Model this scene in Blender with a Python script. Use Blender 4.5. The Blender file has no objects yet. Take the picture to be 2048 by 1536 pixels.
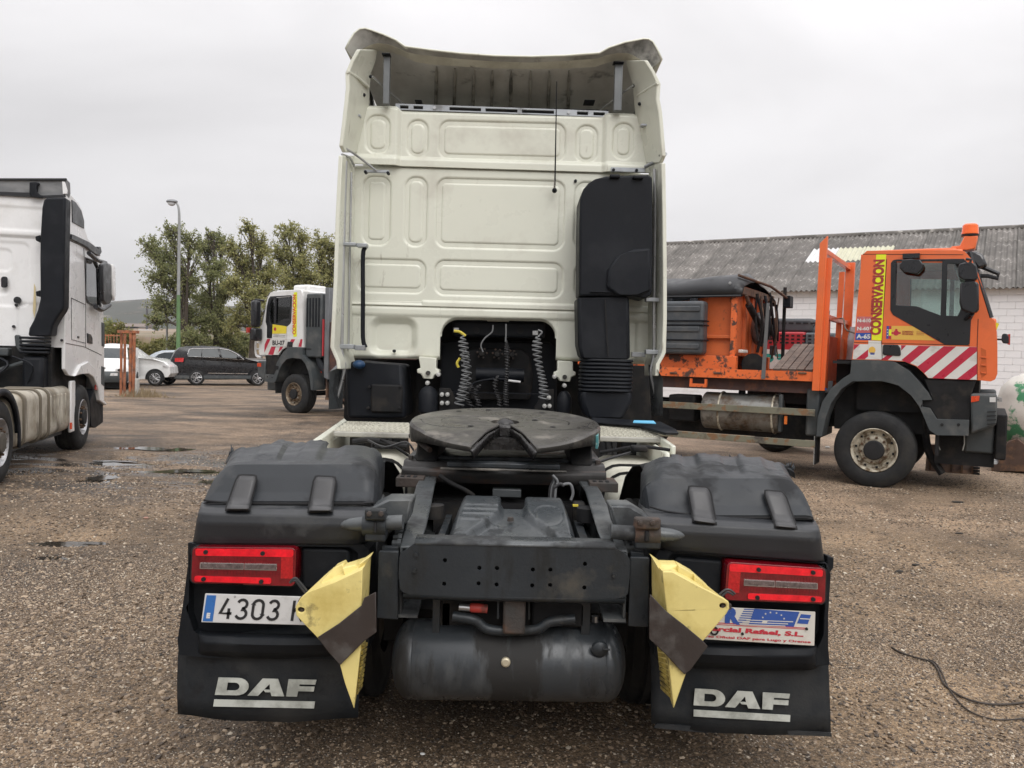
import bpy, bmesh, math, random
import numpy as np
from mathutils import Vector as V, Matrix, noise
from mathutils.geometry import tessellate_polygon

random.seed(7); rng = np.random.default_rng(7)
SC = bpy.context.scene; COL = SC.collection
R = math.radians

# ---------------------------------------------------------------- camera, sky, sun, exposure
F_PX, CAM_H, PITCH, ROLL = 1657.0, 1.72, 2.11, 1.5
cam_d = bpy.data.cameras.new('camera'); cam = bpy.data.objects.new('camera', cam_d); COL.objects.link(cam)
cam_d.sensor_width = 36; cam_d.lens = F_PX / 2048 * 36; cam_d.clip_start = .05; cam_d.clip_end = 6000
CM = Matrix.Rotation(R(90 - PITCH), 3, 'X') @ Matrix.Rotation(R(ROLL), 3, 'Z')
cam.matrix_world = Matrix.Translation((0, 0, CAM_H)) @ CM.to_4x4()
SC.camera = cam
SC.view_settings.view_transform = 'Standard'; SC.view_settings.look = 'None'
SC.view_settings.exposure = 0.0; SC.view_settings.gamma = 1; SC.view_settings.use_curve_mapping = False
SC.cycles.max_bounces = 6; SC.cycles.diffuse_bounces = 3; SC.cycles.glossy_bounces = 3
SC.cycles.transmission_bounces = 4; SC.cycles.transparent_max_bounces = 8

SUN_EL, SUN_AZ = 44, 160            # soft sun behind thick cloud, high and behind the camera
world = bpy.data.worlds.new('World'); SC.world = world; world.use_nodes = True
nt = world.node_tree; N = nt.nodes; L = nt.links; N.clear()
out = N.new('ShaderNodeOutputWorld'); bg = N.new('ShaderNodeBackground'); bg.inputs[1].default_value = .1
sky = N.new('ShaderNodeTexSky'); sky.sky_type = 'NISHITA'; sky.sun_disc = False
sky.sun_elevation = R(SUN_EL); sky.sun_rotation = R(SUN_AZ)
tc = N.new('ShaderNodeTexCoord'); sx = N.new('ShaderNodeSeparateXYZ'); L.new(tc.outputs['Generated'], sx.inputs[0])
# overcast: the cloud deck brightens from the horizon to the zenith, with soft darker swells
mr = N.new('ShaderNodeMapRange'); mr.inputs[1].default_value = -.02; mr.inputs[2].default_value = 1
mr.inputs[3].default_value = 0; mr.inputs[4].default_value = 1; L.new(sx.outputs[2], mr.inputs[0])
pw = N.new('ShaderNodeMath'); pw.operation = 'POWER'; pw.inputs[1].default_value = 2.0; L.new(mr.outputs[0], pw.inputs[0])
ma_ = N.new('ShaderNodeMath'); ma_.operation = 'MULTIPLY_ADD'; ma_.inputs[1].default_value = 16; ma_.inputs[2].default_value = 7.1; L.new(pw.outputs[0], ma_.inputs[0])
mp = N.new('ShaderNodeMapping'); mp.inputs['Scale'].default_value = (1, 1, 2.6); L.new(tc.outputs['Generated'], mp.inputs[0])
nz = N.new('ShaderNodeTexNoise'); nz.inputs['Scale'].default_value = 1.3; nz.inputs['Detail'].default_value = 5
nz.inputs['Roughness'].default_value = .5; nz.inputs['Distortion'].default_value = .35; L.new(mp.outputs[0], nz.inputs[0])
m2 = N.new('ShaderNodeMapRange'); m2.inputs[1].default_value = .3; m2.inputs[2].default_value = .7
m2.inputs[3].default_value = .8; m2.inputs[4].default_value = 1.2; L.new(nz.outputs[0], m2.inputs[0])
mu = N.new('ShaderNodeMath'); mu.operation = 'MULTIPLY'; L.new(ma_.outputs[0], mu.inputs[0]); L.new(m2.outputs[0], mu.inputs[1])
vm = N.new('ShaderNodeVectorMath'); vm.operation = 'SCALE'; vm.inputs[0].default_value = (1.0, .982, .995); L.new(mu.outputs[0], vm.inputs['Scale'])
mx = N.new('ShaderNodeMixRGB'); mx.inputs[0].default_value = .97; L.new(sky.outputs[0], mx.inputs[1]); L.new(vm.outputs[0], mx.inputs[2])
L.new(mx.outputs[0], bg.inputs[0]); L.new(bg.outputs[0], out.inputs[0])

sun_d = bpy.data.lights.new('sun', 'SUN'); sun_d.energy = 1.4; sun_d.angle = R(40); sun_d.color = (1, .975, .94)
sun = bpy.data.objects.new('sun', sun_d); COL.objects.link(sun)
_sd = V((math.sin(R(SUN_AZ)) * math.cos(R(SUN_EL)), math.cos(R(SUN_AZ)) * math.cos(R(SUN_EL)), math.sin(R(SUN_EL))))
sun.rotation_euler = _sd.to_track_quat('Z', 'Y').to_euler(); sun.location = (0, 0, 30)

# ---------------------------------------------------------------- measuring: where a sight line meets a plane
def ray(px, py): return CM @ V(((px - 1024) / F_PX, (768 - py) / F_PX, -1))
def P(px, py, Y):
    d = ray(px, py); return V((0, 0, CAM_H)) + d * (Y / d.y)
def G(px, py, z=0):
    d = ray(px, py); return V((0, 0, CAM_H)) + d * ((z - CAM_H) / d.z)
class Frame:
    """A vehicle's own axes: x forward, y to its left, z up; hit() reads a sight line on a plane y = const."""
    def __init__(s, loc, deg):
        s.loc = V(loc); s.rot = R(deg); s.x = V((math.cos(s.rot), math.sin(s.rot), 0)); s.y = V((-math.sin(s.rot), math.cos(s.rot), 0))
    def hit(s, px, py, yl):
        d = ray(px, py); k = ((s.loc + s.y * yl - V((0, 0, CAM_H))).dot(s.y)) / d.dot(s.y)
        q = V((0, 0, CAM_H)) + d * k - s.loc; return (q.dot(s.x), q.z)
    def hits(s, pts, yl): return [s.hit(a, b, yl) for a, b in pts]
    def hitx(s, px, py, xl):
        d = ray(px, py); k = ((s.loc + s.x * xl - V((0, 0, CAM_H))).dot(s.x)) / d.dot(s.x)
        q = V((0, 0, CAM_H)) + d * k - s.loc; return (q.dot(s.y), q.z)

# ---------------------------------------------------------------- materials
MATS = {}
def mat(name, col, rough=.5, metal=0, spec=.5, var=.1, vs=3., bump=.0, bs=60., dirt=None, dirt2=None, wet=None, coat=0, rvar=.12, alpha=1, emit=None, trans=0, vstretch=None):
    """colour with mottling; dirt = (colour, amount 0..1, noise scale, edge softness[, stretch xyz])"""
    m = bpy.data.materials.new(name); m.use_nodes = True; t = m.node_tree; n = t.nodes; l = t.links
    b = n['Principled BSDF']; co = n.new('ShaderNodeTexCoord').outputs['Object']
    def nz(scale, det=5, rgh=.6, st=None, off=0):
        x = n.new('ShaderNodeTexNoise'); x.inputs['Scale'].default_value = scale; x.inputs['Detail'].default_value = det; x.inputs['Roughness'].default_value = rgh
        g = n.new('ShaderNodeMapping'); g.inputs['Scale'].default_value = st or (1, 1, 1); g.inputs['Location'].default_value = (off, off * .7, off * 1.3)
        l.new(co, g.inputs[0]); l.new(g.outputs[0], x.inputs[0]); return x.outputs[0]
    def rg(s, a, bb, c, d):
        x = n.new('ShaderNodeMapRange'); x.inputs[1].default_value = a; x.inputs[2].default_value = bb; x.inputs[3].default_value = c; x.inputs[4].default_value = d
        l.new(s, x.inputs[0]); return x.outputs[0]
    def mixc(f, c1, c2):
        x = n.new('ShaderNodeMixRGB'); l.new(f, x.inputs[0])
        for i, c in ((1, c1), (2, c2)):
            if isinstance(c, tuple): x.inputs[i].default_value = (*c, 1)
            else: l.new(c, x.inputs[i])
        return x.outputs[0]
    v1 = nz(vs, st=vstretch)
    c = mixc(rg(v1, .3, .7, 0, 1), tuple(k * (1 - var) for k in col), tuple(min(1, k * (1 + var)) for k in col))
    rr = rg(nz(vs * 2.3, off=3), .3, .7, max(.02, rough - rvar), min(1, rough + rvar))
    for i, dd in enumerate((dirt, dirt2)):
        if not dd: continue
        dc, am, ds, sf = dd[:4]; st = dd[4] if len(dd) > 4 else None
        th = .72 - am * .44
        msk = rg(nz(ds, 7, .62, st, off=5 + 4 * i), th - sf, th + sf, 0, 1)
        c = mixc(msk, c, dc)
        x = n.new('ShaderNodeMix'); l.new(msk, x.inputs[0]); l.new(rr, x.inputs[2]); x.inputs[3].default_value = .75; rr = x.outputs[0]
    l.new(c, b.inputs['Base Color']); l.new(rr, b.inputs['Roughness'])
    b.inputs['Metallic'].default_value = metal; b.inputs['Specular IOR Level'].default_value = spec
    b.inputs['Coat Weight'].default_value = coat; b.inputs['Coat Roughness'].default_value = .08
    if trans: b.inputs['Transmission Weight'].default_value = trans
    if emit: b.inputs['Emission Color'].default_value = (*emit[0], 1); b.inputs['Emission Strength'].default_value = emit[1]
    if bump:
        bp = n.new('ShaderNodeBump'); bp.inputs['Strength'].default_value = bump; bp.inputs['Distance'].default_value = .01
        l.new(nz(bs, 4, .6, off=9), bp.inputs['Height']); l.new(bp.outputs[0], b.inputs['Normal'])
    MATS[name] = m; return m

# ---------------------------------------------------------------- meshes
class MB:
    def __init__(s): s.v = []; s.f = []; s.m = []; s.cur = 0
    def _add(s, vs, fs):
        k = len(s.v); s.v += [tuple(p) for p in vs]; s.f += [tuple(i + k for i in f) for f in fs]; s.m += [s.cur] * len(fs); return s
    def use(s, i): s.cur = i; return s
    def box(s, c, d, rot=None):
        vs = [V((x * d[0] / 2, y * d[1] / 2, z * d[2] / 2)) for x in (-1, 1) for y in (-1, 1) for z in (-1, 1)]
        if rot is not None: vs = [rot @ p for p in vs]
        c = V(c); return s._add([p + c for p in vs], [(0, 1, 3, 2), (4, 6, 7, 5), (0, 4, 5, 1), (2, 3, 7, 6), (0, 2, 6, 4), (1, 5, 7, 3)])
    def bb(s, a, b):      # box by two corners
        a = V(a); b = V(b); return s.box((a + b) / 2, [abs(b[i] - a[i]) for i in range(3)])
    def prism(s, pts, off, holes=()):
        """flat outline (3D points) pushed along off; holes are outlines in the same plane"""
        pts = [V(p) for p in pts]; off = V(off); loops = [pts] + [[V(p) for p in h] for h in holes]
        tri = tessellate_polygon(loops) if (holes or len(pts) > 4) else [tuple(range(len(pts)))]
        allp = [p for lp in loops for p in lp]; n = len(allp)
        nrm = (allp[tri[0][1]] - allp[tri[0][0]]).cross(allp[tri[0][2]] - allp[tri[0][0]])
        flip = nrm.dot(off) > 0
        fs = [tuple(t)[::-1] if flip else tuple(t) for t in tri]; fs += [tuple(i + n for i in f)[::-1] for f in fs]
        k = 0
        for li, lp in enumerate(loops):
            m = len(lp)
            for i in range(m):
                a, b = k + i, k + (i + 1) % m; fs.append((a, b, b + n, a + n))
            k += m
        s._add(allp + [p + off for p in allp], fs); s.fixn = True; return s
    def tube(s, pts, r, n=8, cap=True, closed=False):
        pts = [V(p) for p in pts]; m = len(pts); rs = r if isinstance(r, (list, tuple)) else [r] * m
        T = []
        for i in range(m):
            a = pts[(i - 1) % m] if (closed or i > 0) else pts[i]; b = pts[(i + 1) % m] if (closed or i < m - 1) else pts[i]
            T.append((b - a).normalized())
        u = T[0].orthogonal().normalized(); vs = []
        for i in range(m):
            u = (u - T[i] * u.dot(T[i])).normalized(); w = T[i].cross(u)
            vs += [pts[i] + (u * math.cos(2 * math.pi * k / n) + w * math.sin(2 * math.pi * k / n)) * rs[i] for k in range(n)]
        fs = []
        for i in range(m if closed else m - 1):
            j = (i + 1) % m
            for k in range(n): fs.append((i * n + k, i * n + (k + 1) % n, j * n + (k + 1) % n, j * n + k))
        if cap and not closed: fs += [tuple(range(n))[::-1], tuple((m - 1) * n + k for k in range(n))]
        return s._add(vs, fs)
    def lathe(s, prof, o, ax, n=32):
        """prof = [(radius, distance along axis)]"""
        ax = V(ax).normalized(); u = ax.orthogonal().normalized(); w = ax.cross(u); o = V(o); vs = []
        for r_, h in prof: vs += [o + ax * h + (u * math.cos(2 * math.pi * k / n) + w * math.sin(2 * math.pi * k / n)) * r_ for k in range(n)]
        fs = []
        for i in range(len(prof) - 1):
            for k in range(n): fs.append((i * n + k, i * n + (k + 1) % n, (i + 1) * n + (k + 1) % n, (i + 1) * n + k))
        return s._add(vs, fs)
    def cyl(s, a, b, r, n=16):
        return s.tube([a, b], r, n)
    def grid(s, rows, closed_u=False):
        nu = len(rows[0]); vs = [p for r_ in rows for p in r_]; fs = []
        for i in range(len(rows) - 1):
            for k in range(nu if closed_u else nu - 1):
                a, b = i * nu + k, i * nu + (k + 1) % nu; fs.append((a, b, b + nu, a + nu))
        return s._add(vs, fs)
    def loft(s, secs, cap=True):
        n = len(secs[0]); s.grid(secs, True); k = len(s.v) - n * len(secs)
        if cap:
            s.f += [tuple(k + i for i in range(n))[::-1], tuple(k + (len(secs) - 1) * n + i for i in range(n))]; s.m += [s.cur] * 2
        return s
    def ell(s, c, r, n=14, m=8):
        c = V(c); rows = []
        for i in range(m + 1):
            t = math.pi * i / m
            rows.append([c + V((r[0] * math.sin(t) * math.cos(2 * math.pi * k / n), r[1] * math.sin(t) * math.sin(2 * math.pi * k / n), r[2] * math.cos(t))) for k in range(n)])
        return s.grid(rows, True)
    def build(s, name, mats, parent=None, bevel=0, seg=2, solid=0, smooth=35, sub=0, world=True, label=None, kind=None, fix=True):
        me = bpy.data.meshes.new(name); me.from_pydata(s.v, [], s.f)
        mats = mats if isinstance(mats, (list, tuple)) else [mats]
        for m in mats: me.materials.append(m)
        if len(mats) > 1: me.polygons.foreach_set('material_index', s.m)
        me.validate(); me.update()
        if fix and len(me.polygons) < 60000:
            bm = bmesh.new(); bm.from_mesh(me)
            if bevel or sub: bmesh.ops.remove_doubles(bm, verts=bm.verts, dist=1e-5)
            bmesh.ops.recalc_face_normals(bm, faces=bm.faces); bm.to_mesh(me); bm.free()
        o = bpy.data.objects.new(name, me); COL.objects.link(o)
        if smooth:
            me.polygons.foreach_set('use_smooth', [True] * len(me.polygons)); me.set_sharp_from_angle(angle=R(smooth))
        if solid:
            md = o.modifiers.new('solid', 'SOLIDIFY'); md.thickness = solid; md.offset = 0
        if sub:
            md = o.modifiers.new('sub', 'SUBSURF'); md.levels = md.render_levels = sub
        if bevel:
            md = o.modifiers.new('bevel', 'BEVEL'); md.width = bevel; md.segments = seg; md.limit_method = 'ANGLE'; md.angle_limit = R(40); md.harden_normals = False
        attach(o, parent, world)
        if label: o['label'] = label
        if kind: o['kind'] = kind
        return o

WORLD_PARTS = set()
def attach(o, parent, world=True):
    """world=True: the mesh is written in world coordinates; False: in the axes of its thing"""
    if parent is None: return
    o.parent = parent
    if world and parent.type == 'EMPTY': o.matrix_parent_inverse = (Matrix.Translation(parent.location) @ parent.rotation_euler.to_matrix().to_4x4()).inverted()
def thing(name, label, cat, loc=(0, 0, 0), rot=0, group=None):
    o = bpy.data.objects.new(name, None); COL.objects.link(o); o.location = loc; o.rotation_euler = (0, 0, R(rot)); o.empty_display_size = .2
    o['label'] = label; o['category'] = cat
    if group: o['group'] = group
    return o
def tag(o, label, cat, group=None):
    o['label'] = label; o['category'] = cat
    if group: o['group'] = group
    return o
def struct(o): o['kind'] = 'structure'; return o
def copy_tree(o, parent=None):
    c = o.copy(); COL.objects.link(c)
    if parent: c.parent = parent; c.matrix_parent_inverse = o.matrix_parent_inverse.copy()
    for ch in [x for x in bpy.data.objects if x.parent == o]: copy_tree(ch, c)
    return c

def text_mesh(txt, size=1., bold=0., sx=1., spacing=1.):
    """outline of a word in the built-in font, as (verts 2D, faces), anchored at the lower left, height of a capital about = size"""
    cu = bpy.data.curves.new('t', 'FONT'); cu.body = txt; cu.size = size / .7; cu.offset = bold; cu.resolution_u = 3; cu.space_character = spacing
    o = bpy.data.objects.new('t', cu); COL.objects.link(o); dg = bpy.context.evaluated_depsgraph_get()
    me = bpy.data.meshes.new_from_object(o.evaluated_get(dg)); bpy.data.objects.remove(o); bpy.data.curves.remove(cu)
    vs = [(v.co.x * sx, v.co.y) for v in me.vertices]; fs = [tuple(p.vertices) for p in me.polygons]; bpy.data.meshes.remove(me)
    x0 = min(v[0] for v in vs); x1 = max(v[0] for v in vs)
    return [(v[0] - x0, v[1]) for v in vs], fs, x1 - x0
def put_text(mb, txt, o, ux, uy, h, width=None, bold=0., spacing=1.):
    """o = lower left corner, ux / uy = unit directions of reading and of up, h = height of a capital, width = total width"""
    o, ux, uy = V(o), V(ux).normalized(), V(uy).normalized()
    vs, fs, w = text_mesh(txt, h, bold, 1, spacing); k = (width / w) if width else 1
    return mb._add([o + ux * (a * k) + uy * b for a, b in vs], fs)

def rrect(x0, y0, x1, y1, r, n=4):
    """rounded rectangle outline, 2D"""
    if x0 > x1: x0, x1 = x1, x0
    if y0 > y1: y0, y1 = y1, y0
    pts = []
    for cx, cy, a in ((x1 - r, y1 - r, 0), (x0 + r, y1 - r, 90), (x0 + r, y0 + r, 180), (x1 - r, y0 + r, 270)):
        for i in range(n + 1):
            t = R(a + 90 * i / n); pts.append((cx + r * math.cos(t), cy + r * math.sin(t)))
    return pts
def PP(pts, Y): return [P(a, b, Y) for a, b in pts]
def smooth_pts(pts, n=4):
    """Catmull-Rom through 3D points"""
    pts = [V(p) for p in pts]; q = [pts[0] * 2 - pts[1]] + pts + [pts[-1] * 2 - pts[-2]]; o_ = []
    for i in range(1, len(q) - 2):
        for k in range(n):
            t = k / n; a, b, c, d = q[i - 1:i + 3]
            o_.append(.5 * ((2 * b) + (c - a) * t + (2 * a - 5 * b + 4 * c - d) * t * t + (3 * b - a - 3 * c + d) * t ** 3))
    return o_ + [pts[-1]]
# ================================================================ ground, fields, hills
def sst(a, b, x):
    t = min(1, max(0, (x - a) / (b - a))); return t * t * (3 - 2 * t)
def gz(x, y):
    z = -.16 * sst(20, 33, y) + 1.1 * sst(40, 75, y)
    k = 1 - sst(14, 30, math.hypot(x, y))
    if k > 0:
        z += k * (.014 * noise.noise((x * .9, y * .9, 3)) + .007 * noise.noise((x * 3.1, y * 3.1, 9)))
        for cx, cy, r_, d in PUDS: z -= d * math.exp(-(((x - cx) / r_[0]) ** 2 + ((y - cy) / r_[1]) ** 2))
    return z
PUDS = []
_pr = random.Random(12); WET = [(_pr.uniform(190, 440), _pr.uniform(893, 965), _pr.uniform(.18, .6), _pr.uniform(.07, .2)) for _ in range(13)]
for px, py, rx, ry in ((118, 1083, .30, .10), (95, 1113, .16, .05), (175, 1078, .34, .07), *WET):
    g = G(px, py); PUDS.append((g.x, g.y, (rx * 1.5, ry * 2.2), .03))

def ground_mat(name, pebble=True):
    m = bpy.data.materials.new(name); m.use_nodes = True; t = m.node_tree; n = t.nodes; l = t.links; b = n['Principled BSDF']
    geo = n.new('ShaderNodeNewGeometry').outputs['Position']
    def nz(s, det=6, rgh=.6, st=(1, 1, 1), off=0, dist=0):
        g = n.new('ShaderNodeMapping'); g.inputs['Scale'].default_value = st; g.inputs['Location'].default_value = (off, off * .6, 0); l.new(geo, g.inputs[0])
        x = n.new('ShaderNodeTexNoise'); x.inputs['Scale'].default_value = s; x.inputs['Detail'].default_value = det; x.inputs['Roughness'].default_value = rgh; x.inputs['Distortion'].default_value = dist
        l.new(g.outputs[0], x.inputs[0]); return x.outputs[0]
    def rg(s, a, c, d=0., e=1.):
        x = n.new('ShaderNodeMapRange'); x.inputs[1].default_value = a; x.inputs[2].default_value = c; x.inputs[3].default_value = d; x.inputs[4].default_value = e; l.new(s, x.inputs[0]); return x.outputs[0]
    def mx(f, a, c, mode='MIX'):
        x = n.new('ShaderNodeMixRGB'); x.blend_type = mode
        if isinstance(f, float): x.inputs[0].default_value = f
        else: l.new(f, x.inputs[0])
        for i, k in ((1, a), (2, c)):
            if isinstance(k, tuple): x.inputs[i].default_value = (*k, 1)
            else: l.new(k, x.inputs[i])
        return x.outputs[0]
    def ma(op, a, c):
        x = n.new('ShaderNodeMath'); x.operation = op; x.use_clamp = True
        for i, k in ((0, a), (1, c)):
            if isinstance(k, (int, float)): x.inputs[i].default_value = k
            else: l.new(k, x.inputs[i])
        return x.outputs[0]
    sep = n.new('ShaderNodeSeparateXYZ'); l.new(geo, sep.inputs[0])
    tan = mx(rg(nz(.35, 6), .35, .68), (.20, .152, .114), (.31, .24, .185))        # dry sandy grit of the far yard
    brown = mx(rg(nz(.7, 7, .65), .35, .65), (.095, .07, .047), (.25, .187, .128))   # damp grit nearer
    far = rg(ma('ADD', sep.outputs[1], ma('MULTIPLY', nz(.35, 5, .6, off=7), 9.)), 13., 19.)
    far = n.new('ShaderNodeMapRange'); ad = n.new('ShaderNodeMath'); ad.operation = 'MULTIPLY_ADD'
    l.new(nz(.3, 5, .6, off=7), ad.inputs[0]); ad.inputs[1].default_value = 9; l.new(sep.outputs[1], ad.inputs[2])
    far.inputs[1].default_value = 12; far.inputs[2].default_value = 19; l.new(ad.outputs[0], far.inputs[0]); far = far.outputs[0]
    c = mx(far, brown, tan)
    tone = rg(nz(.9, 6, .62, (.8, 1.3, 1), off=31), .34, .66, .66, 1.28); tv = n.new('ShaderNodeCombineColor'); [l.new(tone, tv.inputs[i_]) for i_ in range(3)]
    c = mx(1.0, c, tv.outputs[0], 'MULTIPLY')
    # dark wet mud swept by wheels
    mud = rg(nz(.5, 8, .7, (.75, 1.2, 1), off=3, dist=.6), .46, .60)
    xl = n.new('ShaderNodeMapRange'); xl.inputs[1].default_value = 2.; xl.inputs[2].default_value = -3.; l.new(sep.outputs[0], xl.inputs[0])
    mud = ma('MULTIPLY', mud, ma('ADD', ma('MULTIPLY', xl.outputs[0], .75), .22))
    c = mx(ma('MULTIPLY', xl.outputs[0], .38), c, (.075, .056, .042))
    c = mx(mud, c, (.045, .034, .026))
    c = mx(rg(nz(1.7, 7, .7, off=21), .56, .68, 0., .55), c, (.07, .053, .042))
    if pebble:
        v = n.new('ShaderNodeTexVoronoi'); v.inputs['Scale'].default_value = 60; l.new(geo, v.inputs[0]); v.inputs['Randomness'].default_value = 1
        v2 = n.new('ShaderNodeTexVoronoi'); v2.inputs['Scale'].default_value = 135; l.new(geo, v2.inputs[0])
        sp = n.new('ShaderNodeSeparateColor'); l.new(v.outputs['Color'], sp.inputs[0])
        sp2 = n.new('ShaderNodeSeparateColor'); l.new(v2.outputs['Color'], sp2.inputs[0])
        pc = mx(rg(sp.outputs[0], 0., 1.), (.55, .53, .5), (1.75, 1.65, 1.5)); pc2 = mx(rg(sp2.outputs[0], 0., 1.), (.6, .58, .56), (1.6, 1.55, 1.45))
        c = mx(.75, c, pc, 'MULTIPLY'); c = mx(.75, c, pc2, 'MULTIPLY')
        lite = rg(sp2.outputs[1], .93, .97); c = mx(ma('MULTIPLY', lite, .6), c, (.5, .45, .38))
        dsum = ma('ADD', ma('MULTIPLY', v.outputs['Distance'], 1.), ma('MULTIPLY', v2.outputs['Distance'], .6))
        bp = n.new('ShaderNodeBump'); bp.invert = True; bp.inputs['Strength'].default_value = .8; bp.inputs['Distance'].default_value = .012; l.new(dsum, bp.inputs['Height'])
        bp2 = n.new('ShaderNodeBump'); bp2.inputs['Strength'].default_value = .6; bp2.inputs['Distance'].default_value = .03; l.new(nz(9, 8, .7), bp2.inputs['Height']); l.new(bp.outputs[0], bp2.inputs['Normal'])
        l.new(bp2.outputs[0], b.inputs['Normal'])
    # a slick of standing wet between the trucks
    gx = G(290, 940); d = n.new('ShaderNodeVectorMath'); d.operation = 'SUBTRACT'; l.new(geo, d.inputs[0]); d.inputs[1].default_value = (gx.x, gx.y, 0)
    sc_ = n.new('ShaderNodeVectorMath'); sc_.operation = 'MULTIPLY'; l.new(d.outputs[0], sc_.inputs[0]); sc_.inputs[1].default_value = (.20, .40, 0)
    ln = n.new('ShaderNodeVectorMath'); ln.operation = 'LENGTH'; l.new(sc_.outputs[0], ln.inputs[0])
    near_ = rg(ln.outputs['Value'], 1.15, .45)
    slick = ma('MULTIPLY', near_, rg(nz(1.1, 8, .66, (.5, 1.5, 1), off=11, dist=.5), .46, .54))
    c = mx(slick, c, (.05, .043, .038))
    l.new(c, b.inputs['Base Color'])
    ro = n.new('ShaderNodeMix'); l.new(ma('MAXIMUM', slick, ma('MULTIPLY', mud, .25)), ro.inputs[0]); ro.inputs[2].default_value = .8; ro.inputs[3].default_value = .1; l.new(ro.outputs[0], b.inputs['Roughness'])
    b.inputs['Specular IOR Level'].default_value = .35
    if pebble:
        for q_, v_ in ((bp, .8), (bp2, .6)):
            mm = n.new('ShaderNodeMapRange'); mm.inputs[3].default_value = v_; mm.inputs[4].default_value = v_ * .12; l.new(slick, mm.inputs[0]); l.new(mm.outputs[0], q_.inputs['Strength'])
    return m
gm = ground_mat('gravel_ground')
def axis(a, b, n0, far, nf, p=2.2):
    core = list(np.linspace(a, b, n0)); lo = [a - (a - far[0]) * (k / nf) ** p for k in range(nf, 0, -1)] if far[0] < a else []
    hi = [b + (far[1] - b) * (k / nf) ** p for k in range(1, nf + 1)]
    return lo + core + hi
xs = axis(-11, 9, 170, (-70, 70), 24); ys = axis(1.0, 17, 170, (-25, 88), 26)
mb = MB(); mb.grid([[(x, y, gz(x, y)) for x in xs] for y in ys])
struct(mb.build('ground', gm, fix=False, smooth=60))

# fields and hills, all the way round
fm = mat('field_soil', (.15, .095, .066), .95, var=.35, vs=.012, dirt=((.10, .095, .045), .5, .03, .05), dirt2=((.24, .18, .12), .35, .008, .04, (1, .25, 1)))
hm = mat('hill_scrub', (.045, .045, .032), .95, var=.35, vs=.02, dirt=((.028, .032, .022), .6, .02, .04), dirt2=((.13, .11, .085), .25, .03, .03), bump=1, bs=.08)
def polar(r0, r1, nr, na, hf):
    mb = MB(); rows = []
    for i in range(nr + 1):
        r_ = r0 * (r1 / r0) ** (i / nr)
        rows.append([(r_ * math.sin(2 * math.pi * k / na), r_ * math.cos(2 * math.pi * k / na), hf(r_, 2 * math.pi * k / na)) for k in range(na)])
    mb.grid(rows, True); return mb
def hf_field(r_, a): return (1.02 if r_ > 75 else .3 - 1.2 * sst(75, 60, r_)) + (r_ > 70) * 9.2 * sst(75, 420, r_) * (.8 + .3 * noise.noise((math.sin(a) * 2, math.cos(a) * 2, 0))) + .5 * noise.noise((r_ * .02, a * 8, 1)) * sst(75, 150, r_)
struct(polar(62, 640, 26, 180, hf_field).build('field', fm, fix=False))
def hf_hill(r_, a):
    x, y = math.sin(a), math.cos(a)
    ridge = 55 + 12 * noise.noise((x * 3, y * 3, 5)) + 7 * noise.noise((x * 9, y * 9, 6))
    return 2 + ridge * sst(520, 1150, r_) + 3 * noise.noise((x * r_ * .012, y * r_ * .012, 2)) * sst(520, 700, r_)
struct(polar(500, 1700, 26, 300, hf_hill).build('hills', hm, fix=False))

# standing water
wm = mat('puddle_water', (.035, .03, .024), .04, var=.1, spec=.6, rvar=.02, bump=.02, bs=30)
def puddle(px, py, rx, ry, seed):
    g = G(px, py); mb = MB(); n = 40; pts = []; rnd = random.Random(seed); ph = rnd.random() * 9
    for k in range(n):
        t = 2 * math.pi * k / n; q = 1 + .75 * noise.noise((math.cos(t) * 1.6 + ph, math.sin(t) * 1.6, seed)) + .3 * noise.noise((math.cos(t) * 6, math.sin(t) * 6, seed + 5))
        pts.append((g.x + rx * q * math.cos(t), g.y + ry * q * math.sin(t)))
    z = gz(g.x, g.y) + .014
    mb._add([(x, y, z) for x, y in pts], [tuple(range(n))]); return struct(mb.build('puddle', wm))
for i, (px, py, rx, ry) in enumerate(((118, 1083, .30, .085), (95, 1113, .17, .045), (175, 1078, .3, .05), *[(a, b, c * .95, d * 1.25) for a, b, c, d in WET])): puddle(px, py, rx, ry, i + 1)

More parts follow.
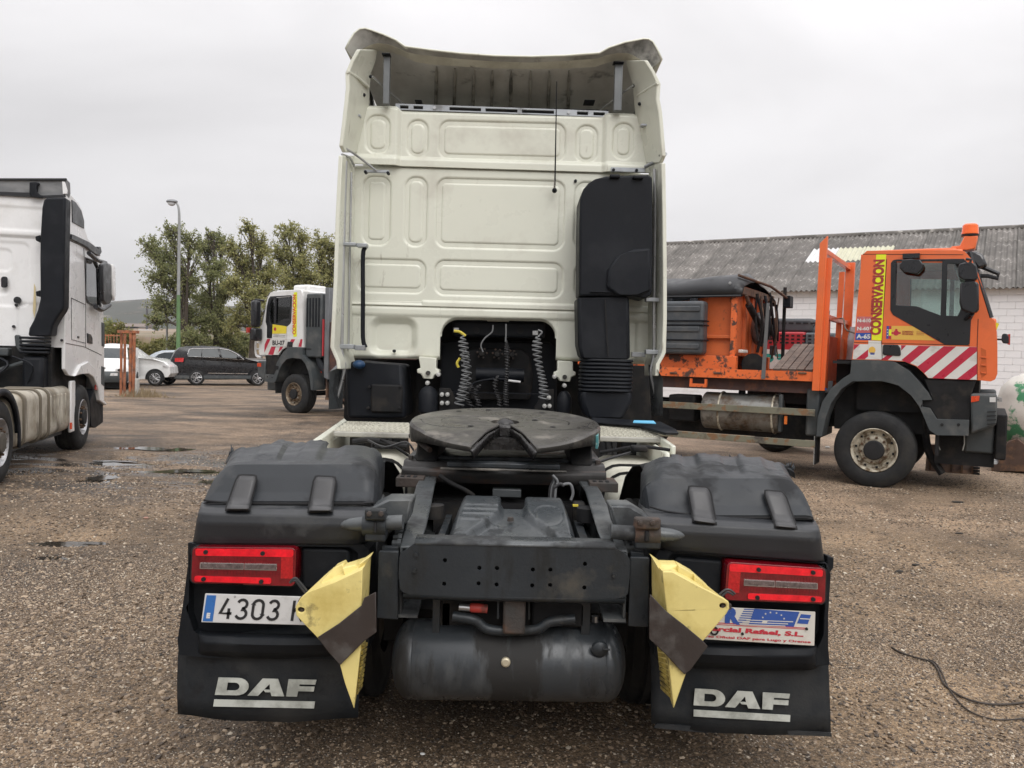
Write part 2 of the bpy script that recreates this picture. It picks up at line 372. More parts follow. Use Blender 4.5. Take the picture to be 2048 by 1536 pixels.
# loose stones of the near yard: real geometry, scattered over the ground
def stones(name, size, dens, region, seed, smat):
    x0, x1, y0, y1 = region; nx, ny = 60, 60; vs = []; fs = []; dn = []
    for j in range(ny + 1):
        for i in range(nx + 1):
            x = x0 + (x1 - x0) * i / nx; y = y0 + (y1 - y0) * j / ny; vs.append((x, y, gz(x, y)))
            w = sst(.34, .62, .5 + .5 * noise.noise((x * .55, y * .9, seed))) * .9 + .1
            w *= sst(y1, y1 - (y1 - y0) * .35, y) if True else 1
            if abs(x) > y * .72 + .6: w = 0
            dn.append(w)
    for j in range(ny):
        for i in range(nx): a = j * (nx + 1) + i; fs.append((a, a + 1, a + nx + 2, a + nx + 1))
    me = bpy.data.meshes.new(name); me.from_pydata(vs, [], fs); at = me.attributes.new('dens', 'FLOAT', 'POINT'); at.data.foreach_set('value', dn)
    o = bpy.data.objects.new(name, me); COL.objects.link(o); me.materials.append(smat)
    g = bpy.data.node_groups.new(name, 'GeometryNodeTree')
    g.interface.new_socket('Geometry', in_out='INPUT', socket_type='NodeSocketGeometry'); g.interface.new_socket('Geometry', in_out='OUTPUT', socket_type='NodeSocketGeometry')
    n = g.nodes; l = g.links; gi = n.new('NodeGroupInput'); go = n.new('NodeGroupOutput')
    d = n.new('GeometryNodeDistributePointsOnFaces'); d.distribute_method = 'RANDOM'; na = n.new('GeometryNodeInputNamedAttribute'); na.data_type = 'FLOAT'; na.inputs['Name'].default_value = 'dens'
    ml = n.new('ShaderNodeMath'); ml.operation = 'MULTIPLY'; l.new(na.outputs[0], ml.inputs[0]); ml.inputs[1].default_value = dens
    l.new(gi.outputs[0], d.inputs['Mesh']); l.new(ml.outputs[0], d.inputs['Density']); d.inputs['Seed'].default_value = seed
    ico = n.new('GeometryNodeMeshIcoSphere'); ico.inputs['Radius'].default_value = 1; ico.inputs['Subdivisions'].default_value = 1
    # knock the ball out of round
    sp = n.new('GeometryNodeSetPosition'); nt_ = n.new('ShaderNodeTexNoise'); nt_.inputs['Scale'].default_value = 1.1; sb = n.new('ShaderNodeVectorMath'); sb.operation = 'SUBTRACT'; sb.inputs[1].default_value = (.5, .5, .5)
    l.new(nt_.outputs['Color'], sb.inputs[0]); sc2 = n.new('ShaderNodeVectorMath'); sc2.operation = 'SCALE'; sc2.inputs['Scale'].default_value = 1.5; l.new(sb.outputs[0], sc2.inputs[0])
    l.new(ico.outputs['Mesh'], sp.inputs['Geometry']); l.new(sc2.outputs[0], sp.inputs['Offset'])
    smn = n.new('GeometryNodeSetMaterial'); smn.inputs['Material'].default_value = smat; l.new(sp.outputs[0], smn.inputs['Geometry'])
    ip = n.new('GeometryNodeInstanceOnPoints'); l.new(d.outputs['Points'], ip.inputs['Points']); l.new(smn.outputs[0], ip.inputs['Instance'])
    rr = n.new('FunctionNodeRandomValue'); rr.data_type = 'FLOAT_VECTOR'; rr.inputs[0].default_value = (-.5, -.5, 0); rr.inputs[1].default_value = (.5, .5, 6.28); l.new(rr.outputs[0], ip.inputs['Rotation'])
    rs = n.new('FunctionNodeRandomValue'); rs.data_type = 'FLOAT_VECTOR'; rs.inputs[0].default_value = (size[0], size[0], size[0] * .5); rs.inputs[1].default_value = (size[1], size[1] * .8, size[1] * .55); rs.inputs['Seed'].default_value = 5
    l.new(rs.outputs[0], ip.inputs['Scale']); l.new(ip.outputs[0], go.inputs[0])
    md = o.modifiers.new('scatter', 'NODES'); md.node_group = g; o['kind'] = 'stuff'; return o
def stone_mat(name, c1, c2):
    m = bpy.data.materials.new(name); m.use_nodes = True; n = m.node_tree.nodes; l = m.node_tree.links; b = n['Principled BSDF']
    oi = n.new('ShaderNodeObjectInfo'); r_ = n.new('ShaderNodeValToRGB'); l.new(oi.outputs['Random'], r_.inputs[0]); e = r_.color_ramp.elements
    e[0].position = 0; e[0].color = (*c1, 1); e[1].position = 1; e[1].color = (*c2, 1)
    for p_, c in ((.4, (.125, .088, .058)), (.7, (.25, .183, .125)), (.9, (.38, .29, .2))): k = e.new(p_); k.color = (*c, 1)
    l.new(r_.outputs[0], b.inputs['Base Color']); b.inputs['Roughness'].default_value = .55; b.inputs['Specular IOR Level'].default_value = .4; return m
smt = stone_mat('pebble_mix', (.04, .034, .03), (.52, .46, .37))
stones('gravel', (.003, .0088), 10500, (-5, 5, 1.6, 7.4), 3, smt)
clod = stone_mat('clod_mix', (.05, .036, .026), (.2, .15, .105)); stones('clods', (.010, .026), 150, (-8, -.8, 2.5, 12), 14, clod)
stones('loose_stones', (.007, .017), 620, (-9.5, 9.5, 1.6, 15), 8, smt)

# ================================================================ trees
bark = mat('bark', (.075, .06, .047), .9, var=.3, vs=4, bump=.6, bs=8)
def leaf_mat(name, c1, c2, c3):
    m = bpy.data.materials.new(name); m.use_nodes = True; n = m.node_tree.nodes; l = m.node_tree.links; b = n['Principled BSDF']
    at = n.new('ShaderNodeAttribute'); at.attribute_name = 'tone'; r_ = n.new('ShaderNodeValToRGB'); l.new(at.outputs['Fac'], r_.inputs[0])
    e = r_.color_ramp.elements; e[0].color = (*c1, 1); e[1].color = (*c3, 1); k = e.new(.5); k.color = (*c2, 1)
    l.new(r_.outputs[0], b.inputs['Base Color']); b.inputs['Roughness'].default_value = .6; b.inputs['Specular IOR Level'].default_value = .3
    tr = n.new('ShaderNodeBsdfTranslucent'); l.new(r_.outputs[0], tr.inputs[0]); ms = n.new('ShaderNodeMixShader'); ms.inputs[0].default_value = .45
    l.new(b.outputs[0], ms.inputs[1]); l.new(tr.outputs[0], ms.inputs[2]); l.new(ms.outputs[0], n['Material Output'].inputs[0]); return m
leafA = leaf_mat('leaf_green', (.14, .165, .065), (.28, .30, .135), (.48, .46, .23))
leafB = leaf_mat('leaf_autumn', (.17, .19, .07), (.36, .355, .15), (.55, .50, .24))
def leaves(cloud, size, seed, flat=.5):
    """cloud = array of points; one small leaf quad each"""
    r_ = np.random.default_rng(seed); n = len(cloud); c = np.asarray(cloud)
    a = r_.normal(size=(n, 3)); a /= np.linalg.norm(a, axis=1)[:, None]; b = r_.normal(size=(n, 3)); b -= a * (a * b).sum(1)[:, None]; b /= np.linalg.norm(b, axis=1)[:, None]
    s = size * r_.uniform(.6, 1.3, (n, 1)); q = np.stack([c - a * s, c + b * s * .55, c + a * s, c - b * s * .55], 1).reshape(-1, 3)
    me = bpy.data.meshes.new('crown'); me.vertices.add(4 * n); me.vertices.foreach_set('co', q.ravel()); me.loops.add(4 * n); me.polygons.add(n)
    me.loops.foreach_set('vertex_index', np.arange(4 * n)); me.polygons.foreach_set('loop_start', np.arange(0, 4 * n, 4)); me.polygons.foreach_set('loop_total', np.full(n, 4)); me.update()
    tn = np.repeat(np.clip(r_.normal(.45, .2, n), 0, 1), 4); at = me.attributes.new('tone', 'FLOAT', 'POINT'); at.data.foreach_set('value', tn); me.validate(); return me
def tree(name, label, cat, base, lobes, nleaf, lm, size, seed, trunk_r=.22, group=None, fork=.28, twigs=1.):
    """lobes = [(x, y, z, r)] in world metres: each gets limbs from the fork and a spray of twigs with leaves"""
    rnd = random.Random(seed); root = thing(name, label, cat, base, 0, group); tb = MB(); base = V(base)
    top = max(l[2] for l in lobes); fk = base + V((0, 0, (top - base.z) * fork)); cloud = []
    tb.tube(smooth_pts([base + V((0, 0, -.3)), base + V((rnd.uniform(-.1, .1), 0, (fk.z - base.z) * .5)), fk], 3), [trunk_r * (1.15 - .4 * i / 6) for i in range(7)], 8)
    tw = sum(l[3] ** 2 for l in lobes)
    for lx, ly, lz, lr in lobes:
        c = V((lx, ly, lz)); d = c - fk; mid = fk + d * .5 + V((rnd.uniform(-.3, .3), rnd.uniform(-.3, .3), d.length * .08)); pth = smooth_pts([fk - V((0, 0, .3)), mid, c], 4)
        tb.tube(pth, [trunk_r * .55 * (1 - .75 * i / (len(pth) - 1)) for i in range(len(pth))], 6)
        nt_ = int(38 * twigs * max(1, lr / 1.3)); k = int(nleaf * lr * lr / tw / nt_)
        for i in range(nt_):
            s = pth[rnd.randrange(len(pth) // 2, len(pth))] if i > nt_ * .4 else c
            v = V((rnd.gauss(0, 1), rnd.gauss(0, 1), rnd.gauss(.35, .9))); v.normalize(); e = c + v * lr * rnd.uniform(.35, 1.12); m_ = (s + e) / 2 + V((rnd.uniform(-.15, .15), rnd.uniform(-.15, .15), .12))
            tb.tube([s, m_, e], [.045, .026, .008], 4, cap=False)
            w = lr * .15
            for j in range(k):
                t = rnd.betavariate(2.2, 1.1); p = (s.lerp(m_, t * 2) if t < .5 else m_.lerp(e, t * 2 - 1)); g_ = w * (.5 + .7 * t)
                cloud.append((p.x + rnd.gauss(0, g_ * .55), p.y + rnd.gauss(0, g_ * .55), p.z + rnd.gauss(0, g_ * .5)))
    tb.build('trunk', bark, root)
    o = bpy.data.objects.new('crown', leaves(cloud, size, seed)); COL.objects.link(o); o.data.materials.append(lm); attach(o, root); return root
def lobes_px(lst, Y, seed=0):
    rnd = random.Random(seed); o_ = []
    for px, py, r_ in lst:
        y = Y + rnd.uniform(-1.6, 1.6); p = P(px, py, y); o_.append((p.x, p.y, p.z, r_ * y / F_PX))
    return o_
def base_at(px, Y): p = P(px, 700, Y); return (p.x, Y, gz(p.x, Y))
TG = 'trees beyond the parked cars'
tree('broadleaf_tree', 'green tree with a high pointed top behind the lamp post, leftmost of the row', 'tree', base_at(372, 58),
     lobes_px([(343, 468, 30), (300, 500, 34), (335, 520, 40), (380, 490, 34), (318, 560, 42), (368, 560, 46), (330, 618, 40), (375, 640, 44), (310, 645, 26), (385, 690, 40), (420, 650, 36), (350, 690, 26)], 58, 1), 21000, leafA, .085, 11, .24, TG)
tree('broadleaf_tree', 'darker rounded tree in the middle of the row, right of the lamp post', 'tree', base_at(432, 61),
     lobes_px([(412, 500, 30), (440, 490, 30), (425, 545, 40), (450, 590, 44), (405, 600, 40), (430, 650, 46), (455, 690, 38), (400, 695, 36), (420, 470, 16)], 61, 2), 20000, leafA, .085, 12, .22, TG)
tree('broadleaf_tree', 'tall yellowing tree with bare spreading limbs behind the black car', 'tree', base_at(507, 56),
     lobes_px([(497, 462, 26), (520, 500, 38), (470, 500, 34), (492, 540, 40), (535, 550, 44), (470, 570, 36), (510, 600, 44), (550, 610, 36), (480, 640, 40), (520, 655, 34), (465, 660, 28)], 56, 3), 19000, leafB, .082, 13, .26, TG, fork=.3)
tree('broadleaf_tree', 'yellow green tree rising above the white tipper cab', 'tree', base_at(590, 60),
     lobes_px([(575, 465, 28), (600, 480, 30), (560, 510, 36), (600, 530, 42), (580, 580, 44), (620, 560, 34), (565, 630, 40), (610, 640, 40), (590, 690, 36)], 60, 4), 19000, leafB, .082, 14, .24, TG)
tree('broadleaf_tree', 'tree half hidden behind the cream cab at the right end of the row', 'tree', base_at(655, 62),
     lobes_px([(640, 490, 30), (668, 500, 32), (650, 545, 42), (685, 560, 40), (640, 600, 40), (675, 630, 44), (650, 680, 40)], 62, 5), 18000, leafB, .085, 15, .24, TG)
def bush(name, label, px, py, Y, w, h, n, lm, seed, group='bushes beyond the yard'):
    p = P(px, py, Y); z0 = gz(p.x, Y) if Y < 85 else hf_field(math.hypot(p.x, Y), math.atan2(p.x, Y))
    root = thing(name, label, 'bush', (p.x, Y, z0), 0, group); rnd = random.Random(seed); tb = MB(); cl = []
    for i in range(26):
        a = rnd.uniform(0, 6.28); r_ = rnd.uniform(.1, 1); e = V((p.x + w * r_ * math.cos(a), Y + w * .5 * r_ * math.sin(a), z0 + h * (1.05 - .5 * r_ * r_) * rnd.uniform(.7, 1.05)))
        tb.tube([V((p.x + w * .3 * r_ * math.cos(a), Y, z0 - .1)), e], [.03, .008], 4, cap=False)
        for j in range(n // 26):
            t = rnd.uniform(.15, 1.02); q = V((p.x + w * .3 * r_ * math.cos(a), Y, z0)).lerp(e, t); cl.append((q.x + rnd.gauss(0, w * .11), q.y + rnd.gauss(0, w * .11), max(z0, q.z + rnd.gauss(0, h * .07))))
    tb.build('stem', bark, root); o = bpy.data.objects.new('foliage', leaves(cl, .13, seed)); COL.objects.link(o); o.data.materials.append(lm); attach(o, root)
leafC = leaf_mat('leaf_yellow', (.12, .13, .04), (.22, .21, .07), (.32, .28, .12))
for a in (('shrub', 'yellowish round shrub right of the white truck cab, by the rusty gateway', 232, 700, 66, 1.6, 2.4, 5000, leafC, 21),
          ('shrub', 'low olive shrub between the rusty gateway and the lamp post', 300, 705, 64, 1.9, 1.0, 4000, leafC, 22),
          ('shrub', 'broad pale shrub behind the grey saloon', 330, 705, 70, 2.0, 1.2, 4000, leafC, 23),
          ('shrub', 'green shrub under the second tree, above the black bonnet', 478, 705, 66, 1.6, 2.0, 5000, leafA, 24),
          ('shrub', 'small green shrub at the foot of the yellowing tree', 450, 705, 72, 1.8, 1.7, 4000, leafA, 25),
          ('shrub', 'dark shrub seen past the wing mirror of the white cab', 214, 690, 74, 1.5, 2.6, 4500, leafA, 26)): bush(*a)

# dry reeds standing in front of the ploughed field: nobody could count them
def reeds():
    rnd = random.Random(4); mb = MB()
    for i in range(5200):
        x = rnd.uniform(-48, -12); y = rnd.uniform(78, 98); z = gz(x, min(y, 80)) - .05; h = rnd.uniform(.7, 1.9); dx = rnd.uniform(-.2, .2)
        mb._add([(x - .05, y, z), (x + .05, y, z), (x + dx, y + rnd.uniform(-.1, .1), z + h)], [(0, 1, 2)])
    o = mb.build('dry_reeds', mat('dry_reed', (.3, .24, .15), .9, var=.35, vs=.4), fix=False, smooth=0); o['kind'] = 'stuff'
reeds()

# roadside barrier beyond the cars
galv = mat('galvanised', (.42, .43, .44), .45, .7, var=.15, vs=2)
br = thing('crash_barrier', 'grey steel crash barrier running behind the parked cars', 'barrier', base_at(300, 54))
mb = MB(); x0 = -33; prof = [(-.08, 0), (-.04, .04), (-.02, .1), (-.06, .15), (-.02, .2), (-.04, .28), (-.08, .32)]
zb = gz(0, 54)
mb.grid([[(x, 54 + a, zb + .42 + b) for a, b in prof] for x in (-36, -8)]); mb.build('rail', galv, br, solid=.01)
for k in range(8): MB().box((-35 + k * 3.6, 54.1, zb + .3), (.1, .08, .8)).build('post', galv, br)

# drilling rig and far buildings on the plain
rig = thing('drilling_rig', 'small pale rig with a thin mast standing out in the far field', 'rig', P(296, 668, 260))
rp = P(296, 668, 260); wht = mat('far_white', (.6, .6, .6), .7)
MB().box(rp + V((0, 0, .6)), (5, 2, 1.6)).build('cabin', wht, rig); MB().box(rp + V((2.4, 0, 1.7)), (1.5, 1.6, 1.2)).build('engine_cover', mat('far_grey', (.2, .23, .27), .7), rig)
MB().box(rp + V((-.4, 0, 4.2)), (.5, .5, 9)).build('mast', mat('far_dark', (.09, .09, .1), .7), rig)
for i, (px, py, w) in enumerate(((222, 640, 14), (246, 644, 9), (262, 641, 12), (283, 646, 10))):
    rr_ = 470; p = P(px, py, rr_); z = hf_field(math.hypot(p.x, rr_), math.atan2(p.x, rr_))
    hb = thing('farm_building', ['long low pale farm building below the hill, leftmost of the far ones', 'small low shed below the hill, second of the far ones', 'grey roofed barn below the hill, third of the far ones', 'low barn nearest the lamp post, below the hill'][i], 'building', (p.x, rr_, z), 0, 'farm buildings under the hill')
    MB().box((p.x, rr_, z + 1.2), (w, 8, 3.4)).build('wall', mat('farm_wall%d' % i, ((.4, .38, .35), (.3, .28, .26), (.36, .34, .33), (.28, .25, .22))[i], .9), hb)
    MB().prism([(p.x - w / 2 - .3, rr_ - 4.4, z + 2.9), (p.x - w / 2 - .3, rr_, z + 4.8), (p.x - w / 2 - .3, rr_ + 4.4, z + 2.9)], (w + .6, 0, 0)).build('roof', mat('farm_roof%d' % i, (.2, .16, .14), .9), hb)

# ================================================================ lamp post
gp = mat('green_post_paint', (.11, .2, .085), .5, var=.15, vs=1.2); sp_ = mat('steel_post', (.33, .34, .34), .45, .5)
lp = thing('street_lamp', 'tall street lamp with a green lower pole and one curved grey arm', 'street lamp', base_at(358, 47))
Yl = 47; b0 = V(base_at(357, Yl)); c0 = P(357, 590, Yl)
MB().tube([b0, V((c0.x, Yl, c0.z))], [.13, .10], 12).build('lower_pole', gp, lp)
pp = [P(357, 590, Yl), P(358, 500, Yl), P(358.5, 440, Yl), P(357.5, 418, Yl), P(354, 407, Yl), P(348, 402, Yl)]
MB().tube(smooth_pts(pp, 4), [.095 - .055 * i / 20 for i in range(21)], 10).build('upper_pole', sp_, lp)
hd = P(344, 403, Yl)
h_ = MB().ell(hd, (.33, .22, .13)).build('lamp_head', mat('lamp_head_grey', (.25, .26, .27), .5, .3), lp)
MB().ell(hd + V((-.02, 0, -.09)), (.22, .17, .16)).build('glass_bowl', mat('lamp_glass', (.6, .62, .65), .15, spec=.7), h_)
lp2 = thing('utility_pole', 'thin grey green utility pole in front of the left tree', 'pole', base_at(334, 60)); q0 = V(base_at(334, 60))
MB().tube([q0, P(334, 585, 60)], [.09, .06], 8).build('shaft', sp_, lp2); MB().box(P(334, 588, 60), (.5, .06, .05)).build('crossbar', sp_, lp2)

# ================================================================ shed with corrugated roof
SHED = Frame((9.2, 30, 0), -30.8)
sh = thing('storage_shed', 'long low white block shed with a grey corrugated roof', 'shed', (9.2, 30, 0), -30.8)
wall_p = mat('white_block_paint', (.76, .755, .765), .8, var=.03, vs=1.2, bump=.25, bs=25, dirt=((.62, .61, .60), .1, 1.2, .14))
joint = mat('block_joint', (.70, .69, .70), .9)
X0, X1, EZ, RW = -9.0, 14.0, 4.2, 6.0
mb = MB(); mb.bb((X0, .03, -.4), (X1, .25, EZ)); mb.build('wall_core', joint, sh, world=False)
blk = MB().box((0, 0, 0), (.440, .06, .214)).build('block', wall_p, sh, world=False, bevel=.008, seg=1)
blk.modifiers.clear()
bmn = bmesh.new(); bmn.from_mesh(blk.data); bmesh.ops.bevel(bmn, geom=[e for e in bmn.edges], offset=.005, segments=1, affect='EDGES'); bmn.to_mesh(blk.data); bmn.free()
cells = []
nrow = int((EZ + .2) / .22)
for r_ in range(nrow):
    for c in range(int((X1 - X0) / .443)):
        x = X0 + .22 + c * .443 + (.22 if r_ % 2 else 0); z = -.09 + r_ * .22 - .01
        if x + .22 > X1 or z + .11 > EZ: continue
        w = V(SHED.loc) + SHED.x * x; w.z = z; q = CM.transposed() @ (w - V((0, 0, CAM_H))); px = 1024 + F_PX * q.x / -q.z; py = 768 - F_PX * q.y / -q.z
        see = (1535 < px < 1700 and py < 720) or (1945 < px < 2060 and py < 850)
        cells.append((x, z, see and 1 or 0, px))
vis = [c for c in cells if c[2]]; vis.sort(key=lambda c: -c[3]); keep = set(id(c) for c in vis[:296])
rest = MB(); first = True; base_vs = [tuple(v.co) for v in blk.data.vertices]; base_fs = [tuple(p.vertices) for p in blk.data.polygons]
for c in cells:
    j = random.uniform(-.003, .002)
    if id(c) in keep:
        if first: o = blk; first = False
        else: o = blk.copy(); COL.objects.link(o); o.parent = sh
        o.location = (c[0], j, c[1])
    else: rest._add([(a + c[0], b + j, d + c[1]) for a, b, d in base_vs], base_fs)
rest.build('block_wall', wall_p, sh, world=False, kind='stuff', fix=False)
# roof: four overlapping courses of fibre-cement sheets on a rising slope
RZ = 6.75
def roof_sheet_mesh(nm):
    mb = MB(); wv = 6; n = wv * 8; Lx = 1.06; Ls = 1.75
    rows = []
    for v in (0, .5, 1):
        rows.append([(Lx * k / n, v * Ls, .032 * math.sin(2 * math.pi * wv * k / n)) for k in range(n + 1)])
    lo = [[(a, b, c - .012) for a, b, c in r_] for r_ in rows]
    mb.grid(rows); mb.grid([lo[0], rows[0]]); mb.grid([[p for p in r_] for r_ in lo][::-1]); return mb
def sheet_mat(nm, c):
    m = mat(nm, c, .9, var=.22, vs=2.2, dirt=((c[0] * .5, c[1] * .5, c[2] * .48), .42, 1.7, .1, (1, .35, 1)), dirt2=((.45, .43, .40), .18, 3., .06), bump=.3, bs=30)
    n = m.node_tree.nodes; l = m.node_tree.links; b = n['Principled BSDF']; src = b.inputs['Base Color'].links[0].from_socket
    oi = n.new('ShaderNodeObjectInfo'); hs = n.new('ShaderNodeHueSaturation'); mr_ = n.new('ShaderNodeMapRange'); mr_.inputs[3].default_value = .78; mr_.inputs[4].default_value = 1.18
    l.new(oi.outputs['Random'], mr_.inputs[0]); l.new(mr_.outputs[0], hs.inputs['Value']); l.new(src, hs.inputs['Color']); l.new(hs.outputs[0], b.inputs['Base Color']); return m
fc = sheet_mat('fibre_cement', (.165, .152, .14)); fy = mat('translucent_yellow', (.52, .51, .38), .5, var=.08); fw = mat('clear_sheet', (.6, .6, .6), .45, var=.1)
slope = math.atan2(RZ - EZ, RW); S = math.hypot(RZ - EZ, RW); cs = (S + .35) / 4
smb = roof_sheet_mesh('sheet').build('roof_sheet', fc, sh, world=False, smooth=70, fix=False); first = True
n_c = int((X1 - X0 + 1) / 1.0)
ysheet = SHED.hit(1706, 508, 3.9)
for r_ in range(4):
    for c in range(n_c):
        o = smb if first else smb.copy()
        if not first: COL.objects.link(o); o.parent = sh
        first = False
        x = X0 - .4 + c * 1.0; s0 = -.35 + r_ * (cs - .02)
        o.location = (x, s0 * math.cos(slope), EZ + .1 + s0 * math.sin(slope) + .02 * r_ + random.uniform(0, .012)); o.rotation_euler = (slope + R(.5), 0, random.uniform(-.002, .002))
        if r_ == 2 and abs(x - (ysheet[0] - 1.25)) < .5: o.data = o.data.copy(); o.data.materials[0] = fw; o['label'] = 'clear white roof sheet'
        if r_ == 2 and (abs(x - (ysheet[0] - .25)) < .5 or abs(x - (ysheet[0] + .75)) < .5): o.data = o.data.copy(); o.data.materials[0] = fy; o['label'] = 'pale yellow roof sheet'
mb = MB(); nr = int((X1 - X0) / .9)
mb.tube([(X0 - .4, RW, RZ + .17), (X1 + .4, RW, RZ + .17)], .12, 10); mb.build('ridge_cap', fc, sh, world=False)
MB().prism([(X0, .03, EZ), (X0, RW, RZ), (X0, 2 * RW, EZ), (X0, 2 * RW, -.3), (X0, .03, -.3)], (.2, 0, 0)).build('gable', wall_p, sh, world=False)
MB().prism([(X1 - .2, .26, EZ), (X1 - .2, RW, RZ), (X1 - .2, 2 * RW, EZ), (X1 - .2, 2 * RW, -.3), (X1 - .2, .26, -.3)], (.2, 0, 0)).build('gable', wall_p, sh, world=False)
mb = MB(); mb._add([(X0 - .4, RW, RZ + .08), (X1 + .4, RW, RZ + .08), (X1 + .4, 2 * RW + .3, EZ), (X0 - .4, 2 * RW + .3, EZ)], [(0, 1, 2, 3)]); mb.build('rear_roof', fc, sh, world=False, solid=.05)
# ================================================================ the tractor unit in front, seen from behind
cream = mat('cream_paint', (.69, .70, .605), .32, var=.03, vs=1.2, coat=.25, dirt=((.5, .48, .41), .1, 2.4, .14), dirt2=((.4, .38, .31), .04, 9., .04, (1, 1, .25)))
creamd = mat('cream_paint_dirty', (.62, .605, .52), .5, var=.06, vs=2, dirt=((.42, .40, .33), .35, 4, .14), dirt2=((.2, .19, .16), .08, 12., .06))
inner_w = mat('spoiler_underside', (.62, .62, .60), .65, var=.1, vs=1.6, dirt=((.28, .275, .25), .36, 1.6, .18, (1, .5, 2)), dirt2=((.07, .07, .065), .14, 4, .08))
plast = mat('mudguard_plastic', (.023, .0265, .031), .42, spec=.34, var=.12, vs=3, dirt=((.058, .06, .062), .28, 3.2, .05), dirt2=((.016, .017, .019), .34, 1.9, .03), bump=.12, bs=260, rvar=.1)
plast2 = mat('latch_plastic', (.042, .042, .044), .38, var=.15, vs=5, rvar=.08)
plastd = mat('housing_plastic', (.008, .0095, .012), .6, spec=.22, var=.15, vs=3, dirt=((.026, .028, .03), .25, 3, .1), bump=.12, bs=220)
gap = mat('dark_gap', (.008, .008, .009), .8)
rubber = mat('flap_rubber', (.014, .017, .0205), .55, spec=.25, var=.1, vs=2, dirt=((.045, .045, .044), .34, 2.5, .12), dirt2=((.013, .013, .014), .2, 6, .05), bump=.15, bs=90)
frame_m = mat('chassis_grey', (.072, .079, .083), .33, .15, var=.12, vs=2.5, dirt=((.03, .032, .034), .38, 4.5, .05), dirt2=((.14, .145, .14), .22, 2.4, .1), bump=.12, bs=70)
frame_b = mat('beam_grey', (.026, .0305, .035), .38, .1, spec=.36, var=.14, vs=2.5, dirt=((.017, .018, .018), .34, 5., .06, (1.6, 1, .5)), dirt2=((.075, .068, .055), .18, 3.2, .07), bump=.15, bs=60)
tank_m = mat('air_tank_paint', (.035, .040, .045), .3, .1, var=.12, vs=2, dirt=((.017, .0165, .016), .42, 2.6, .04, (2.2, 1, .4)), dirt2=((.07, .075, .078), .22, 5, .08, (2, 1, .5)), bump=.06, bs=80, rvar=.08)
box_m = mat('cover_grey', (.052, .059, .064), .3, .1, var=.1, vs=3, dirt=((.022, .025, .027), .36, 8., .03), dirt2=((.09, .095, .095), .2, 3, .1), bump=.2, bs=45, rvar=.1)
black = mat('black_plastic', (.007, .0085, .012), .5, spec=.22, var=.15, vs=2, dirt=((.02, .022, .026), .25, 2.5, .1), bump=.08, bs=90)
blackd = mat('underside_black', (.012, .012, .013), .7, spec=.25, var=.25, vs=5, dirt=((.032, .028, .024), .3, 6, .08))
rust = mat('rusty_steel', (.05, .038, .032), .7, var=.3, vs=8, dirt=((.12, .065, .042), .3, 9, .07), dirt2=((.04, .038, .036), .45, 4, .07), bump=.35, bs=60)
grease = mat('greasy_plate', (.07, .066, .06), .34, .3, var=.2, vs=2.5, dirt=((.05, .047, .043), .36, 3.2, .06), dirt2=((.24, .22, .19), .22, 5, .08), bump=.3, bs=45, rvar=.15)
greased = mat('black_grease', (.012, .011, .011), .3, var=.3, vs=12, bump=.6, bs=30)
steel = mat('zinc_steel', (.45, .455, .46), .35, .8, var=.12, vs=6)
alu = mat('grey_bar', (.38, .40, .42), .4, .6, var=.1, vs=4, dirt=((.2, .2, .2), .25, 5, .08))
rubber_t = mat('tyre_rubber', (.017, .0175, .0185), .75, spec=.35, var=.2, vs=5, dirt=((.04, .037, .032), .22, 4, .12), bump=.25, bs=50)
hub_m = mat('dirty_hub', (.1, .09, .075), .7, .2, var=.3, vs=8)

TC = (0, 4.1, 0)
T = thing('tractor_unit', 'cream truck tractor unit seen from behind with grey rear mudguards and bare fifth wheel', 'truck', TC)
def part(mb, name, m, **k): return mb.build(name, m, k.pop('parent', T), **k)

# ---- rear wall of the cab: pressed sheet metal, the relief is real
YW = 6.62
def W2(px, py): p = P(px, py, YW); return (p.x, p.z)
def rr_sdf(X, Z, x0, z0, x1, z1, r):
    cx, cz = (x0 + x1) / 2, (z0 + z1) / 2; qx = np.abs(X - cx) - abs(x1 - x0) / 2 + r; qz = np.abs(Z - cz) - abs(z1 - z0) / 2 + r
    return np.hypot(np.maximum(qx, 0), np.maximum(qz, 0)) + np.minimum(np.maximum(qx, qz), 0) - r
def sm(a, b, x): t = np.clip((x - a) / (b - a), 0, 1); return t * t * (3 - 2 * t)
def panel(px0, py0, px1, py1, r=.09, inset=.05):
    x0, z1 = W2(px0, py0); x1, z0 = W2(px1, py1); return (x0, z0, x1, z1, r, inset)
def relief(X, Z, panels, a=.012, b=.008):
    H = np.zeros_like(X)
    for x0, z0, x1, z1, r, ins in panels:
        d = rr_sdf(X, Z, x0, z0, x1, z1, max(r, .085) if ins < .2 else r); H -= a * sm(.006, -.010, d); H += b * sm(-ins + .003, -ins - .008, d)
    return H
def interp(pts, v): pts = sorted(pts); return np.interp(v, [p[0] for p in pts], [p[1] for p in pts])
Lp = [W2(*p)[::-1] for p in ((722, 226), (715, 250), (709, 330), (700, 352), (697, 480), (693, 608), (690, 715))]
Rp = [W2(*p)[::-1] for p in ((1284, 240), (1288, 262), (1294, 330), (1300, 352), (1301, 480), (1302, 625), (1302, 728))]
top_pts = [W2(*p) for p in ((722, 231), (726, 218), (734, 213.5), (792, 214.5), (800, 219), (806, 220.5), (1199, 231.5), (1207, 231), (1217, 228), (1266, 229.5), (1278, 233), (1285, 243))]
seam1 = [W2(709, 331), W2(1294, 349)]; seam2 = [W2(693, 608.5), W2(1302, 625)]
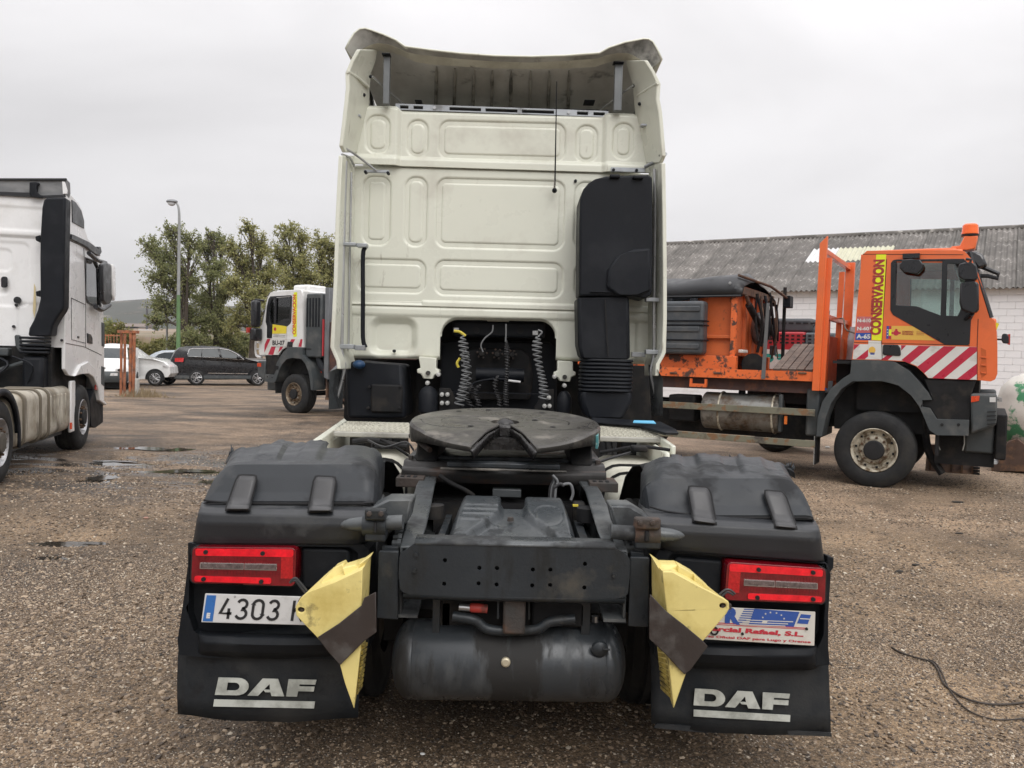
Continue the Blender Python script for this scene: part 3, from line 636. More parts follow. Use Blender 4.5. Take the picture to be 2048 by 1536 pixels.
def wall_sheet(name, zb, zt, nu, nv, hfun, us=None):
    us = np.linspace(0, 1, nu) if us is None else us; vv = np.linspace(0, 1, nv); rows = []
    for v in vv:
        zg = zb(0) * (1 - v) + zt(0) * v; xl, xr = interp(Lp, zg), interp(Rp, zg); X = xl + (xr - xl) * us
        Z = zb(X) * (1 - v) + zt(X) * v; rows.append((X, Z))
    X = np.array([r_[0] for r_ in rows]); Z = np.array([r_[1] for r_ in rows]); H = hfun(X, Z)
    mb = MB(); mb.grid([[(X[i, j], YW - H[i, j], Z[i, j]) for j in range(X.shape[1])] for i in range(X.shape[0])]); return mb
s1f = lambda x: interp(seam1, x); s2f = lambda x: interp(seam2, x); tpf = lambda x: interp(top_pts, x)
xs_l, xs_r = W2(796, 300)[0], W2(1210, 300)[0]
pan_up = [panel(733, 231, 782, 311, .07, .045), panel(814, 238, 857, 317, .07, .04), panel(878, 239, 1131, 326, .05, .05), panel(1151, 249, 1195, 328, .07, .04), panel(1224, 247, 1267, 323, .07, .045)]
pan_mid = [panel(726, 350, 781, 493, .05, .055), panel(810, 352, 854, 495, .07, .042), panel(873, 354, 1128, 503, .05, .05), panel(1149, 362, 1230, 500, .05, .05),
           panel(714, 515, 852, 589, .04, .05), panel(869, 518, 1126, 598, .05, .05), panel(1148, 525, 1260, 600, .05, .05)]
pan_mid += [(*W2(700, 604)[:1], W2(700, 606)[1], W2(846, 604)[0], W2(700, 598)[1], .01, .3)]
def h_up(X, Z):
    H = relief(X, Z, pan_up) + .035 * (1 - sm(xs_l - .02, xs_l + .03, X)) + .035 * sm(xs_r - .03, xs_r + .02, X)
    H += .02 * sm(.085, .045, Z - s1f(X)); H -= .03 * sm(.03, .0, tpf(X) - Z); return H
def h_mid(X, Z):
    H = relief(X, Z, pan_mid) - .012 * sm(.02, .0, s1f(X) - Z); H += .014 * sm(.05, .03, Z - s2f(X)); return H
bul = [panel(738, 632, 835, 716, .1, .4)]
def h_low(X, Z):
    H = np.zeros_like(X)
    for x0, z0, x1, z1, r, ins in bul: d = rr_sdf(X, Z, x0, z0, x1, z1, r); H -= .055 * sm(.01, -.06, d)
    r1 = rr_sdf(X, Z, W2(1262, 0)[0] + .0, W2(1262, 722)[1], W2(1296, 0)[0], W2(1296, 640)[1], .04); H -= .015 * sm(.01, -.02, r1)
    H -= .03 * sm(.025, 0, Z - ZBOT(X)); H += .012 * sm(.09, .06, s2f(X) - Z) - .012 * sm(.03, 0, s2f(X) - Z); return H
part(wall_sheet('u', s1f, tpf, 520, 110, h_up), 'upper_rear_panel', cream, solid=.02, smooth=70, fix=False)
part(wall_sheet('m', s2f, s1f, 520, 260, h_mid), 'rear_wall_panel', cream, solid=.02, smooth=70, fix=False)
# lower skirt of the wall, with the arch over the gearbox
nl, nr_ = W2(880, 700)[0], W2(1112, 700)[0]; arch_t = (W2(900, 638.5)[1], W2(1095, 641.5)[1]); ra = .14
botL, botR = [W2(690, 715), W2(838, 717)], [W2(1112, 719), W2(1162, 722), W2(1302, 728)]
def arch(X):
    t = arch_t[0] + (arch_t[1] - arch_t[0]) * (X - nl) / (nr_ - nl); d = np.minimum(X - nl, nr_ - X); c = np.clip(ra - d, 0, ra); return t - (ra - np.sqrt(np.maximum(ra * ra - c * c, 0)))
def ZBOT(X): return np.where(X <= nl, interp(botL, X), np.where(X >= nr_, interp(botR, X), arch(X)))
for nm, x0, x1, n_, fn in (('l', None, nl, 100, lambda X: interp(botL, X)), ('a', nl, nr_, 90, arch), ('r', nr_, None, 90, lambda X: interp(botR, X))):
    mb = MB(); rows = []
    for v in np.linspace(0, 1, 70):
        zg = botL[0][1] * (1 - v) + seam2[0][1] * v; a = interp(Lp, zg) if x0 is None else x0; b = interp(Rp, zg) if x1 is None else x1
        t = np.linspace(0, 1, n_); t = (1 - np.cos(t * math.pi)) / 2 if nm == 'a' else t; X = a + (b - a) * t; Z = fn(X) * (1 - v) + s2f(X) * v
        Hh = h_low(X, Z); rows.append([(X[j], YW - Hh[j], Z[j]) for j in range(n_)])
    mb.grid(rows); part(mb, 'lower_rear_panel', cream, solid=.02, smooth=70, fix=False)
# seams' shadow gap and the cab body behind the wall
zt_ = P(1000, 222, YW).z; zb_ = P(1000, 712, YW).z
mb = MB(); x0, x1 = P(707, 400, YW).x, P(1296, 400, YW).x
mb.prism([(x0 + .02, YW + .03, zb_ + .48), (x0 + .04, YW + .03, 3.1), (x0 + .1, YW + .03, zt_ - .06), (x1 - .1, YW + .03, zt_ - .1), (x1 - .04, YW + .03, 3.1), (x1 - .02, YW + .03, zb_ + .48)], (0, 2.05, 0))
part(mb, 'cab_body', cream, bevel=.06, seg=3)
for s, xx in ((-1, x0 + .01), (1, x1 - .01)):
    part(MB().bb((xx, YW + .95, 2.05), (xx + s * .012, YW + 1.75, 2.85)), 'door_window', mat('dark_glass%d' % s, (.02, .025, .03), .06, spec=.8), bevel=.004)
    part(MB().bb((xx - s * .01, YW + .03, zb_ + .02), (xx + s * .0, YW + .78, zb_ + .5)), 'cab_side_skirt', cream)
# cab rear feet
for q in (((837, 713), (873, 716), (872, 737), (879, 740), (878, 748), (869, 750), (866, 758), (846, 757), (842, 748), (834, 746), (834, 738), (841, 736)),
          ((1115, 721), (1146, 723), (1146, 742), (1152, 744), (1151, 751), (1143, 754), (1140, 764), (1119, 762), (1114, 754), (1107, 751), (1108, 744), (1115, 742))):
    part(MB().prism(PP(q, 6.52), (0, .12, 0)), 'cab_foot', cream, bevel=.008)
    c = P(sum(a for a, b in q) / 12, q[0][1] + 33, 6.5); part(MB().lathe([(.0, -.02), (.016, -.02), (.018, 0), (.018, .04)], c, (0, 1, 0), 12), 'foot_bolt', rust)

# ---- side fairings: upright blades standing out behind the wall
def blade(name, rows, m=cream, th=.03, lipn=True):
    """rows = (px, py) of the trailing edge at Y 6.22 and the px of the root at the wall"""
    out_, inn = [], []
    for (px, py, pr, Yt, Yr) in rows: out_.append(P(px, py, Yt)); inn.append(P(pr, py, Yr))
    sx_ = -1 if rows[0][0] < 1024 else 1; mb = MB(); secs = []
    for a, b in zip(out_, inn):
        o_ = V((-sx_ * th, 0, 0)); secs.append([a, a.lerp(b, .5) + V((sx_ * .012, 0, 0)), b, b + o_, a.lerp(b, .5) + o_ + V((sx_ * .012, 0, 0)), a + o_])
    mb.loft(secs); return part(mb, name, m, bevel=.006, smooth=50)
blade('side_fairing', [(677, 311, 703, 6.22, 6.6), (671, 430, 701, 6.22, 6.6), (667, 560, 698, 6.22, 6.6), (663, 640, 697, 6.22, 6.6), (660, 694, 696, 6.22, 6.6), (665, 706, 699, 6.22, 6.6), (672, 722, 703, 6.22, 6.6), (674, 738, 703, 6.22, 6.6)])
blade('side_fairing', [(1331, 326, 1305, 6.22, 6.6), (1333, 430, 1303, 6.22, 6.6), (1334, 560, 1303, 6.22, 6.6), (1334, 640, 1303, 6.22, 6.6), (1332, 705, 1303, 6.22, 6.6), (1328, 714, 1300, 6.22, 6.6), (1320, 728, 1296, 6.22, 6.6), (1318, 752, 1296, 6.22, 6.6)])
blade('upper_side_fairing', [(713, 99, 748, 6.24, 6.56), (700, 122, 744, 6.24, 6.56), (690, 146, 735, 6.24, 6.56), (691, 176, 732, 6.24, 6.58), (688, 205, 732, 6.24, 6.6), (683, 250, 722, 6.24, 6.6), (678, 292, 711, 6.24, 6.6), (684, 305, 709, 6.3, 6.6)])
blade('upper_side_fairing', [(1296, 121, 1259, 6.24, 6.56), (1310, 143, 1264, 6.24, 6.56), (1322, 168, 1272, 6.24, 6.56), (1320, 198, 1275, 6.24, 6.58), (1325, 225, 1277, 6.24, 6.6), (1329, 272, 1287, 6.24, 6.6), (1332, 312, 1294, 6.24, 6.6), (1326, 326, 1297, 6.3, 6.6)])
# pressed ribs across the upper fairings
for (a, b, c) in (((695, 143), (716, 156), (737, 174)), ((1316, 166), (1296, 178), (1275, 192))):
    part(MB().tube([P(*a, 6.23), P(*b, 6.38), P(*c, 6.53)], .012, 8), 'fairing_rib', cream)
# grey lower flaps of the fairings and their stays
for q, q2 in (([(659, 743), (674, 729), (685, 733), (684, 817), (657, 819)], None), ([(1315, 739), (1326, 757), (1326, 832), (1304, 832), (1298, 729)], None)):
    mb = MB(); mb.prism([P(x, y, 6.2 + (.25 if 672 < x < 1310 else 0)) for x, y in q], (.0, .03, 0)); part(mb, 'fairing_flap', frame_m, bevel=.004)
def pipe(name, pts, Y, r, m=steel, n=10, sm_=4):
    Ys = Y if isinstance(Y, (list, tuple)) else [Y] * len(pts)
    return part(MB().tube(smooth_pts([P(a, b, y) for (a, b), y in zip(pts, Ys)], sm_), r, n), name, m)
pipe('fairing_tube', [(692, 322), (689, 420), (686, 560), (684, 700), (689, 735), (676, 790), (668, 803)], 6.38, .013)
pipe('fairing_tube', [(1309, 338), (1310, 430), (1308, 600), (1308, 705), (1302, 745), (1311, 790), (1316, 812)], 6.38, .013)
pipe('fairing_tube', [(703, 345), (700, 500), (697, 700)], 6.5, .008)
for x, y, w_ in ((697, 489, 30), (693, 693, 36)):
    part(MB().bb(P(x - 18, y - 5, 6.36), P(x + 18, y + 5, 6.44)), 'fairing_bracket', alu, bevel=.004)
    part(MB().bb(P(x + 16, y - 3, 6.42), P(x + 40, y + 8, 6.5)), 'fairing_bracket', alu, bevel=.004)
for x, y in ((1306, 601), (1306, 705)): part(MB().bb(P(x - 14, y - 6, 6.34), P(x + 14, y + 4, 6.42)), 'fairing_bracket', alu, bevel=.004)
part(MB().bb(P(1264, 704, 6.5), P(1288, 714, 6.56)), 'fairing_bracket', alu, bevel=.003)
pipe('hinge_bar', [(730, 495), (726, 512), (726, 600), (726, 675), (731, 695)], [6.46] * 5, .017, black)
pipe('upper_stay', [(686, 294), (712, 310), (752, 341)], [6.3, 6.42, 6.52], .009)
pipe('upper_stay', [(684, 309), (700, 316), (708, 332)], [6.3, 6.42, 6.52], .009)
part(MB().bb(P(728, 339, 6.53), P(779, 347, 6.55)), 'stay_plate', alu, bevel=.003)
part(MB().bb(P(1222, 334, 6.53), P(1290, 346, 6.55)), 'stay_plate', alu, bevel=.003)
for x, y in ((731, 344), (776, 346), (1227, 340), (1273, 341), (1151, 362), (788, 702)): part(MB().lathe([(0, -.012), (.012, -.01), (.013, .03)], P(x, y, 6.53 if y < 400 and x != 1151 else 6.6), (0, 1, 0), 10), 'bolt', black)
pipe('upper_stay', [(1331, 308), (1320, 318), (1290, 334)], [6.3, 6.42, 6.52], .014, alu)
for x, y, s in ((716, 233, 1), (1289, 252, -1)): part(MB().bb(P(x - 7, y - 5, 6.46), P(x + 7, y + 4, 6.52)), 'fairing_clip', alu, bevel=.003)
for a in ((741, 153), (728, 190), (687, 292), (1266, 172), (1279, 208), (1321, 311)): part(MB().ell(P(*a, 6.3 if a[0] in (687, 1321) else 6.5), (.014, .014, .014), 8, 6), 'bolt', black)

# ---- roof spoiler: lip, wings, hollow underside with ribs
YL = 6.42
lip = [(691, 97), (698, 82), (708, 66), (719, 57.5), (730, 56), (742, 59.5), (766, 68), (791, 79), (810, 92.5), (860, 99), (921, 106), (990, 111), (1062, 112.5), (1130, 110.5), (1199, 105.5), (1217, 95), (1250, 84), (1287, 77), (1297, 77.5), (1306, 83), (1316, 100), (1324, 119)]
inn = [(704, 116), (712, 106), (722, 99), (740, 90), (756, 86), (775, 88), (795, 95), (814, 104), (830, 108), (862, 112), (921, 118), (990, 123), (1062, 125), (1130, 122), (1195, 117), (1213, 110), (1235, 106), (1253, 106), (1266, 110), (1282, 120), (1292, 130), (1305, 136)]
inn2 = [(717, 130), (726, 118), (735, 110), (748, 104), (760, 101), (778, 104), (800, 110), (816, 117), (832, 124), (862, 129), (921, 133), (990, 137), (1062, 138), (1130, 137), (1190, 134), (1210, 127), (1232, 121), (1247, 120), (1258, 124), (1270, 134), (1280, 144), (1290, 152)]
lipo = [P(a, b, YL) for a, b in lip]; lipi = [P(a, b, YL + .05) for a, b in inn]; lip2 = [P(a, b, YL + .14) for a, b in inn2]
mb = MB(); o_off = [p + V((0, .22, -.012)) for p in lipo]
fr_ = []
for i, p in enumerate(lipo):
    u = i / (len(lipo) - 1) * 2 - 1; fr_.append(V((u * 1.02 - .06, 8.45, 3.2 + .25 * (1 - abs(u) ** 4))))
mid_ = [a.lerp(b, .45) + V((0, 0, .2)) for a, b in zip(o_off, fr_)]
mb.grid([lipo, o_off, mid_, fr_]); part(mb, 'roof_spoiler_top', cream, solid=.012, smooth=60)
mb = MB(); mb.grid([lipo, lipi]); part(mb, 'spoiler_lip', mat('sooty_lip', (.50, .495, .46), .6, var=.1, vs=1.6, dirt=((.17, .165, .15), .5, 2.2, .16), dirt2=((.06, .06, .055), .2, 5, .08)), smooth=60)
mb = MB(); mb.grid([lipi, lip2]); part(mb, 'spoiler_flange', creamd, smooth=60)
nn = len(lip2); und = []
for v in np.linspace(0, 1, 12):
    row = []
    for i, p in enumerate(lip2):
        u = i / (nn - 1) * 2 - 1; tgt = V((u * 1.0 - .06, 8.3, 3.13 + .2 * (1 - abs(u) ** 4))); row.append(p.lerp(tgt, v) + V((0, 0, .10 * math.sin(v * math.pi))))
    und.append(row)
mb = MB(); mb.grid(und); part(mb, 'spoiler_underside', inner_w, smooth=60)
for q in (([(717, 130), (716, 170), (716, 205), (722, 236)], 0), ([(1290, 152), (1291, 190), (1292, 222), (1288, 250)], -1)):
    mb = MB(); mb.grid([[P(a, b, 6.56) for a, b in q[0]], [P(a, b, 6.56) + V((0, 1.6, -.1)) for a, b in q[0]]]); part(mb, 'spoiler_side', inner_w, solid=.01)
post_m = mat('grey_post', (.16, .17, .175), .5, .3, var=.15, vs=4)
rib_m = mat('rib_shade', (.34, .33, .30), .7, dirt=((.1, .1, .09), .4, 6, .1))
for x in (872, 909, 947, 984, 1022, 1061, 1098, 1138):
    pts = []
    for j in range(0, 7):
        row = und[j]; X_ = P(x, 160, row[nn // 2].y).x; fx = float(np.interp(X_, [p.x for p in row], range(nn))); i0 = min(int(fx), nn - 2); pts.append(row[i0].lerp(row[i0 + 1], fx - i0) + V((0, .02, -.012)))
    part(MB().tube(pts, [.006] + [.014] * 6, 8), 'spoiler_rib', rib_m)
part(MB().bb(P(767, 112, 6.5), P(780, 212, 6.55)), 'spoiler_post', post_m, bevel=.005)
part(MB().bb(P(1230, 128, 6.5), P(1242, 225, 6.55)), 'spoiler_post', post_m, bevel=.005)
part(MB().bb(P(763, 105, 6.46), P(783, 116, 6.54)), 'post_foot', black, bevel=.005); part(MB().bb(P(1227, 122, 6.46), P(1246, 132, 6.54)), 'post_foot', black, bevel=.005)
pipe('spoiler_stay', [(745, 153), (775, 181), (806, 208)], [6.46, 6.6, 6.75], .009, steel); pipe('spoiler_stay', [(1266, 171), (1234, 195), (1201, 219)], [6.46, 6.6, 6.75], .009, steel)
# slotted bar on the roof edge
ba, bb_ = P(791, 207, 6.62), P(1217, 222, 6.62); bc, bd = P(791, 219, 6.62), P(1217, 234, 6.62)
def onbar(px, f): t = (px - 791) / 426; a = ba.lerp(bb_, t); b = bc.lerp(bd, t); return a.lerp(b, f)
holes = [[onbar(a, .25), onbar(b, .25), onbar(b, .8), onbar(a, .8)] for a, b in ((800, 817), (827, 846), (899, 962), (971, 1035), (1044, 1108), (1154, 1176), (1187, 1210))]
part(MB().prism([ba, bb_, bd, bc], (0, .02, 0), holes), 'slotted_bar', alu)
part(MB().bb(P(795, 209, 6.9), P(1215, 236, 6.95)), 'roof_edge_gap', blackd)
for x in (869, 1137): part(MB().lathe([(0, -.01), (.012, -.01), (.012, .02)], onbar(x, .5), (0, 1, 0), 10), 'bolt', steel)
for x in (838, 1178): part(MB().bb(P(x - 9, 199, 6.66), P(x + 9, 212, 6.8)), 'marker_mount', black, bevel=.01)
# aerial
an = part(MB().tube([P(1113.5, 163, 6.4), P(1110, 361, 6.5)], [.0035, .006], 6), 'aerial', black); part(MB().tube([P(1110, 358, 6.5), P(1109, 376, 6.53)], .008, 8), 'aerial_spring', steel, parent=an); part(MB().ell(P(1109, 381, 6.55), (.02, .03, .02)), 'aerial_base', black, parent=an)

# ---- air intake stack
q = [(1158, 592), (1158.5, 470), (1160, 399), (1167, 378), (1177, 366), (1190, 358), (1214, 352), (1260, 350), (1297, 349), (1305, 354), (1306, 480), (1305, 583), (1302, 590), (1291, 597), (1278, 594), (1266, 592)]
part(MB().prism(PP(q, 6.2), (0, .34, 0)), 'air_intake', black, bevel=.03, seg=3)
part(MB().prism(PP([(1233, 590), (1214, 575), (1216, 540), (1235, 512), (1268, 498), (1302, 495), (1303, 580), (1280, 590)], 6.165), (0, .05, 0)), 'intake_bulge', black, bevel=.028, seg=3)
part(MB().prism(PP([(1154, 594), (1259, 592), (1260, 640), (1261, 719), (1162, 717), (1156, 690)], 6.22), (0, .32, 0)), 'intake_duct', black, bevel=.025, seg=3)
part(MB().tube([P(1210, 600, 6.2), P(1216, 712, 6.2)], .006, 6), 'duct_seam', gap); part(MB().bb(P(1180, 582, 6.18), P(1244, 586, 6.2)), 'intake_rib', black, bevel=.004)
mb = MB(); prof = []; 
c0_, c1_ = P(1212, 718, 6.38), P(1213, 784, 6.38); Lh = (c0_ - c1_).length
for k in range(9):
    for a, b in ((0, .198), (.3, .205), (.55, .205), (.85, .188)): prof.append((b, (k + a) / 9 * Lh))
rows = []
for r_, h in prof: rows.append([V((c0_.x + math.copysign(abs(math.cos(t)) ** .6, math.cos(t)) * r_, 6.38 + math.copysign(abs(math.sin(t)) ** .6, math.sin(t)) * .17 * r_ / .2, c0_.z - h)) for t in [2 * math.pi * k / 36 for k in range(36)]])
mb.grid(rows, True); part(mb, 'intake_bellows', black, smooth=60)
part(MB().prism(PP([(1161, 783), (1266, 785), (1264, 806), (1248, 838), (1172, 836), (1162, 806)], 6.24), (0, .3, 0)), 'intake_lower_duct', black, bevel=.03, seg=3)
for a in ((1229, 352), (1275, 354)): part(MB().bb(P(a[0] - 9, a[1] - 4, 6.17), P(a[0] + 9, a[1] + 8, 6.24)), 'intake_clip', black, bevel=.01)

# ---- behind and under the cab
part(MB().prism(PP([(690, 735), (702, 722), (806, 730), (812, 838), (694, 838)], 6.5), (0, .5, 0)), 'battery_box', black, bevel=.03, seg=3)
part(MB().bb(P(742, 768, 6.47), P(805, 826, 6.5)), 'battery_lid', blackd, bevel=.015)
for a in ((738, 774), (736, 816), (800, 774), (798, 816)): part(MB().lathe([(0, -.012), (.012, -.008), (.012, .02)], P(*a, 6.47), (0, 1, 0), 8), 'bolt', blackd)
part(MB().ell(P(718, 729, 6.44), (.05, .05, .035)), 'filler_cap', mat('blue_cap', (.015, .05, .12), .5))
part(MB().bb(P(690, 716, 7.3), P(1300, 870, 7.35)), 'underbody_panel', blackd)
part(MB().bb(P(835, 636, 7.25), P(1150, 860, 7.35)), 'engine_cover', blackd)
# hollow under the arch
part(MB().bb(P(905, 640, 6.78), P(1088, 678, 7.0)), 'tunnel_crossmember', black, bevel=.02)
for x in (952, 1041): part(MB().lathe([(0, 0), (.028, 0), (.028, .02)], P(x, 661, 6.76), (0, 1, 0), 16), 'crossmember_hole', gap)
part(MB().bb(P(974, 637, 6.74), P(1018, 644, 6.8)), 'tunnel_tab', creamd, bevel=.004)
part(MB().prism(PP([(882, 684), (905, 680), (1100, 684), (1114, 700), (1114, 860), (878, 860)], 7.05), (0, .2, 0)), 'engine_bulkhead', black, bevel=.04, seg=3)
part(MB().prism(PP([(930, 702), (945, 695), (1045, 697), (1062, 712), (1066, 760), (1060, 800), (938, 800), (926, 750)], 6.95), (0, .15, 0)), 'gearbox_housing', blackd, bevel=.04, seg=3)
part(MB().cyl(P(952, 748, 6.8), P(1048, 751, 6.8), .055, 20), 'air_dryer', black)
for x, y, r_ in ((964, 706, .035), (995, 708, .035), (1024, 709, .03)):
    c = part(MB().lathe([(0, -.05), (r_ * .6, -.05), (r_ * .7, 0), (r_, 0), (r_, .05)], P(x, y, 6.85), (0, 1, 0), 16), 'air_coupling', blackd)
    for k in range(6): part(MB().ell(P(x, y, 6.84) + V((r_ * 1.1 * math.cos(k), -.0, r_ * 1.1 * math.sin(k))), (.010, .010, .010), 6, 4), 'coupling_bolt', hub_m if 0 else rust, parent=c)
bolt_w = mat('pale_bolt', (.5, .5, .48), .5, .3)
for x, y in ((884, 789), (895, 789), (884, 806), (895, 806), (1098, 795), (1089, 812), (1099, 812), (877, 749), (855, 766), (1109, 753), (1129, 771)):
    part(MB().lathe([(0, -.022), (.016, -.018), (.018, 0), (.018, .03)], P(x, y, 6.5), (0, 1, 0), 12), 'frame_bolt', bolt_w)
part(MB().prism(PP([(878, 776), (900, 776), (920, 815), (905, 850), (878, 850)], 6.52), (0, .03, 0)), 'frame_gusset', blackd, bevel=.005)
part(MB().prism(PP([(1108, 778), (1090, 780), (1068, 815), (1082, 850), (1108, 850)], 6.52), (0, .03, 0)), 'frame_gusset', blackd, bevel=.005)
part(MB().bb(P(880, 783, 6.6), P(1105, 789, 6.7)), 'cross_strut', black, bevel=.01)
for x, y0_, y1_, Y_, r_ in ((857, 772, 812, 6.5, .075), (1129, 782, 815, 6.5, .06)):
    c = P(x, y0_, Y_); part(MB().lathe([(.02, 0), (r_ * .7, -.02), (r_, -.06), (r_, -.2), (r_ * .8, -.22)], c, (0, 0, 1), 20), 'air_spring', black)
def coil(name, top, bot, r_, turns, th, m, Y, mid=None, wob=.02):
    rnd = random.Random(int(top[0])); a, b = P(*top, Y), P(*bot, Y + .05); pts = []; n = int(turns * 12)
    for i in range(n + 1):
        t = i / n; c = a.lerp(b, t) + V(((math.sin(t * 5 + top[0]) * wob), 0, 0)); g = 2 * math.pi * turns * (t + .02 * math.sin(t * 9)); k = r_ * (.85 + .15 * math.sin(t * 7 + 1)) * min(1, t * 8 + .2)
        pts.append(c + V((math.cos(g) * k, math.sin(g) * k, 0)))
    return part(MB().tube(pts, th, 6), name, m)
coil_g = mat('grey_air_line', (.16, .165, .17), .4, var=.1, vs=8)
coil_b = mat('black_air_line', (.03, .03, .032), .4, var=.1, vs=8)
yel = mat('yellow_sleeve', (.55, .45, .05), .5)
coil('coiled_air_line', (929, 672), (922, 812), .036, 16, .0062, coil_g, 6.32); coil('coiled_air_line', (935, 700), (930, 800), .030, 9, .0055, coil_g, 6.4)
coil('coiled_air_line', (1078, 672), (1083, 800), .036, 15, .0062, coil_g, 6.32)
coil('coiled_cable', (1012, 682), (1014, 812), .018, 26, .0055, coil_b, 6.4, wob=.008); coil('coiled_cable', (996, 752), (994, 812), .018, 11, .005, coil_b, 6.42); coil('coiled_cable', (958, 770), (952, 812), .022, 7, .005, coil_b, 6.42); coil('coiled_cable', (938, 770), (940, 812), .022, 7, .005, coil_b, 6.42)
pipe('air_hose', [(908, 662), (920, 664), (931, 672)], 6.34, .011, yel); pipe('air_hose', [(917, 735), (914, 726), (920, 716)], 6.34, .010, yel)
pipe('air_hose', [(986, 650), (984, 664), (970, 676), (962, 690), (966, 704)], 6.6, .006, coil_g); pipe('air_hose', [(1012, 648), (1012, 668), (1011, 684)], 6.5, .006, coil_g); pipe('air_hose', [(1078, 672), (1084, 664), (1076, 660)], 6.36, .007, coil_g)
pipe('brake_pipe', [(938, 772), (960, 762), (1000, 758), (1042, 765)], 6.55, .008, black); part(MB().tube([P(1016, 761, 6.54), P(1041, 764, 6.54)], .009, 8), 'hose_label', mat('pale_tape', (.6, .6, .6), .5))
for x, y in ((912, 660), (1070, 666)): part(MB().bb(P(x - 5, y - 5, 6.7), P(x + 6, y + 5, 6.74)), 'hose_holder', steel, bevel=.004)

# ---- steps, side skirts, fuel tanks
tread_m = mat('tread_plate', (.36, .35, .31), .5, var=.1, vs=3, dirt=((.2, .19, .17), .4, 4, .12))
def tread(name, q):
    a, b, c, d = [P(x, y, Y) for x, y, Y in q]; z = (a.z + b.z + c.z + d.z) / 4
    for p in (a, b, c, d): p.z = z + (.02 if p.y > 5.8 else 0)
    o = part(MB().prism([a, b, c, d], (0, 0, -.035)), name, tread_m, bevel=.008)
    mb = MB(); w = (b - a); 
    for i in range(26):
        for j in range(9):
            u, v = (i + .5 * (j % 2) + .3) / 27, (j + .5) / 9; p = a.lerp(b, u).lerp(d.lerp(c, u), v) + V((0, 0, .004)); r_ = Matrix.Rotation(R(42 if (i + j) % 2 else -42), 3, 'Z'); mb.box(p, (.036, .013, .008), r_)
    mb.build('tread_studs', creamd, o, world=True, kind='stuff'); return o
tread('catwalk_plate', [(698, 841, 6.1), (820, 845, 6.1), (836, 876, 5.55), (667, 871, 5.55)])
tread('catwalk_plate', [(1190, 850, 6.1), (1290, 853, 6.1), (1325, 884, 5.55), (1186, 882, 5.55)])
for s, a, b, c, d in ((-1, (688, 836), (694, 842), (634, 884), (622, 882)), (1, (1286, 850), (1293, 850), (1352, 892), (1344, 892))):
    mb = MB(); mb.prism([P(a[0], a[1], 6.2), P(b[0], b[1], 6.2), P(c[0], c[1], 5.2), P(d[0], d[1], 5.2)], (0, 0, -.06)); part(mb, 'skirt_edge', cream, bevel=.006)
    p1, p2 = P(a[0], a[1], 6.2), P(d[0], d[1], 5.2)
    part(MB().bb((p1.x, 5.1, .4), (p1.x + .03 * -s, 6.3, p2.z - .03)), 'side_skirt', cream, bevel=.02)
    part(MB().bb((p1.x + s * .02, 6.3, .42), (p1.x - s * .14, 6.62, 1.1)), 'cab_step_housing', blackd, bevel=.03)
for s in (-1, 1):
    xa, xb = s * .62 - .05, s * 1.18 - .05; secs = []
    for y, k in ((4.72, .86), (4.76, .95), (4.85, 1), (5.5, 1), (5.9, 1)):
        secs.append([V(((xa + xb) / 2 + px_ * k, y, .745 + pz_ * k)) for px_, pz_ in rrect(-.28, -.27, .28, .27, .14, 5)])
    o = part(MB().loft(secs), 'fuel_tank', creamd, smooth=50)
    for y in (4.95, 5.3): part(MB().tube([V(((xa + xb) / 2 + a, y, .745 + b)) for a, b in rrect(-.287, -.277, .287, .277, .14, 5)], .012, 4, closed=True), 'tank_strap', blackd, parent=o)
pipe('wiring_loom', [(706, 884), (740, 880), (780, 888), (815, 893)], 5.0, .018, blackd); pipe('wiring_loom', [(760, 878), (800, 900), (822, 915)], 4.8, .008, blackd); pipe('wiring_loom', [(735, 880), (770, 894), (812, 884), (830, 905)], 4.75, .006, coil_b)
pipe('wiring_loom', [(1200, 905), (1230, 900), (1280, 893), (1340, 900)], 4.9, .010, blackd); pipe('wiring_loom', [(1196, 925), (1225, 915), (1262, 905)], 4.8, .008, coil_b)
part(MB().bb(P(1265, 893, 4.7), P(1290, 901, 4.8)), 'loom_clip', blackd, bevel=.01)
# dark step moulding at the right sill, with a blue label
part(MB().prism([P(1182, 834, 6.15), P(1322, 843, 5.9), P(1352, 858, 5.5), P(1359, 866, 5.4), P(1330, 866, 5.45), P(1280, 852, 5.9), P(1186, 845, 6.1)], (0, .04, -.02)), 'sill_moulding', black, bevel=.008)
part(MB().prism([P(1268, 842, 5.89), P(1307, 843, 5.86), P(1312, 848, 5.84), P(1266, 846, 5.87)], (0, 0, .006)), 'blue_label', mat('blue_sticker', (.12, .42, .65), .4))

# ---- chassis rails, cross beam, tail
def rail(s, flange, Ys):
    """flange = outer and inner pixel of the top flange from front to back"""
    o_, i_ = [P(a, b, y) for (a, b, c, d), y in zip(flange, Ys)], [P(c, d, y) for (a, b, c, d), y in zip(flange, Ys)]
    mb = MB(); n = len(o_); th = V((0, 0, -.012))
    for k in range(n): i_[k].z = o_[k].z
    mb.loft([[a, b, b + th, a + V((-s * .012, 0, -.012)), a + V((-s * .012, 0, -.26)), a + V((0, 0, -.26))] for a, b in zip(o_, i_)])
    part(mb, 'chassis_rail', frame_m, bevel=.006)
    # lower flange
    mb = MB(); mb.loft([[a + V((0, 0, -.26)), b + V((0, 0, -.26)), b + V((0, 0, -.272)), a + V((0, 0, -.272))] for a, b in zip(o_, i_)]); part(mb, 'rail_lower_flange', frame_m)
    return o_
oL = rail(-1, [(858, 850, 880, 850), (848, 940, 877, 940), (832, 970, 869, 971), (822, 1008, 862, 1012), (811, 1050, 852, 1062), (800, 1092, 838, 1090)], [6.3, 4.15, 3.8, 3.55, 3.28, 3.09])
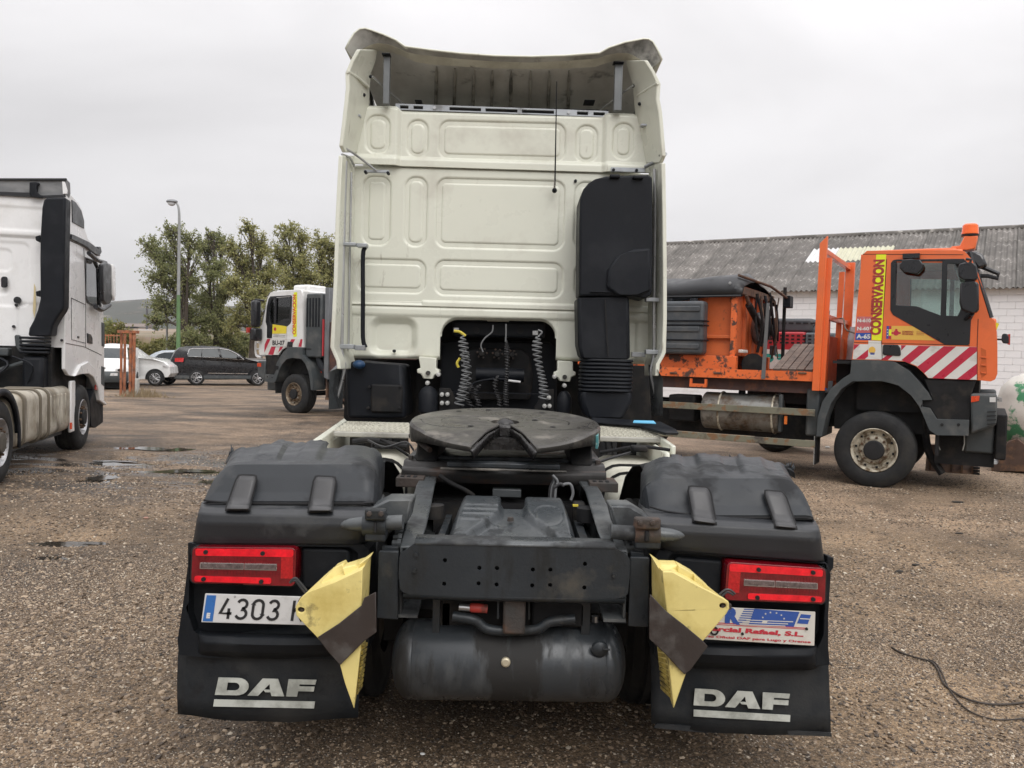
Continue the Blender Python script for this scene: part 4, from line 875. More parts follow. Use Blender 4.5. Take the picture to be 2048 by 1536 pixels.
oR = rail(1, [(1150, 860, 1128, 860), (1180, 950, 1148, 949), (1202, 982, 1171, 979), (1218, 1015, 1181, 1010), (1240, 1062, 1196, 1048), (1256, 1101, 1212, 1082)], [6.3, 4.15, 3.8, 3.52, 3.26, 3.07])
YB = 3.04
beam = [(829, 1087), (805, 1104), (799, 1112), (797, 1151), (800, 1178), (806, 1185), (818, 1189), (1024, 1194), (1231, 1198), (1248, 1195), (1256, 1187), (1260, 1150), (1260, 1119), (1252, 1108), (1231, 1096), (1024, 1091)]
Z8 = lambda a, b: (740 + a / 3.34, 960 + b / 3.34)
hl = [(500, 537), (495, 695), (730, 588), (848, 590), (725, 692), (845, 700), (1088, 600), (1205, 600), (1083, 706), (1203, 703), (1436, 562), (1432, 720)]
holes = []
for a in hl:
    c = Z8(*a); holes.append([P(c[0] + 4.2 * math.cos(t), c[1] + 4.6 * math.sin(t), YB) for t in [2 * math.pi * k / 12 for k in range(12)]])
part(MB().prism(PP(beam, YB), (0, .012, 0), holes), 'rear_cross_beam', frame_b, bevel=.003)
mb = MB(); a0, a1 = P(829, 1087, YB), P(1231, 1096, YB)
rows = [[a0.lerp(a1, t) + V((0, dy, dz)) for t in (0, 1)] for dy, dz in ((0, -.004), (.004, .004), (.014, .01), (.09, .012))]
mb.grid(rows); part(mb, 'beam_top_flange', frame_m, solid=.006)
b0_, b1_ = P(806, 1188, YB), P(1250, 1198, YB)
mb = MB(); mb.grid([[b0_.lerp(b1_, t) + V((0, dy, dz)) for t in (0, 1)] for dy, dz in ((.004, .0), (.012, -.016), (.03, -.024), (.12, -.026))]); part(mb, 'beam_lower_flange', frame_b, solid=.008)
part(MB().bb((a0.x - .02, YB + .03, b0_.z + .02), (a1.x + .02, YB + .05, a1.z - .03)), 'beam_back_plate', gap)
for a in ((300, 605), (1630, 637), (310, 497)):
    c = Z8(*a); part(MB().lathe([(0, -.012), (.008, -.012), (.009, 0), (.009, .01)], P(*c, YB), (0, 1, 0), 8), 'beam_bolt', frame_b)
# gusset plates with curved edges in the corners
for q in ([(838, 1090), (842, 1074), (852, 1082), (868, 1088), (890, 1091)], [(1216, 1098), (1212, 1080), (1200, 1087), (1182, 1093), (1160, 1095)]):
    part(MB().prism(PP(q, 3.12), (0, .008, 0)), 'corner_gusset', frame_m)
for q, t_ in (([(757, 1104), (760, 1102), (797, 1103), (795, 1240), (754, 1237)], [(764, 1103), (764, 1092), (797, 1094), (797, 1103)]), ([(1261, 1114), (1296, 1115), (1299, 1117), (1297, 1255), (1257, 1253)], [(1261, 1113), (1261, 1103), (1288, 1105), (1288, 1114)])):
    part(MB().prism(PP(q, YB + .02), (0, .02, 0)), 'tail_side_plate', frame_b, bevel=.004); part(MB().prism(PP(t_, YB + .06), (0, .02, 0)), 'tail_side_plate', frame_b, bevel=.003)
for s, lst in ((-1, ((803, 1052), (800, 1064), (797, 1076), (795, 1087))), (1, ((1246, 1066), (1250, 1078), (1254, 1088), (1258, 1097)))):
    for k, a in enumerate(lst):
        p = P(*a, 3.3 - k * .055); part(MB().lathe([(0, -.02), (.013, -.02), (.013, 0), (.02, 0), (.02, .015)], p, (-s, 0, 0), 6), 'rail_bolt', frame_m)
# air tank slung under the beam
TY = 3.24; ta, tb_ = P(785, 1316, TY), P(1250, 1322, TY); rad = .153; Ln = (tb_ - ta).length; prof = []
for k in range(9): t = math.pi / 2 * k / 8; prof.append((rad * math.sin(t), .075 * (1 - math.cos(t))))
prof += [(rad, .085), (rad * .985, .09), (rad, .095)] + [(rad, Ln / 2)] + [(rad, Ln - .095), (rad * .985, Ln - .09), (rad, Ln - .085)]
for k in range(8, -1, -1): t = math.pi / 2 * k / 8; prof.append((rad * math.sin(t), Ln - .075 * (1 - math.cos(t))))
at = part(MB().lathe(prof, ta, tb_ - ta, 56), 'air_tank', tank_m, smooth=40)
mb = MB()
for xx in (.24, .5, .74):
    pass
c = P(1011.5, 1325, TY - rad - .002); part(MB().lathe([(0, -.006), (.012, -.006), (.0175, -.002), (.0175, .012)], c, (0, 1, 0), 20), 'drain_plug', mat('brass_cap', (.5, .45, .33), .4, .4), parent=at)
c = P(1200, 1300, TY - rad * .98); part(MB().lathe([(0, -.012), (.018, -.01), (.03, .0), (.032, .014)], c, (0, 1, .1), 20), 'tank_fitting', frame_b, parent=at)
part(MB().tube([P(1206, 1299, TY - rad - .01), P(1220, 1299, TY - rad - .012)], .004, 6), 'drain_lever', frame_b, parent=at)
for x, y in ((1168, 1246), (1190, 1244), (1160, 1242)): part(MB().cyl(P(x, y, TY), P(x, y - 12, TY), .014, 10), 'tank_valve', steel if x == 1190 else frame_b)
# tow eye, red handle, bumper tube behind the tank top
pipe('bent_cross_tube', [(905, 1232), (950, 1240), (975, 1258), (1024, 1262), (1075, 1258), (1100, 1244), (1150, 1238)], 3.12, .019, frame_b, 12)
part(MB().bb(P(1007, 1190, 3.08), P(1049, 1250, 3.2)), 'tow_jaw', rust, bevel=.01); part(MB().bb(P(1007, 1248, 3.09), P(1047, 1262, 3.13)), 'tow_bracket', rust, bevel=.005)
for q in ([(975, 1192), (998, 1194), (998, 1238), (994, 1238), (994, 1198), (975, 1198)], [(1056, 1196), (1105, 1197), (1105, 1201), (1060, 1200), (1060, 1240), (1056, 1240)]): part(MB().prism(PP(q, 3.1), (0, .02, 0)), 'tow_guide', frame_b, bevel=.002)
part(MB().cyl(P(918, 1214, 3.12), P(942, 1216, 3.12), .013, 12), 'lever_shaft', steel); part(MB().tube([P(940, 1215, 3.12), P(943, 1215, 3.12), P(958, 1216, 3.12), P(975, 1218, 3.12)], [.014, .018, .018, .016], 14), 'red_handle', mat('red_grip', (.42, .045, .035), .45, dirt=((.12, .04, .03), .3, 20, .1)))
part(MB().bb(P(870, 1196, 3.2), P(915, 1240, 3.4)), 'towing_body', blackd, bevel=.02); part(MB().bb(P(1063, 1202, 3.16), P(1165, 1234, 3.3)), 'towing_body', blackd, bevel=.012)
part(MB().bb(P(1035, 1198, 3.25), P(1165, 1236, 3.6)), 'towing_body', blackd)

# ---- grey moulded cover between the rails
bx0, bx1 = P(878, 1088, 3.2).x, P(1172, 1090, 3.2).x; y0c, y1c = 3.17, 3.82; zc0, zc1 = P(1024, 1088, 3.2).z - .02, P(1024, 992, 3.78).z; nx, ny = 130, 90; rows = []
for j in range(ny + 1):
    v = j / ny; row = []
    for i in range(nx + 1):
        u = i / nx; taper = .03 * v; x = bx0 + taper + (bx1 - bx0 - 2 * taper) * u; y = y0c + (y1c - y0c) * v
        eu = min(u, 1 - u); e = min(eu * (bx1 - bx0), (v + .0) * (y1c - y0c)); eb = (1 - v) * (y1c - y0c)
        z = zc0 + (zc1 - zc0) * (1 - (1 - v) ** 1.9)
        z -= .11 * (1 - sst(0, .055, eu * (bx1 - bx0)) ** .5) + .10 * (1 - sst(0, .05, v * (y1c - y0c)) ** .5) + .1 * (1 - sst(0, .05, eb) ** .5)
        hw = .055 + .13 * (1 - sst(.12, .62, v)); d = abs(u - .5) * (bx1 - bx0); z -= .035 * (1 - sst(hw - .014, hw + .018, d)) * sst(-.02, .02, v)
        if abs(d) < .06 and v > .78: z -= .03
        for k in range(4):
            if .1 < u < .39 and abs(v - (.42 + k * .09)) < .02: z += .004
        q = math.hypot((u - .785) / .115, (v - .52) / .19)
        z += -.005 * (.86 < q < 1.0) - .002 * (q < .86)
        row.append((x, y, z))
    rows.append(row)
part(MB().grid(rows), 'moulded_cover', box_m, smooth=50, fix=False)
part(MB().bb((bx0 - .015, 3.16, .62), (bx0 + .012, 3.75, zc0 + .02)), 'cover_bracket', frame_b); part(MB().bb((bx1 - .012, 3.16, .62), (bx1 + .02, 3.75, zc0 + .02)), 'cover_bracket', frame_b)
part(MB().bb((bx0 + .02, 3.2, .6), (bx1 - .02, 3.8, zc0 - .07)), 'cover_base', blackd)
part(MB().lathe([(0, -.008), (.012, -.006), (.014, .01)], (P(1021, 1034, 3.48).x, 3.48, zc1 - .045), (0, 0, -1), 8), 'cover_bolt', rust)
part(MB().bb(P(985, 978, 3.95), P(1042, 992, 4.0)), 'cover_catch', frame_m, bevel=.004)
mb = MB().bb((-.36, 3.95, .75), (.36, 4.0, 1.0)); part(mb, 'inner_crossmember', blackd)
mb = MB().bb((-.42, 3.5, .55), (.42, 6.2, .62)); part(mb, 'chassis_underplate', blackd)
part(MB().bb((-.34, 3.62, .34), (.30, 3.95, .9)).bb((-.5, 5.0, .42), (.45, 7.6, .9)), 'underbody_occluder', blackd, bevel=.04)  # plain blocks added under the chassis to deepen the shade on the ground
pipe('loom', [(878, 950), (900, 965), (930, 980), (948, 992)], 3.9, .011, blackd)
for k in range(4): pipe('loom', [(1108 - k, 950), (1106 + k * 3, 962), (1100 + k * 4, 975), (1098 + k * 4, 995)], 3.88 - k * .01, .006, coil_g if k % 2 else coil_b)
pipe('loom', [(1122, 970), (1140, 968), (1146, 985), (1142, 1000)], 3.85, .007, coil_g); pipe('loom', [(1108, 975), (1120, 968), (1128, 972)], 3.85, .009, coil_b)
part(MB().bb(P(1148, 1008, 3.7), P(1168, 1040, 3.8)), 'valve_block', blackd, bevel=.01); part(MB().bb(P(1146, 1010, 3.68), P(1156, 1012, 3.7)), 'yellow_clip', yel)
part(MB().cyl(P(866, 1035, 3.6), P(866, 1010, 3.6), .05, 16), 'brake_chamber', blackd); part(MB().cyl(P(1176, 1042, 3.6), P(1176, 1015, 3.6), .05, 16), 'brake_chamber', blackd)

# ---- mounting platform and fifth wheel
pl = [(826, 909), (1191, 919), (1196, 927), (1210, 931), (1211, 946), (1100, 943), (1020, 945), (900, 938), (806, 935), (806, 923), (822, 918)]
mb = MB(); secs = []
za, zb2 = P(1010, 912, 4.15), P(1010, 941, 4.02)
for y, dz in ((4.0, -.06), (4.0, -.012), (4.012, 0), (4.06, .004), (4.08, .022), (4.1, .026), (4.17, .026), (4.19, .006), (4.24, .004), (4.26, .024), (4.8, .03), (4.8, -.05)):
    secs.append([V((P(806, 930, 4.05).x, y, zb2.z + dz)), V((P(1010, 930, 4.05).x, y, zb2.z + dz - .004)), V((P(1211, 935, 4.05).x, y, zb2.z + dz))])
mb.grid(secs); part(mb, 'mounting_plate', mat('platform_steel', (.042, .040, .039), .45, .2, var=.2, vs=6, dirt=((.10, .058, .04), .3, 6, .06, (.4, 1, 1)), bump=.2), solid=.006, smooth=30)
zpt = zb2.z + .026
part(MB().bb((P(830, 915, 4.2).x, 4.16, zpt), (P(1190, 915, 4.2).x, 4.2, zpt + .02)), 'plate_rib', frame_b, bevel=.004)
for a, b in ((797, 852), (1176, 1232)):
    x0_, x1_ = P(a, 945, 4.0).x, P(b, 945, 4.0).x; part(MB().bb((x0_, 3.9, zb2.z - .075), (x1_, 4.08, zb2.z - .03)), 'plate_bracket', rust, bevel=.004)
    for k in range(3): part(MB().bb((x0_ + .02 + k * .03, 3.92, zb2.z - .03), (x0_ + .035 + k * .03, 3.96, zb2.z - .026)), 'bracket_slot', gap)
for x in (822, 836, 1178, 1196): part(MB().lathe([(0, .02), (.014, .02), (.014, 0), (.02, 0), (.02, -.01)], (P(x, 920, 4.12).x, 4.12, zpt + .002), (0, 0, 1), 6), 'plate_bolt', rust)
KC = V((P(1010, 860, 4.27).x, 4.27, 0)); tiltA = R(4.6); KZ = 1.362; RR = .485
fw = thing  # name kept free
def KP(u, v, w=0):      # point of the coupling plate: u right, v forward, w up
    return V((KC.x + u, KC.y + v * math.cos(tiltA) - w * math.sin(tiltA), KZ + v * math.sin(tiltA) + w * math.cos(tiltA)))
def drop(u, v): return -.17 * max(0, -v - .28)
dl = R(17); rows = []; na = 120
for r_i, (rf, w) in enumerate(((.16, -.07), (.16, 0), (.3, 0), (.5, 0), (.62, 0), (.72, 0), (.8, 0), (.88, 0), (.94, 0), (.985, 0), (1, -.01), (1, -.075))):
    row = []
    for k in range(na + 1):
        th = -math.pi / 2 + dl + (2 * math.pi - 2 * dl) * k / na; r_ = rf * RR
        if math.sin(th) < -.3: r_ *= 1 + .05 * sst(-.3, -.9, math.sin(th)) * (rf > .5)
        if w < 0 and rf >= 1: w2 = w * (.3 + .7 * sst(-.95, -.3, math.sin(th)))
        else: w2 = w
        u, v = r_ * math.cos(th), r_ * math.sin(th); row.append(KP(u, v, w2 + drop(u, v)))
    rows.append(row)
cp = part(MB().grid(rows), 'coupling_plate', grease, solid=.012, smooth=35, fix=False)
# flanks of the throat
for s in (-1, 1):
    th = -math.pi / 2 + s * dl; mb = MB(); rw = []
    for rf in (.16, .4, .6, .8, 1.08):
        u, v = rf * RR * math.cos(th), rf * RR * math.sin(th); rw.append([KP(u, v, drop(u, v) - .012), KP(u * (.94), v, drop(u, v) - .02), KP(u * .90, v, drop(u, v) - .05)])
    mb.grid(rw); part(mb, 'throat_ramp', greased, solid=.01, parent=cp)
part(MB().bb(KP(-.10, -.22, -.10), KP(.10, .1, -.07)), 'lock_housing', greased, parent=cp)
mb = MB(); mb.ell(KP(0, -.03, -.02), (.052, .05, .05), 16, 10); part(mb, 'locking_jaw', greased, parent=cp)
part(MB().box(KP(0, -.085, -.03), (.078, .05, .07)), 'locking_jaw', greased, bevel=.015, parent=cp)
for s, c0u, a0, a1 in ((-1, -.13, 70, 200), (1, .13, -20, 110)):
    pts = [KP(c0u + s * .06 + .14 * math.cos(R(t)), -.0 + .15 * math.sin(R(t)), .003) for t in np.linspace(a0, a1, 16)]; part(MB().tube(pts, .005, 6), 'grease_groove', greased, parent=cp)
for s in (-1, 1):
    pts = [KP(s * (.47 * math.cos(R(t))), .47 * math.sin(R(t)), .003) for t in np.linspace(-28, -8, 4)]
    pts = [KP(s * .44, .02, .003), KP(s * .4, -.12, .003), KP(s * .31, -.2, .003), KP(s * .2, -.225, .003), KP(s * .16, -.2, .003)]; part(MB().tube(smooth_pts(pts, 4), .005, 6), 'plate_groove', greased, parent=cp)
for u, v in ((-.26, .3), (-.17, -.17), (.155, .06), (.24, -.14), (-.1, .38), (.2, .33)): part(MB().lathe([(0, 0), (.016, 0)], KP(u, v, .0085), KP(0, 0, 1) - KP(0, 0, 0), 14), 'plate_hole', gap, parent=cp)
for s in (-1, 1):
    x = KC.x + s * .44
    part(MB().prism([(x, 4.08, zpt), (x, 4.62, zpt), (x, 4.45, KZ - .03), (x, 4.22, KZ - .05)], (-s * .11, 0, 0)), 'pedestal', blackd, bevel=.01)
    part(MB().bb(KP(s * .475, -.13, -.09), KP(s * .40, .12, -.015)), 'plate_side_lug', greased, bevel=.012, parent=cp)
part(MB().cyl(KP(-.42, 0, -.07), KP(.42, 0, -.07), .035, 16), 'pivot_shaft', blackd)
part(MB().bb((KC.x - .27, 3.92, KZ - .19), (KC.x + .27, 4.0, KZ - .165)), 'guide_plate', frame_b, bevel=.006); part(MB().bb((KC.x - .3, 3.9, KZ - .2), (KC.x + .3, 3.93, KZ - .19)), 'guide_bar', grease, bevel=.003)
part(MB().prism([KP(.448, -.2, -.02), KP(.47, -.06, -.015), KP(.472, -.06, -.065), KP(.45, -.2, -.085)], (.012, -.004, 0)), 'teal_label', mat('teal_sticker', (.10, .32, .33), .5, var=.3, vs=30, dirt=((.5, .55, .52), .35, 40, .05)), parent=cp)
part(MB().tube([KP(-.475, -.1, -.06), KP(-.40, -.2, -.09), KP(-.36, -.27, -.1)], .014, 6), 'release_lever', rust)
part(MB().bb((-.40, 4.05, .9), (.36, 6.0, 1.0)), 'chassis_deck', blackd)

# ---- mudguard pipes and clamps
for s, cone, clamp, plate in ((-1, [(681, 1048), (690, 1041), (724, 1047)], (727, 1018, 774, 1080), [(740, 1017), (772, 1001), (824, 1001), (815, 1045), (772, 1070)]), (1, [(1369, 1070), (1360, 1062), (1318, 1068)], (1268, 1036, 1318, 1095), [(1220, 1013), (1264, 1014), (1300, 1036), (1280, 1085), (1232, 1060)])):
    a, b = P(cone[0][0], cone[0][1] + 2, 3.1), P(cone[2][0], cone[2][1] + 1, 3.1); d = (b - a)
    part(MB().tube([a, a + d * .05, a + d * .2, a + d * .45, a + d * .8, b, b + d * 1.9], [.003, .009, .017, .024, .027, .028, .028], 16), 'mudguard_pipe', frame_m)
    x0_, y0_, x1_, y1_ = clamp; c1, c2 = P(x0_, (y0_ + y1_) / 2, 3.1), P(x1_, (y0_ + y1_) / 2 + 1, 3.1)
    o = part(MB().tube([c1, c2], .043, 20), 'pipe_clamp', rust if s > 0 else frame_b)
    part(MB().bb(P(x0_ + 2, y0_, 3.04), P(x1_, y0_ + 20, 3.08)), 'clamp_ear', rust if s > 0 else frame_b, bevel=.008, parent=o)
    part(MB().bb(P(x0_ + 2, y1_ - 16, 3.07), P(x1_, y1_, 3.11)), 'clamp_ear', frame_b, bevel=.008, parent=o)
    part(MB().bb(P((x0_ + x1_) / 2 - 3, y0_ + 26, 3.05), P((x0_ + x1_) / 2 + 4, y0_ + 46, 3.07)), 'clamp_slot', gap, bevel=.006, parent=o)
    for t in (.25, .75): part(MB().lathe([(0, -.012), (.01, -.01), (.011, .01)], P(x0_ + (x1_ - x0_) * t, y0_ + 9, 3.04), (0, 1, 0), 6), 'clamp_bolt', rust, parent=o)
    q = PP(plate, 3.16); part(MB().prism(q, (0, .16, .0)), 'pipe_bracket', frame_m, bevel=.008)

# ---- wheels
def wheel(parent_, name, c, ax, Ro, wdt, rimR, rim_m, tyre_m, hubc=None, nbolt=10, holes=0, tread=True, W=True, face='truck'):
    """c = centre of the outer face plane, ax = direction from the outer face inwards"""
    c = V(c); ax = V(ax).normalized(); w = MB()
    tp = [(rimR, .02), (rimR * 1.03, .0), (rimR * 1.12, -.012), (Ro * .80, -.012), (Ro * .93, .008), (Ro * .985, .035), (Ro, .05)]
    ng = 4
    for k in range(ng): y = .05 + (wdt - .1) * (k + .5) / ng; tp += [(Ro, y - .012), (Ro - .014, y - .008), (Ro - .014, y + .008), (Ro, y + .012)]
    tp += [(Ro, wdt - .05), (Ro * .97, wdt - .02), (Ro * .8, wdt), (rimR, wdt - .02)]
    w.lathe(tp, c, ax, 56); wo = w.build(name, tyre_m, parent_, world=W, smooth=40)
    r_ = MB()
    if face == 'truck':
        r_.lathe([(rimR * 1.0, -.004), (rimR * .97, -.010), (rimR * .93, .0), (rimR * .88, .03), (rimR * .83, .07), (rimR * .70, .085), (rimR * .64, .055), (rimR * .60, .03), (rimR * .40, .025), (rimR * .38, .0), (rimR * .34, -.02), (rimR * .1, -.03), (0, -.03)], c, ax, 40)
        r_.lathe([(rimR, 0), (rimR, wdt * .8), (0, wdt * .8)], c, ax, 24)
    ro = r_.build('rim', rim_m, wo, world=W, smooth=40)
    if face == 'truck':
        MB().lathe([(rimR * .44, .03), (rimR * .44, -.02), (rimR * .40, -.035), (rimR * .2, -.04), (0, -.04)], c, ax, 32).build('hub_cap', gap if name == 'front_wheel' else hub_m, wo, world=W)
        h = MB(); u0 = ax.orthogonal().normalized(); v0 = ax.cross(u0)
        for k in range(10):
            t = 2 * math.pi * (k + .5) / 10; h.box(c + (u0 * math.cos(t) + v0 * math.sin(t)) * rimR * .80 + ax * .072, (.03, .03, .03))
        h.build('vent_holes', gap, wo, world=W)
    u = ax.orthogonal().normalized(); v = ax.cross(u); b = MB()
    for k in range(nbolt):
        t = 2 * math.pi * k / nbolt; p = c + (u * math.cos(t) + v * math.sin(t)) * rimR * .57; b.lathe([(0, -.022), (.015, -.02), (.019, 0), (.019, .04)], p, ax, 6)
    b.build('wheel_nuts', hubc or hub_m, wo, world=W)
    return wo
for s in (-1, 1):
    xo = s * 1.2 - .01
    for k in (0, 1): wheel(T, 'drive_wheel', (xo - s * k * .33, 4.15, .5), (-s, 0, 0), .5, .3, .29, hub_m, rubber_t)
    wheel(T, 'front_wheel', (s * 1.2 - .1, 7.75, .5), (-s, 0, 0), .5, .32, .29, hub_m, rubber_t)
part(MB().cyl((-1.0, 4.15, .5), (1.0, 4.15, .5), .07, 16).ell((0, 4.15, .5), (.24, .26, .24)), 'rear_axle', blackd)
for s in (-1, 1): part(MB().cyl((s * .48, 4.4, .55), (s * .48, 4.4, .92), .12, 20), 'suspension_bellows', blackd); part(MB().bb((s * .44, 3.5, .48), (s * .52, 5.4, .58)), 'trailing_arm', blackd)
# ================================================================ rear mudguards with lamps, plates and flaps
red_b = mat('lamp_red_bright', (.78, .006, .02), .12, spec=.6, var=.22, vs=30, coat=.6)
red_d = mat('lamp_red_dark', (.17, .004, .010), .15, spec=.6, var=.25, vs=45, coat=.5)
refl = mat('lamp_clear_cell', (.15, .12, .12), .2, .35, var=.5, vs=70, coat=.4)
chrome = mat('lamp_trim', (.5, .45, .45), .25, .7)
plate_w = mat('plate_white', (.62, .62, .62), .4, var=.04, vs=6, dirt=((.38, .37, .36), .22, 9, .1))
plate_k = mat('plate_black', (.02, .02, .022), .5)
blue_e = mat('plate_blue', (.03, .14, .42), .4, dirt=((.04, .05, .07), .2, 14, .04))
logo_w = mat('logo_white', (.50, .52, .48), .55, var=.1, vs=9, dirt=((.30, .31, .28), .45, 11, .1))

def mudguard(s, rows, ribs, latches, cut):
    """rows = (py, Y, outer px, inner px) from the seam up to the torn edge"""
    root = T
    xo = [P(r_[2], r_[0], r_[1]) for r_ in rows]; xi = [P(r_[3], r_[0], r_[1]) for r_ in rows]
    cen = [(xo[i] + xi[i]) / 2 for i in range(len(rows))]
    # dense profile
    prof = []
    for i in range(len(rows) - 1):
        for k in range(10):
            t = k / 10; prof.append((xo[i].lerp(xo[i + 1], t), xi[i].lerp(xi[i + 1], t)))
    prof.append((xo[-1], xi[-1])); m = len(prof); nrm = []
    for i in range(m):
        a, b = prof[max(0, i - 3)], prof[min(m - 1, i + 3)]; d = (b[0] - a[0]); n_ = V((0, -d.z, d.y)).normalized(); nrm.append(n_)
    rs0, nc = .05, 64; R_ = []
    for i, (a, b) in enumerate(prof):
        row = []; n_ = nrm[i]; ev = i / (m - 1); rs = rs0 + .07 * sst(.25, .75, ev)
        jag = lambda u: .05 * noise.noise((u * 9, s * 3.3, 0)) + .025 * noise.noise((u * 31, s, 4))
        for k in range(-8, nc + 9):
            u = min(1, max(0, k / nc)); x = a.x + (b.x - a.x) * u; p = a.lerp(b, u); dist = min(u, 1 - u) * abs(b.x - a.x)
            d = 0
            if dist < rs: q = rs - dist; d = (rs - math.sqrt(max(0, rs * rs - q * q))) * (.8 - .2 * sst(.25, .75, ev))
            if k < 0 or k > nc: d = rs * (.8 - .2 * sst(.25, .75, ev)) + (.018 * (-k if k < 0 else k - nc))
            p = p - n_ * d
            # raised ribs on the top
            for r0, r1 in ribs:
                pr = 0; w = sm_(abs(u - (r0 + r1) / 2), (r1 - r0) / 2); pr = w * sst(.52, .62, ev); p = p + n_ * (-.013 * pr)
            if ev > .8 and 0 <= k <= nc: p = p - V((0, 1, .12)) * ((ev - .8) / .2) * (cut(u) + jag(u))
            row.append(p)
        R_.append(row)
    part(MB().grid(R_), 'mudguard_cover', plast, solid=.006, smooth=24, fix=False)
    part(MB().tube([R_[0][j] + V((0, -.004, -.006)) for j in range(6, nc + 11, 2)], .0055, 6), 'cover_seam', gap)
    # torn strips of plastic standing up at the edge
    rnd = random.Random(int(s * 5) + 9); mb = MB()
    for k in range(9):
        i = rnd.choice([8, 9, 10, 11, 12] if k < 6 else [30, 31, 50, 52]); b0 = R_[-1][i + 2]; h = rnd.uniform(.01, .045) if k < 6 else .012
        mb._add([b0 + V((-.008, 0, -.01)), b0 + V((.009, 0, -.01)), b0 + V((rnd.uniform(-.02, .02), rnd.uniform(-.02, .02), h))], [(0, 1, 2)])
    part(mb, 'torn_edge', plast, solid=.003)
    # front half of the guard, lower and darker behind the tear
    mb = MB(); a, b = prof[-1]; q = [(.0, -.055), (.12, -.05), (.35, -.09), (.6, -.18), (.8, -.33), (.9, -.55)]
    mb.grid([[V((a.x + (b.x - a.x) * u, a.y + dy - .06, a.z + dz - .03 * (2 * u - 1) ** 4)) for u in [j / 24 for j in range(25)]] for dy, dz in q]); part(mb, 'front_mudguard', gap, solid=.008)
    for (c0, c1, c2, c3) in latches:
        A, B, C_, D = c0, c1, c2, c3
        Yt, Yb, Yf = 3.315, 3.245, 3.165
        def strip(grow, push, nm, m_):
            mb = MB(); rows_ = []
            for t in np.linspace(0, 1, 9):
                l_ = (A[0] + (D[0] - A[0]) * t, A[1] + (D[1] - A[1]) * t); r2 = (B[0] + (C_[0] - B[0]) * t, B[1] + (C_[1] - B[1]) * t)
                Y = Yt + (Yb - Yt) * min(1, t / .8) if t < .8 else Yb + (Yf - Yb) * ((t - .8) / .2); Y -= push
                k = 4 * grow if t > 0 else 0; ins = 3.5 * (1 - min(1, t * 8)) 
                g = grow * 3.2
                rows_.append([P(l_[0] - g + ins, l_[1] + (-g if t == 0 else g if t == 1 else 0), Y + .004), P(l_[0] * .8 + r2[0] * .2 - g * .6, l_[1] * .8 + r2[1] * .2 + (-g - 1.5 if t == 0 else g if t == 1 else 0), Y), P(l_[0] * .2 + r2[0] * .8 + g * .6, l_[1] * .2 + r2[1] * .8 + (-g - 1.5 if t == 0 else g if t == 1 else 0), Y), P(r2[0] + g - ins, r2[1] + (-g if t == 0 else g if t == 1 else 0), Y + .004)])
            mb.grid(rows_); return part(mb, nm, m_, solid=.004, smooth=50)
        strip(1, .012, 'latch_recess', gap); strip(0, .022, 'mudguard_latch', plast2)
def sm_(d, w): return 1 - sst(w - .022, w + .022, d)
mudguard(-1, [(1004, 3.262, 400, 749), (985, 3.295, 407, 751), (955, 3.33, 422, 752), (930, 3.365, 438, 752), (908, 3.54, 450, 757), (888, 3.76, 462, 767), (884, 3.9, 468, 770)],
         [(.10, .20), (.36, .48), (.62, .74)], [((476, 953), (514, 954), (497, 1018), (453, 1018)), ((630, 955), (672, 957), (662, 1021), (618, 1021))],
         lambda u: (.13 if u < .12 else .06 if u < .28 else -.03 if u < .64 else .22 if u < .93 else .1) )
mudguard(1, [(1032, 3.262, 1633, 1299), (1012, 3.295, 1626, 1296), (982, 3.33, 1612, 1292), (958, 3.365, 1598, 1289), (934, 3.54, 1585, 1287), (914, 3.76, 1574, 1285), (908, 3.9, 1570, 1284)],
         [(.08, .18), (.34, .46), (.62, .74)][::1], [((1376, 975), (1418, 978), (1431, 1047), (1388, 1041)), ((1528, 983), (1568, 987), (1592, 1056), (1552, 1052))],
         lambda u: (.16 if u < .12 else .08 if u < .3 else .0 if u < .8 else .05))

def surf(name, rows, m, parent=None, cols=14, edge=.05, solid=.008, bow=0., flank=.25):
    """curved panel through rows (left px, left py, right px, right py, Y) with rounded side edges running forward"""
    mb = MB(); G_ = []
    dn = []
    for i in range(len(rows) - 1):
        for k in range(5): t = k / 5; dn.append([rows[i][j] * (1 - t) + rows[i + 1][j] * t for j in range(5)])
    dn.append(rows[-1])
    for r_ in dn:
        a, b = P(r_[0], r_[1], r_[4]), P(r_[2], r_[3], r_[4]); row = []
        w = b.x - a.x; us = [0, .004, .012, .03, .06] + list(np.linspace(.1, .9, cols)) + [.94, .97, .988, .996, 1]
        row.append(a + V((0, flank, 0)))
        for u in us:
            d = min(u, 1 - u) * w; e = edge; f_ = 0 if d > e else e - math.sqrt(max(0, e * e - (e - d) ** 2)); row.append(a.lerp(b, u) + V((0, f_ - bow * math.sin(math.pi * u), 0)))
        row.append(b + V((0, flank, 0))); G_.append(row)
    mb.grid(G_); return part(mb, name, m, solid=solid, smooth=60, **({'parent': parent} if parent else {}))
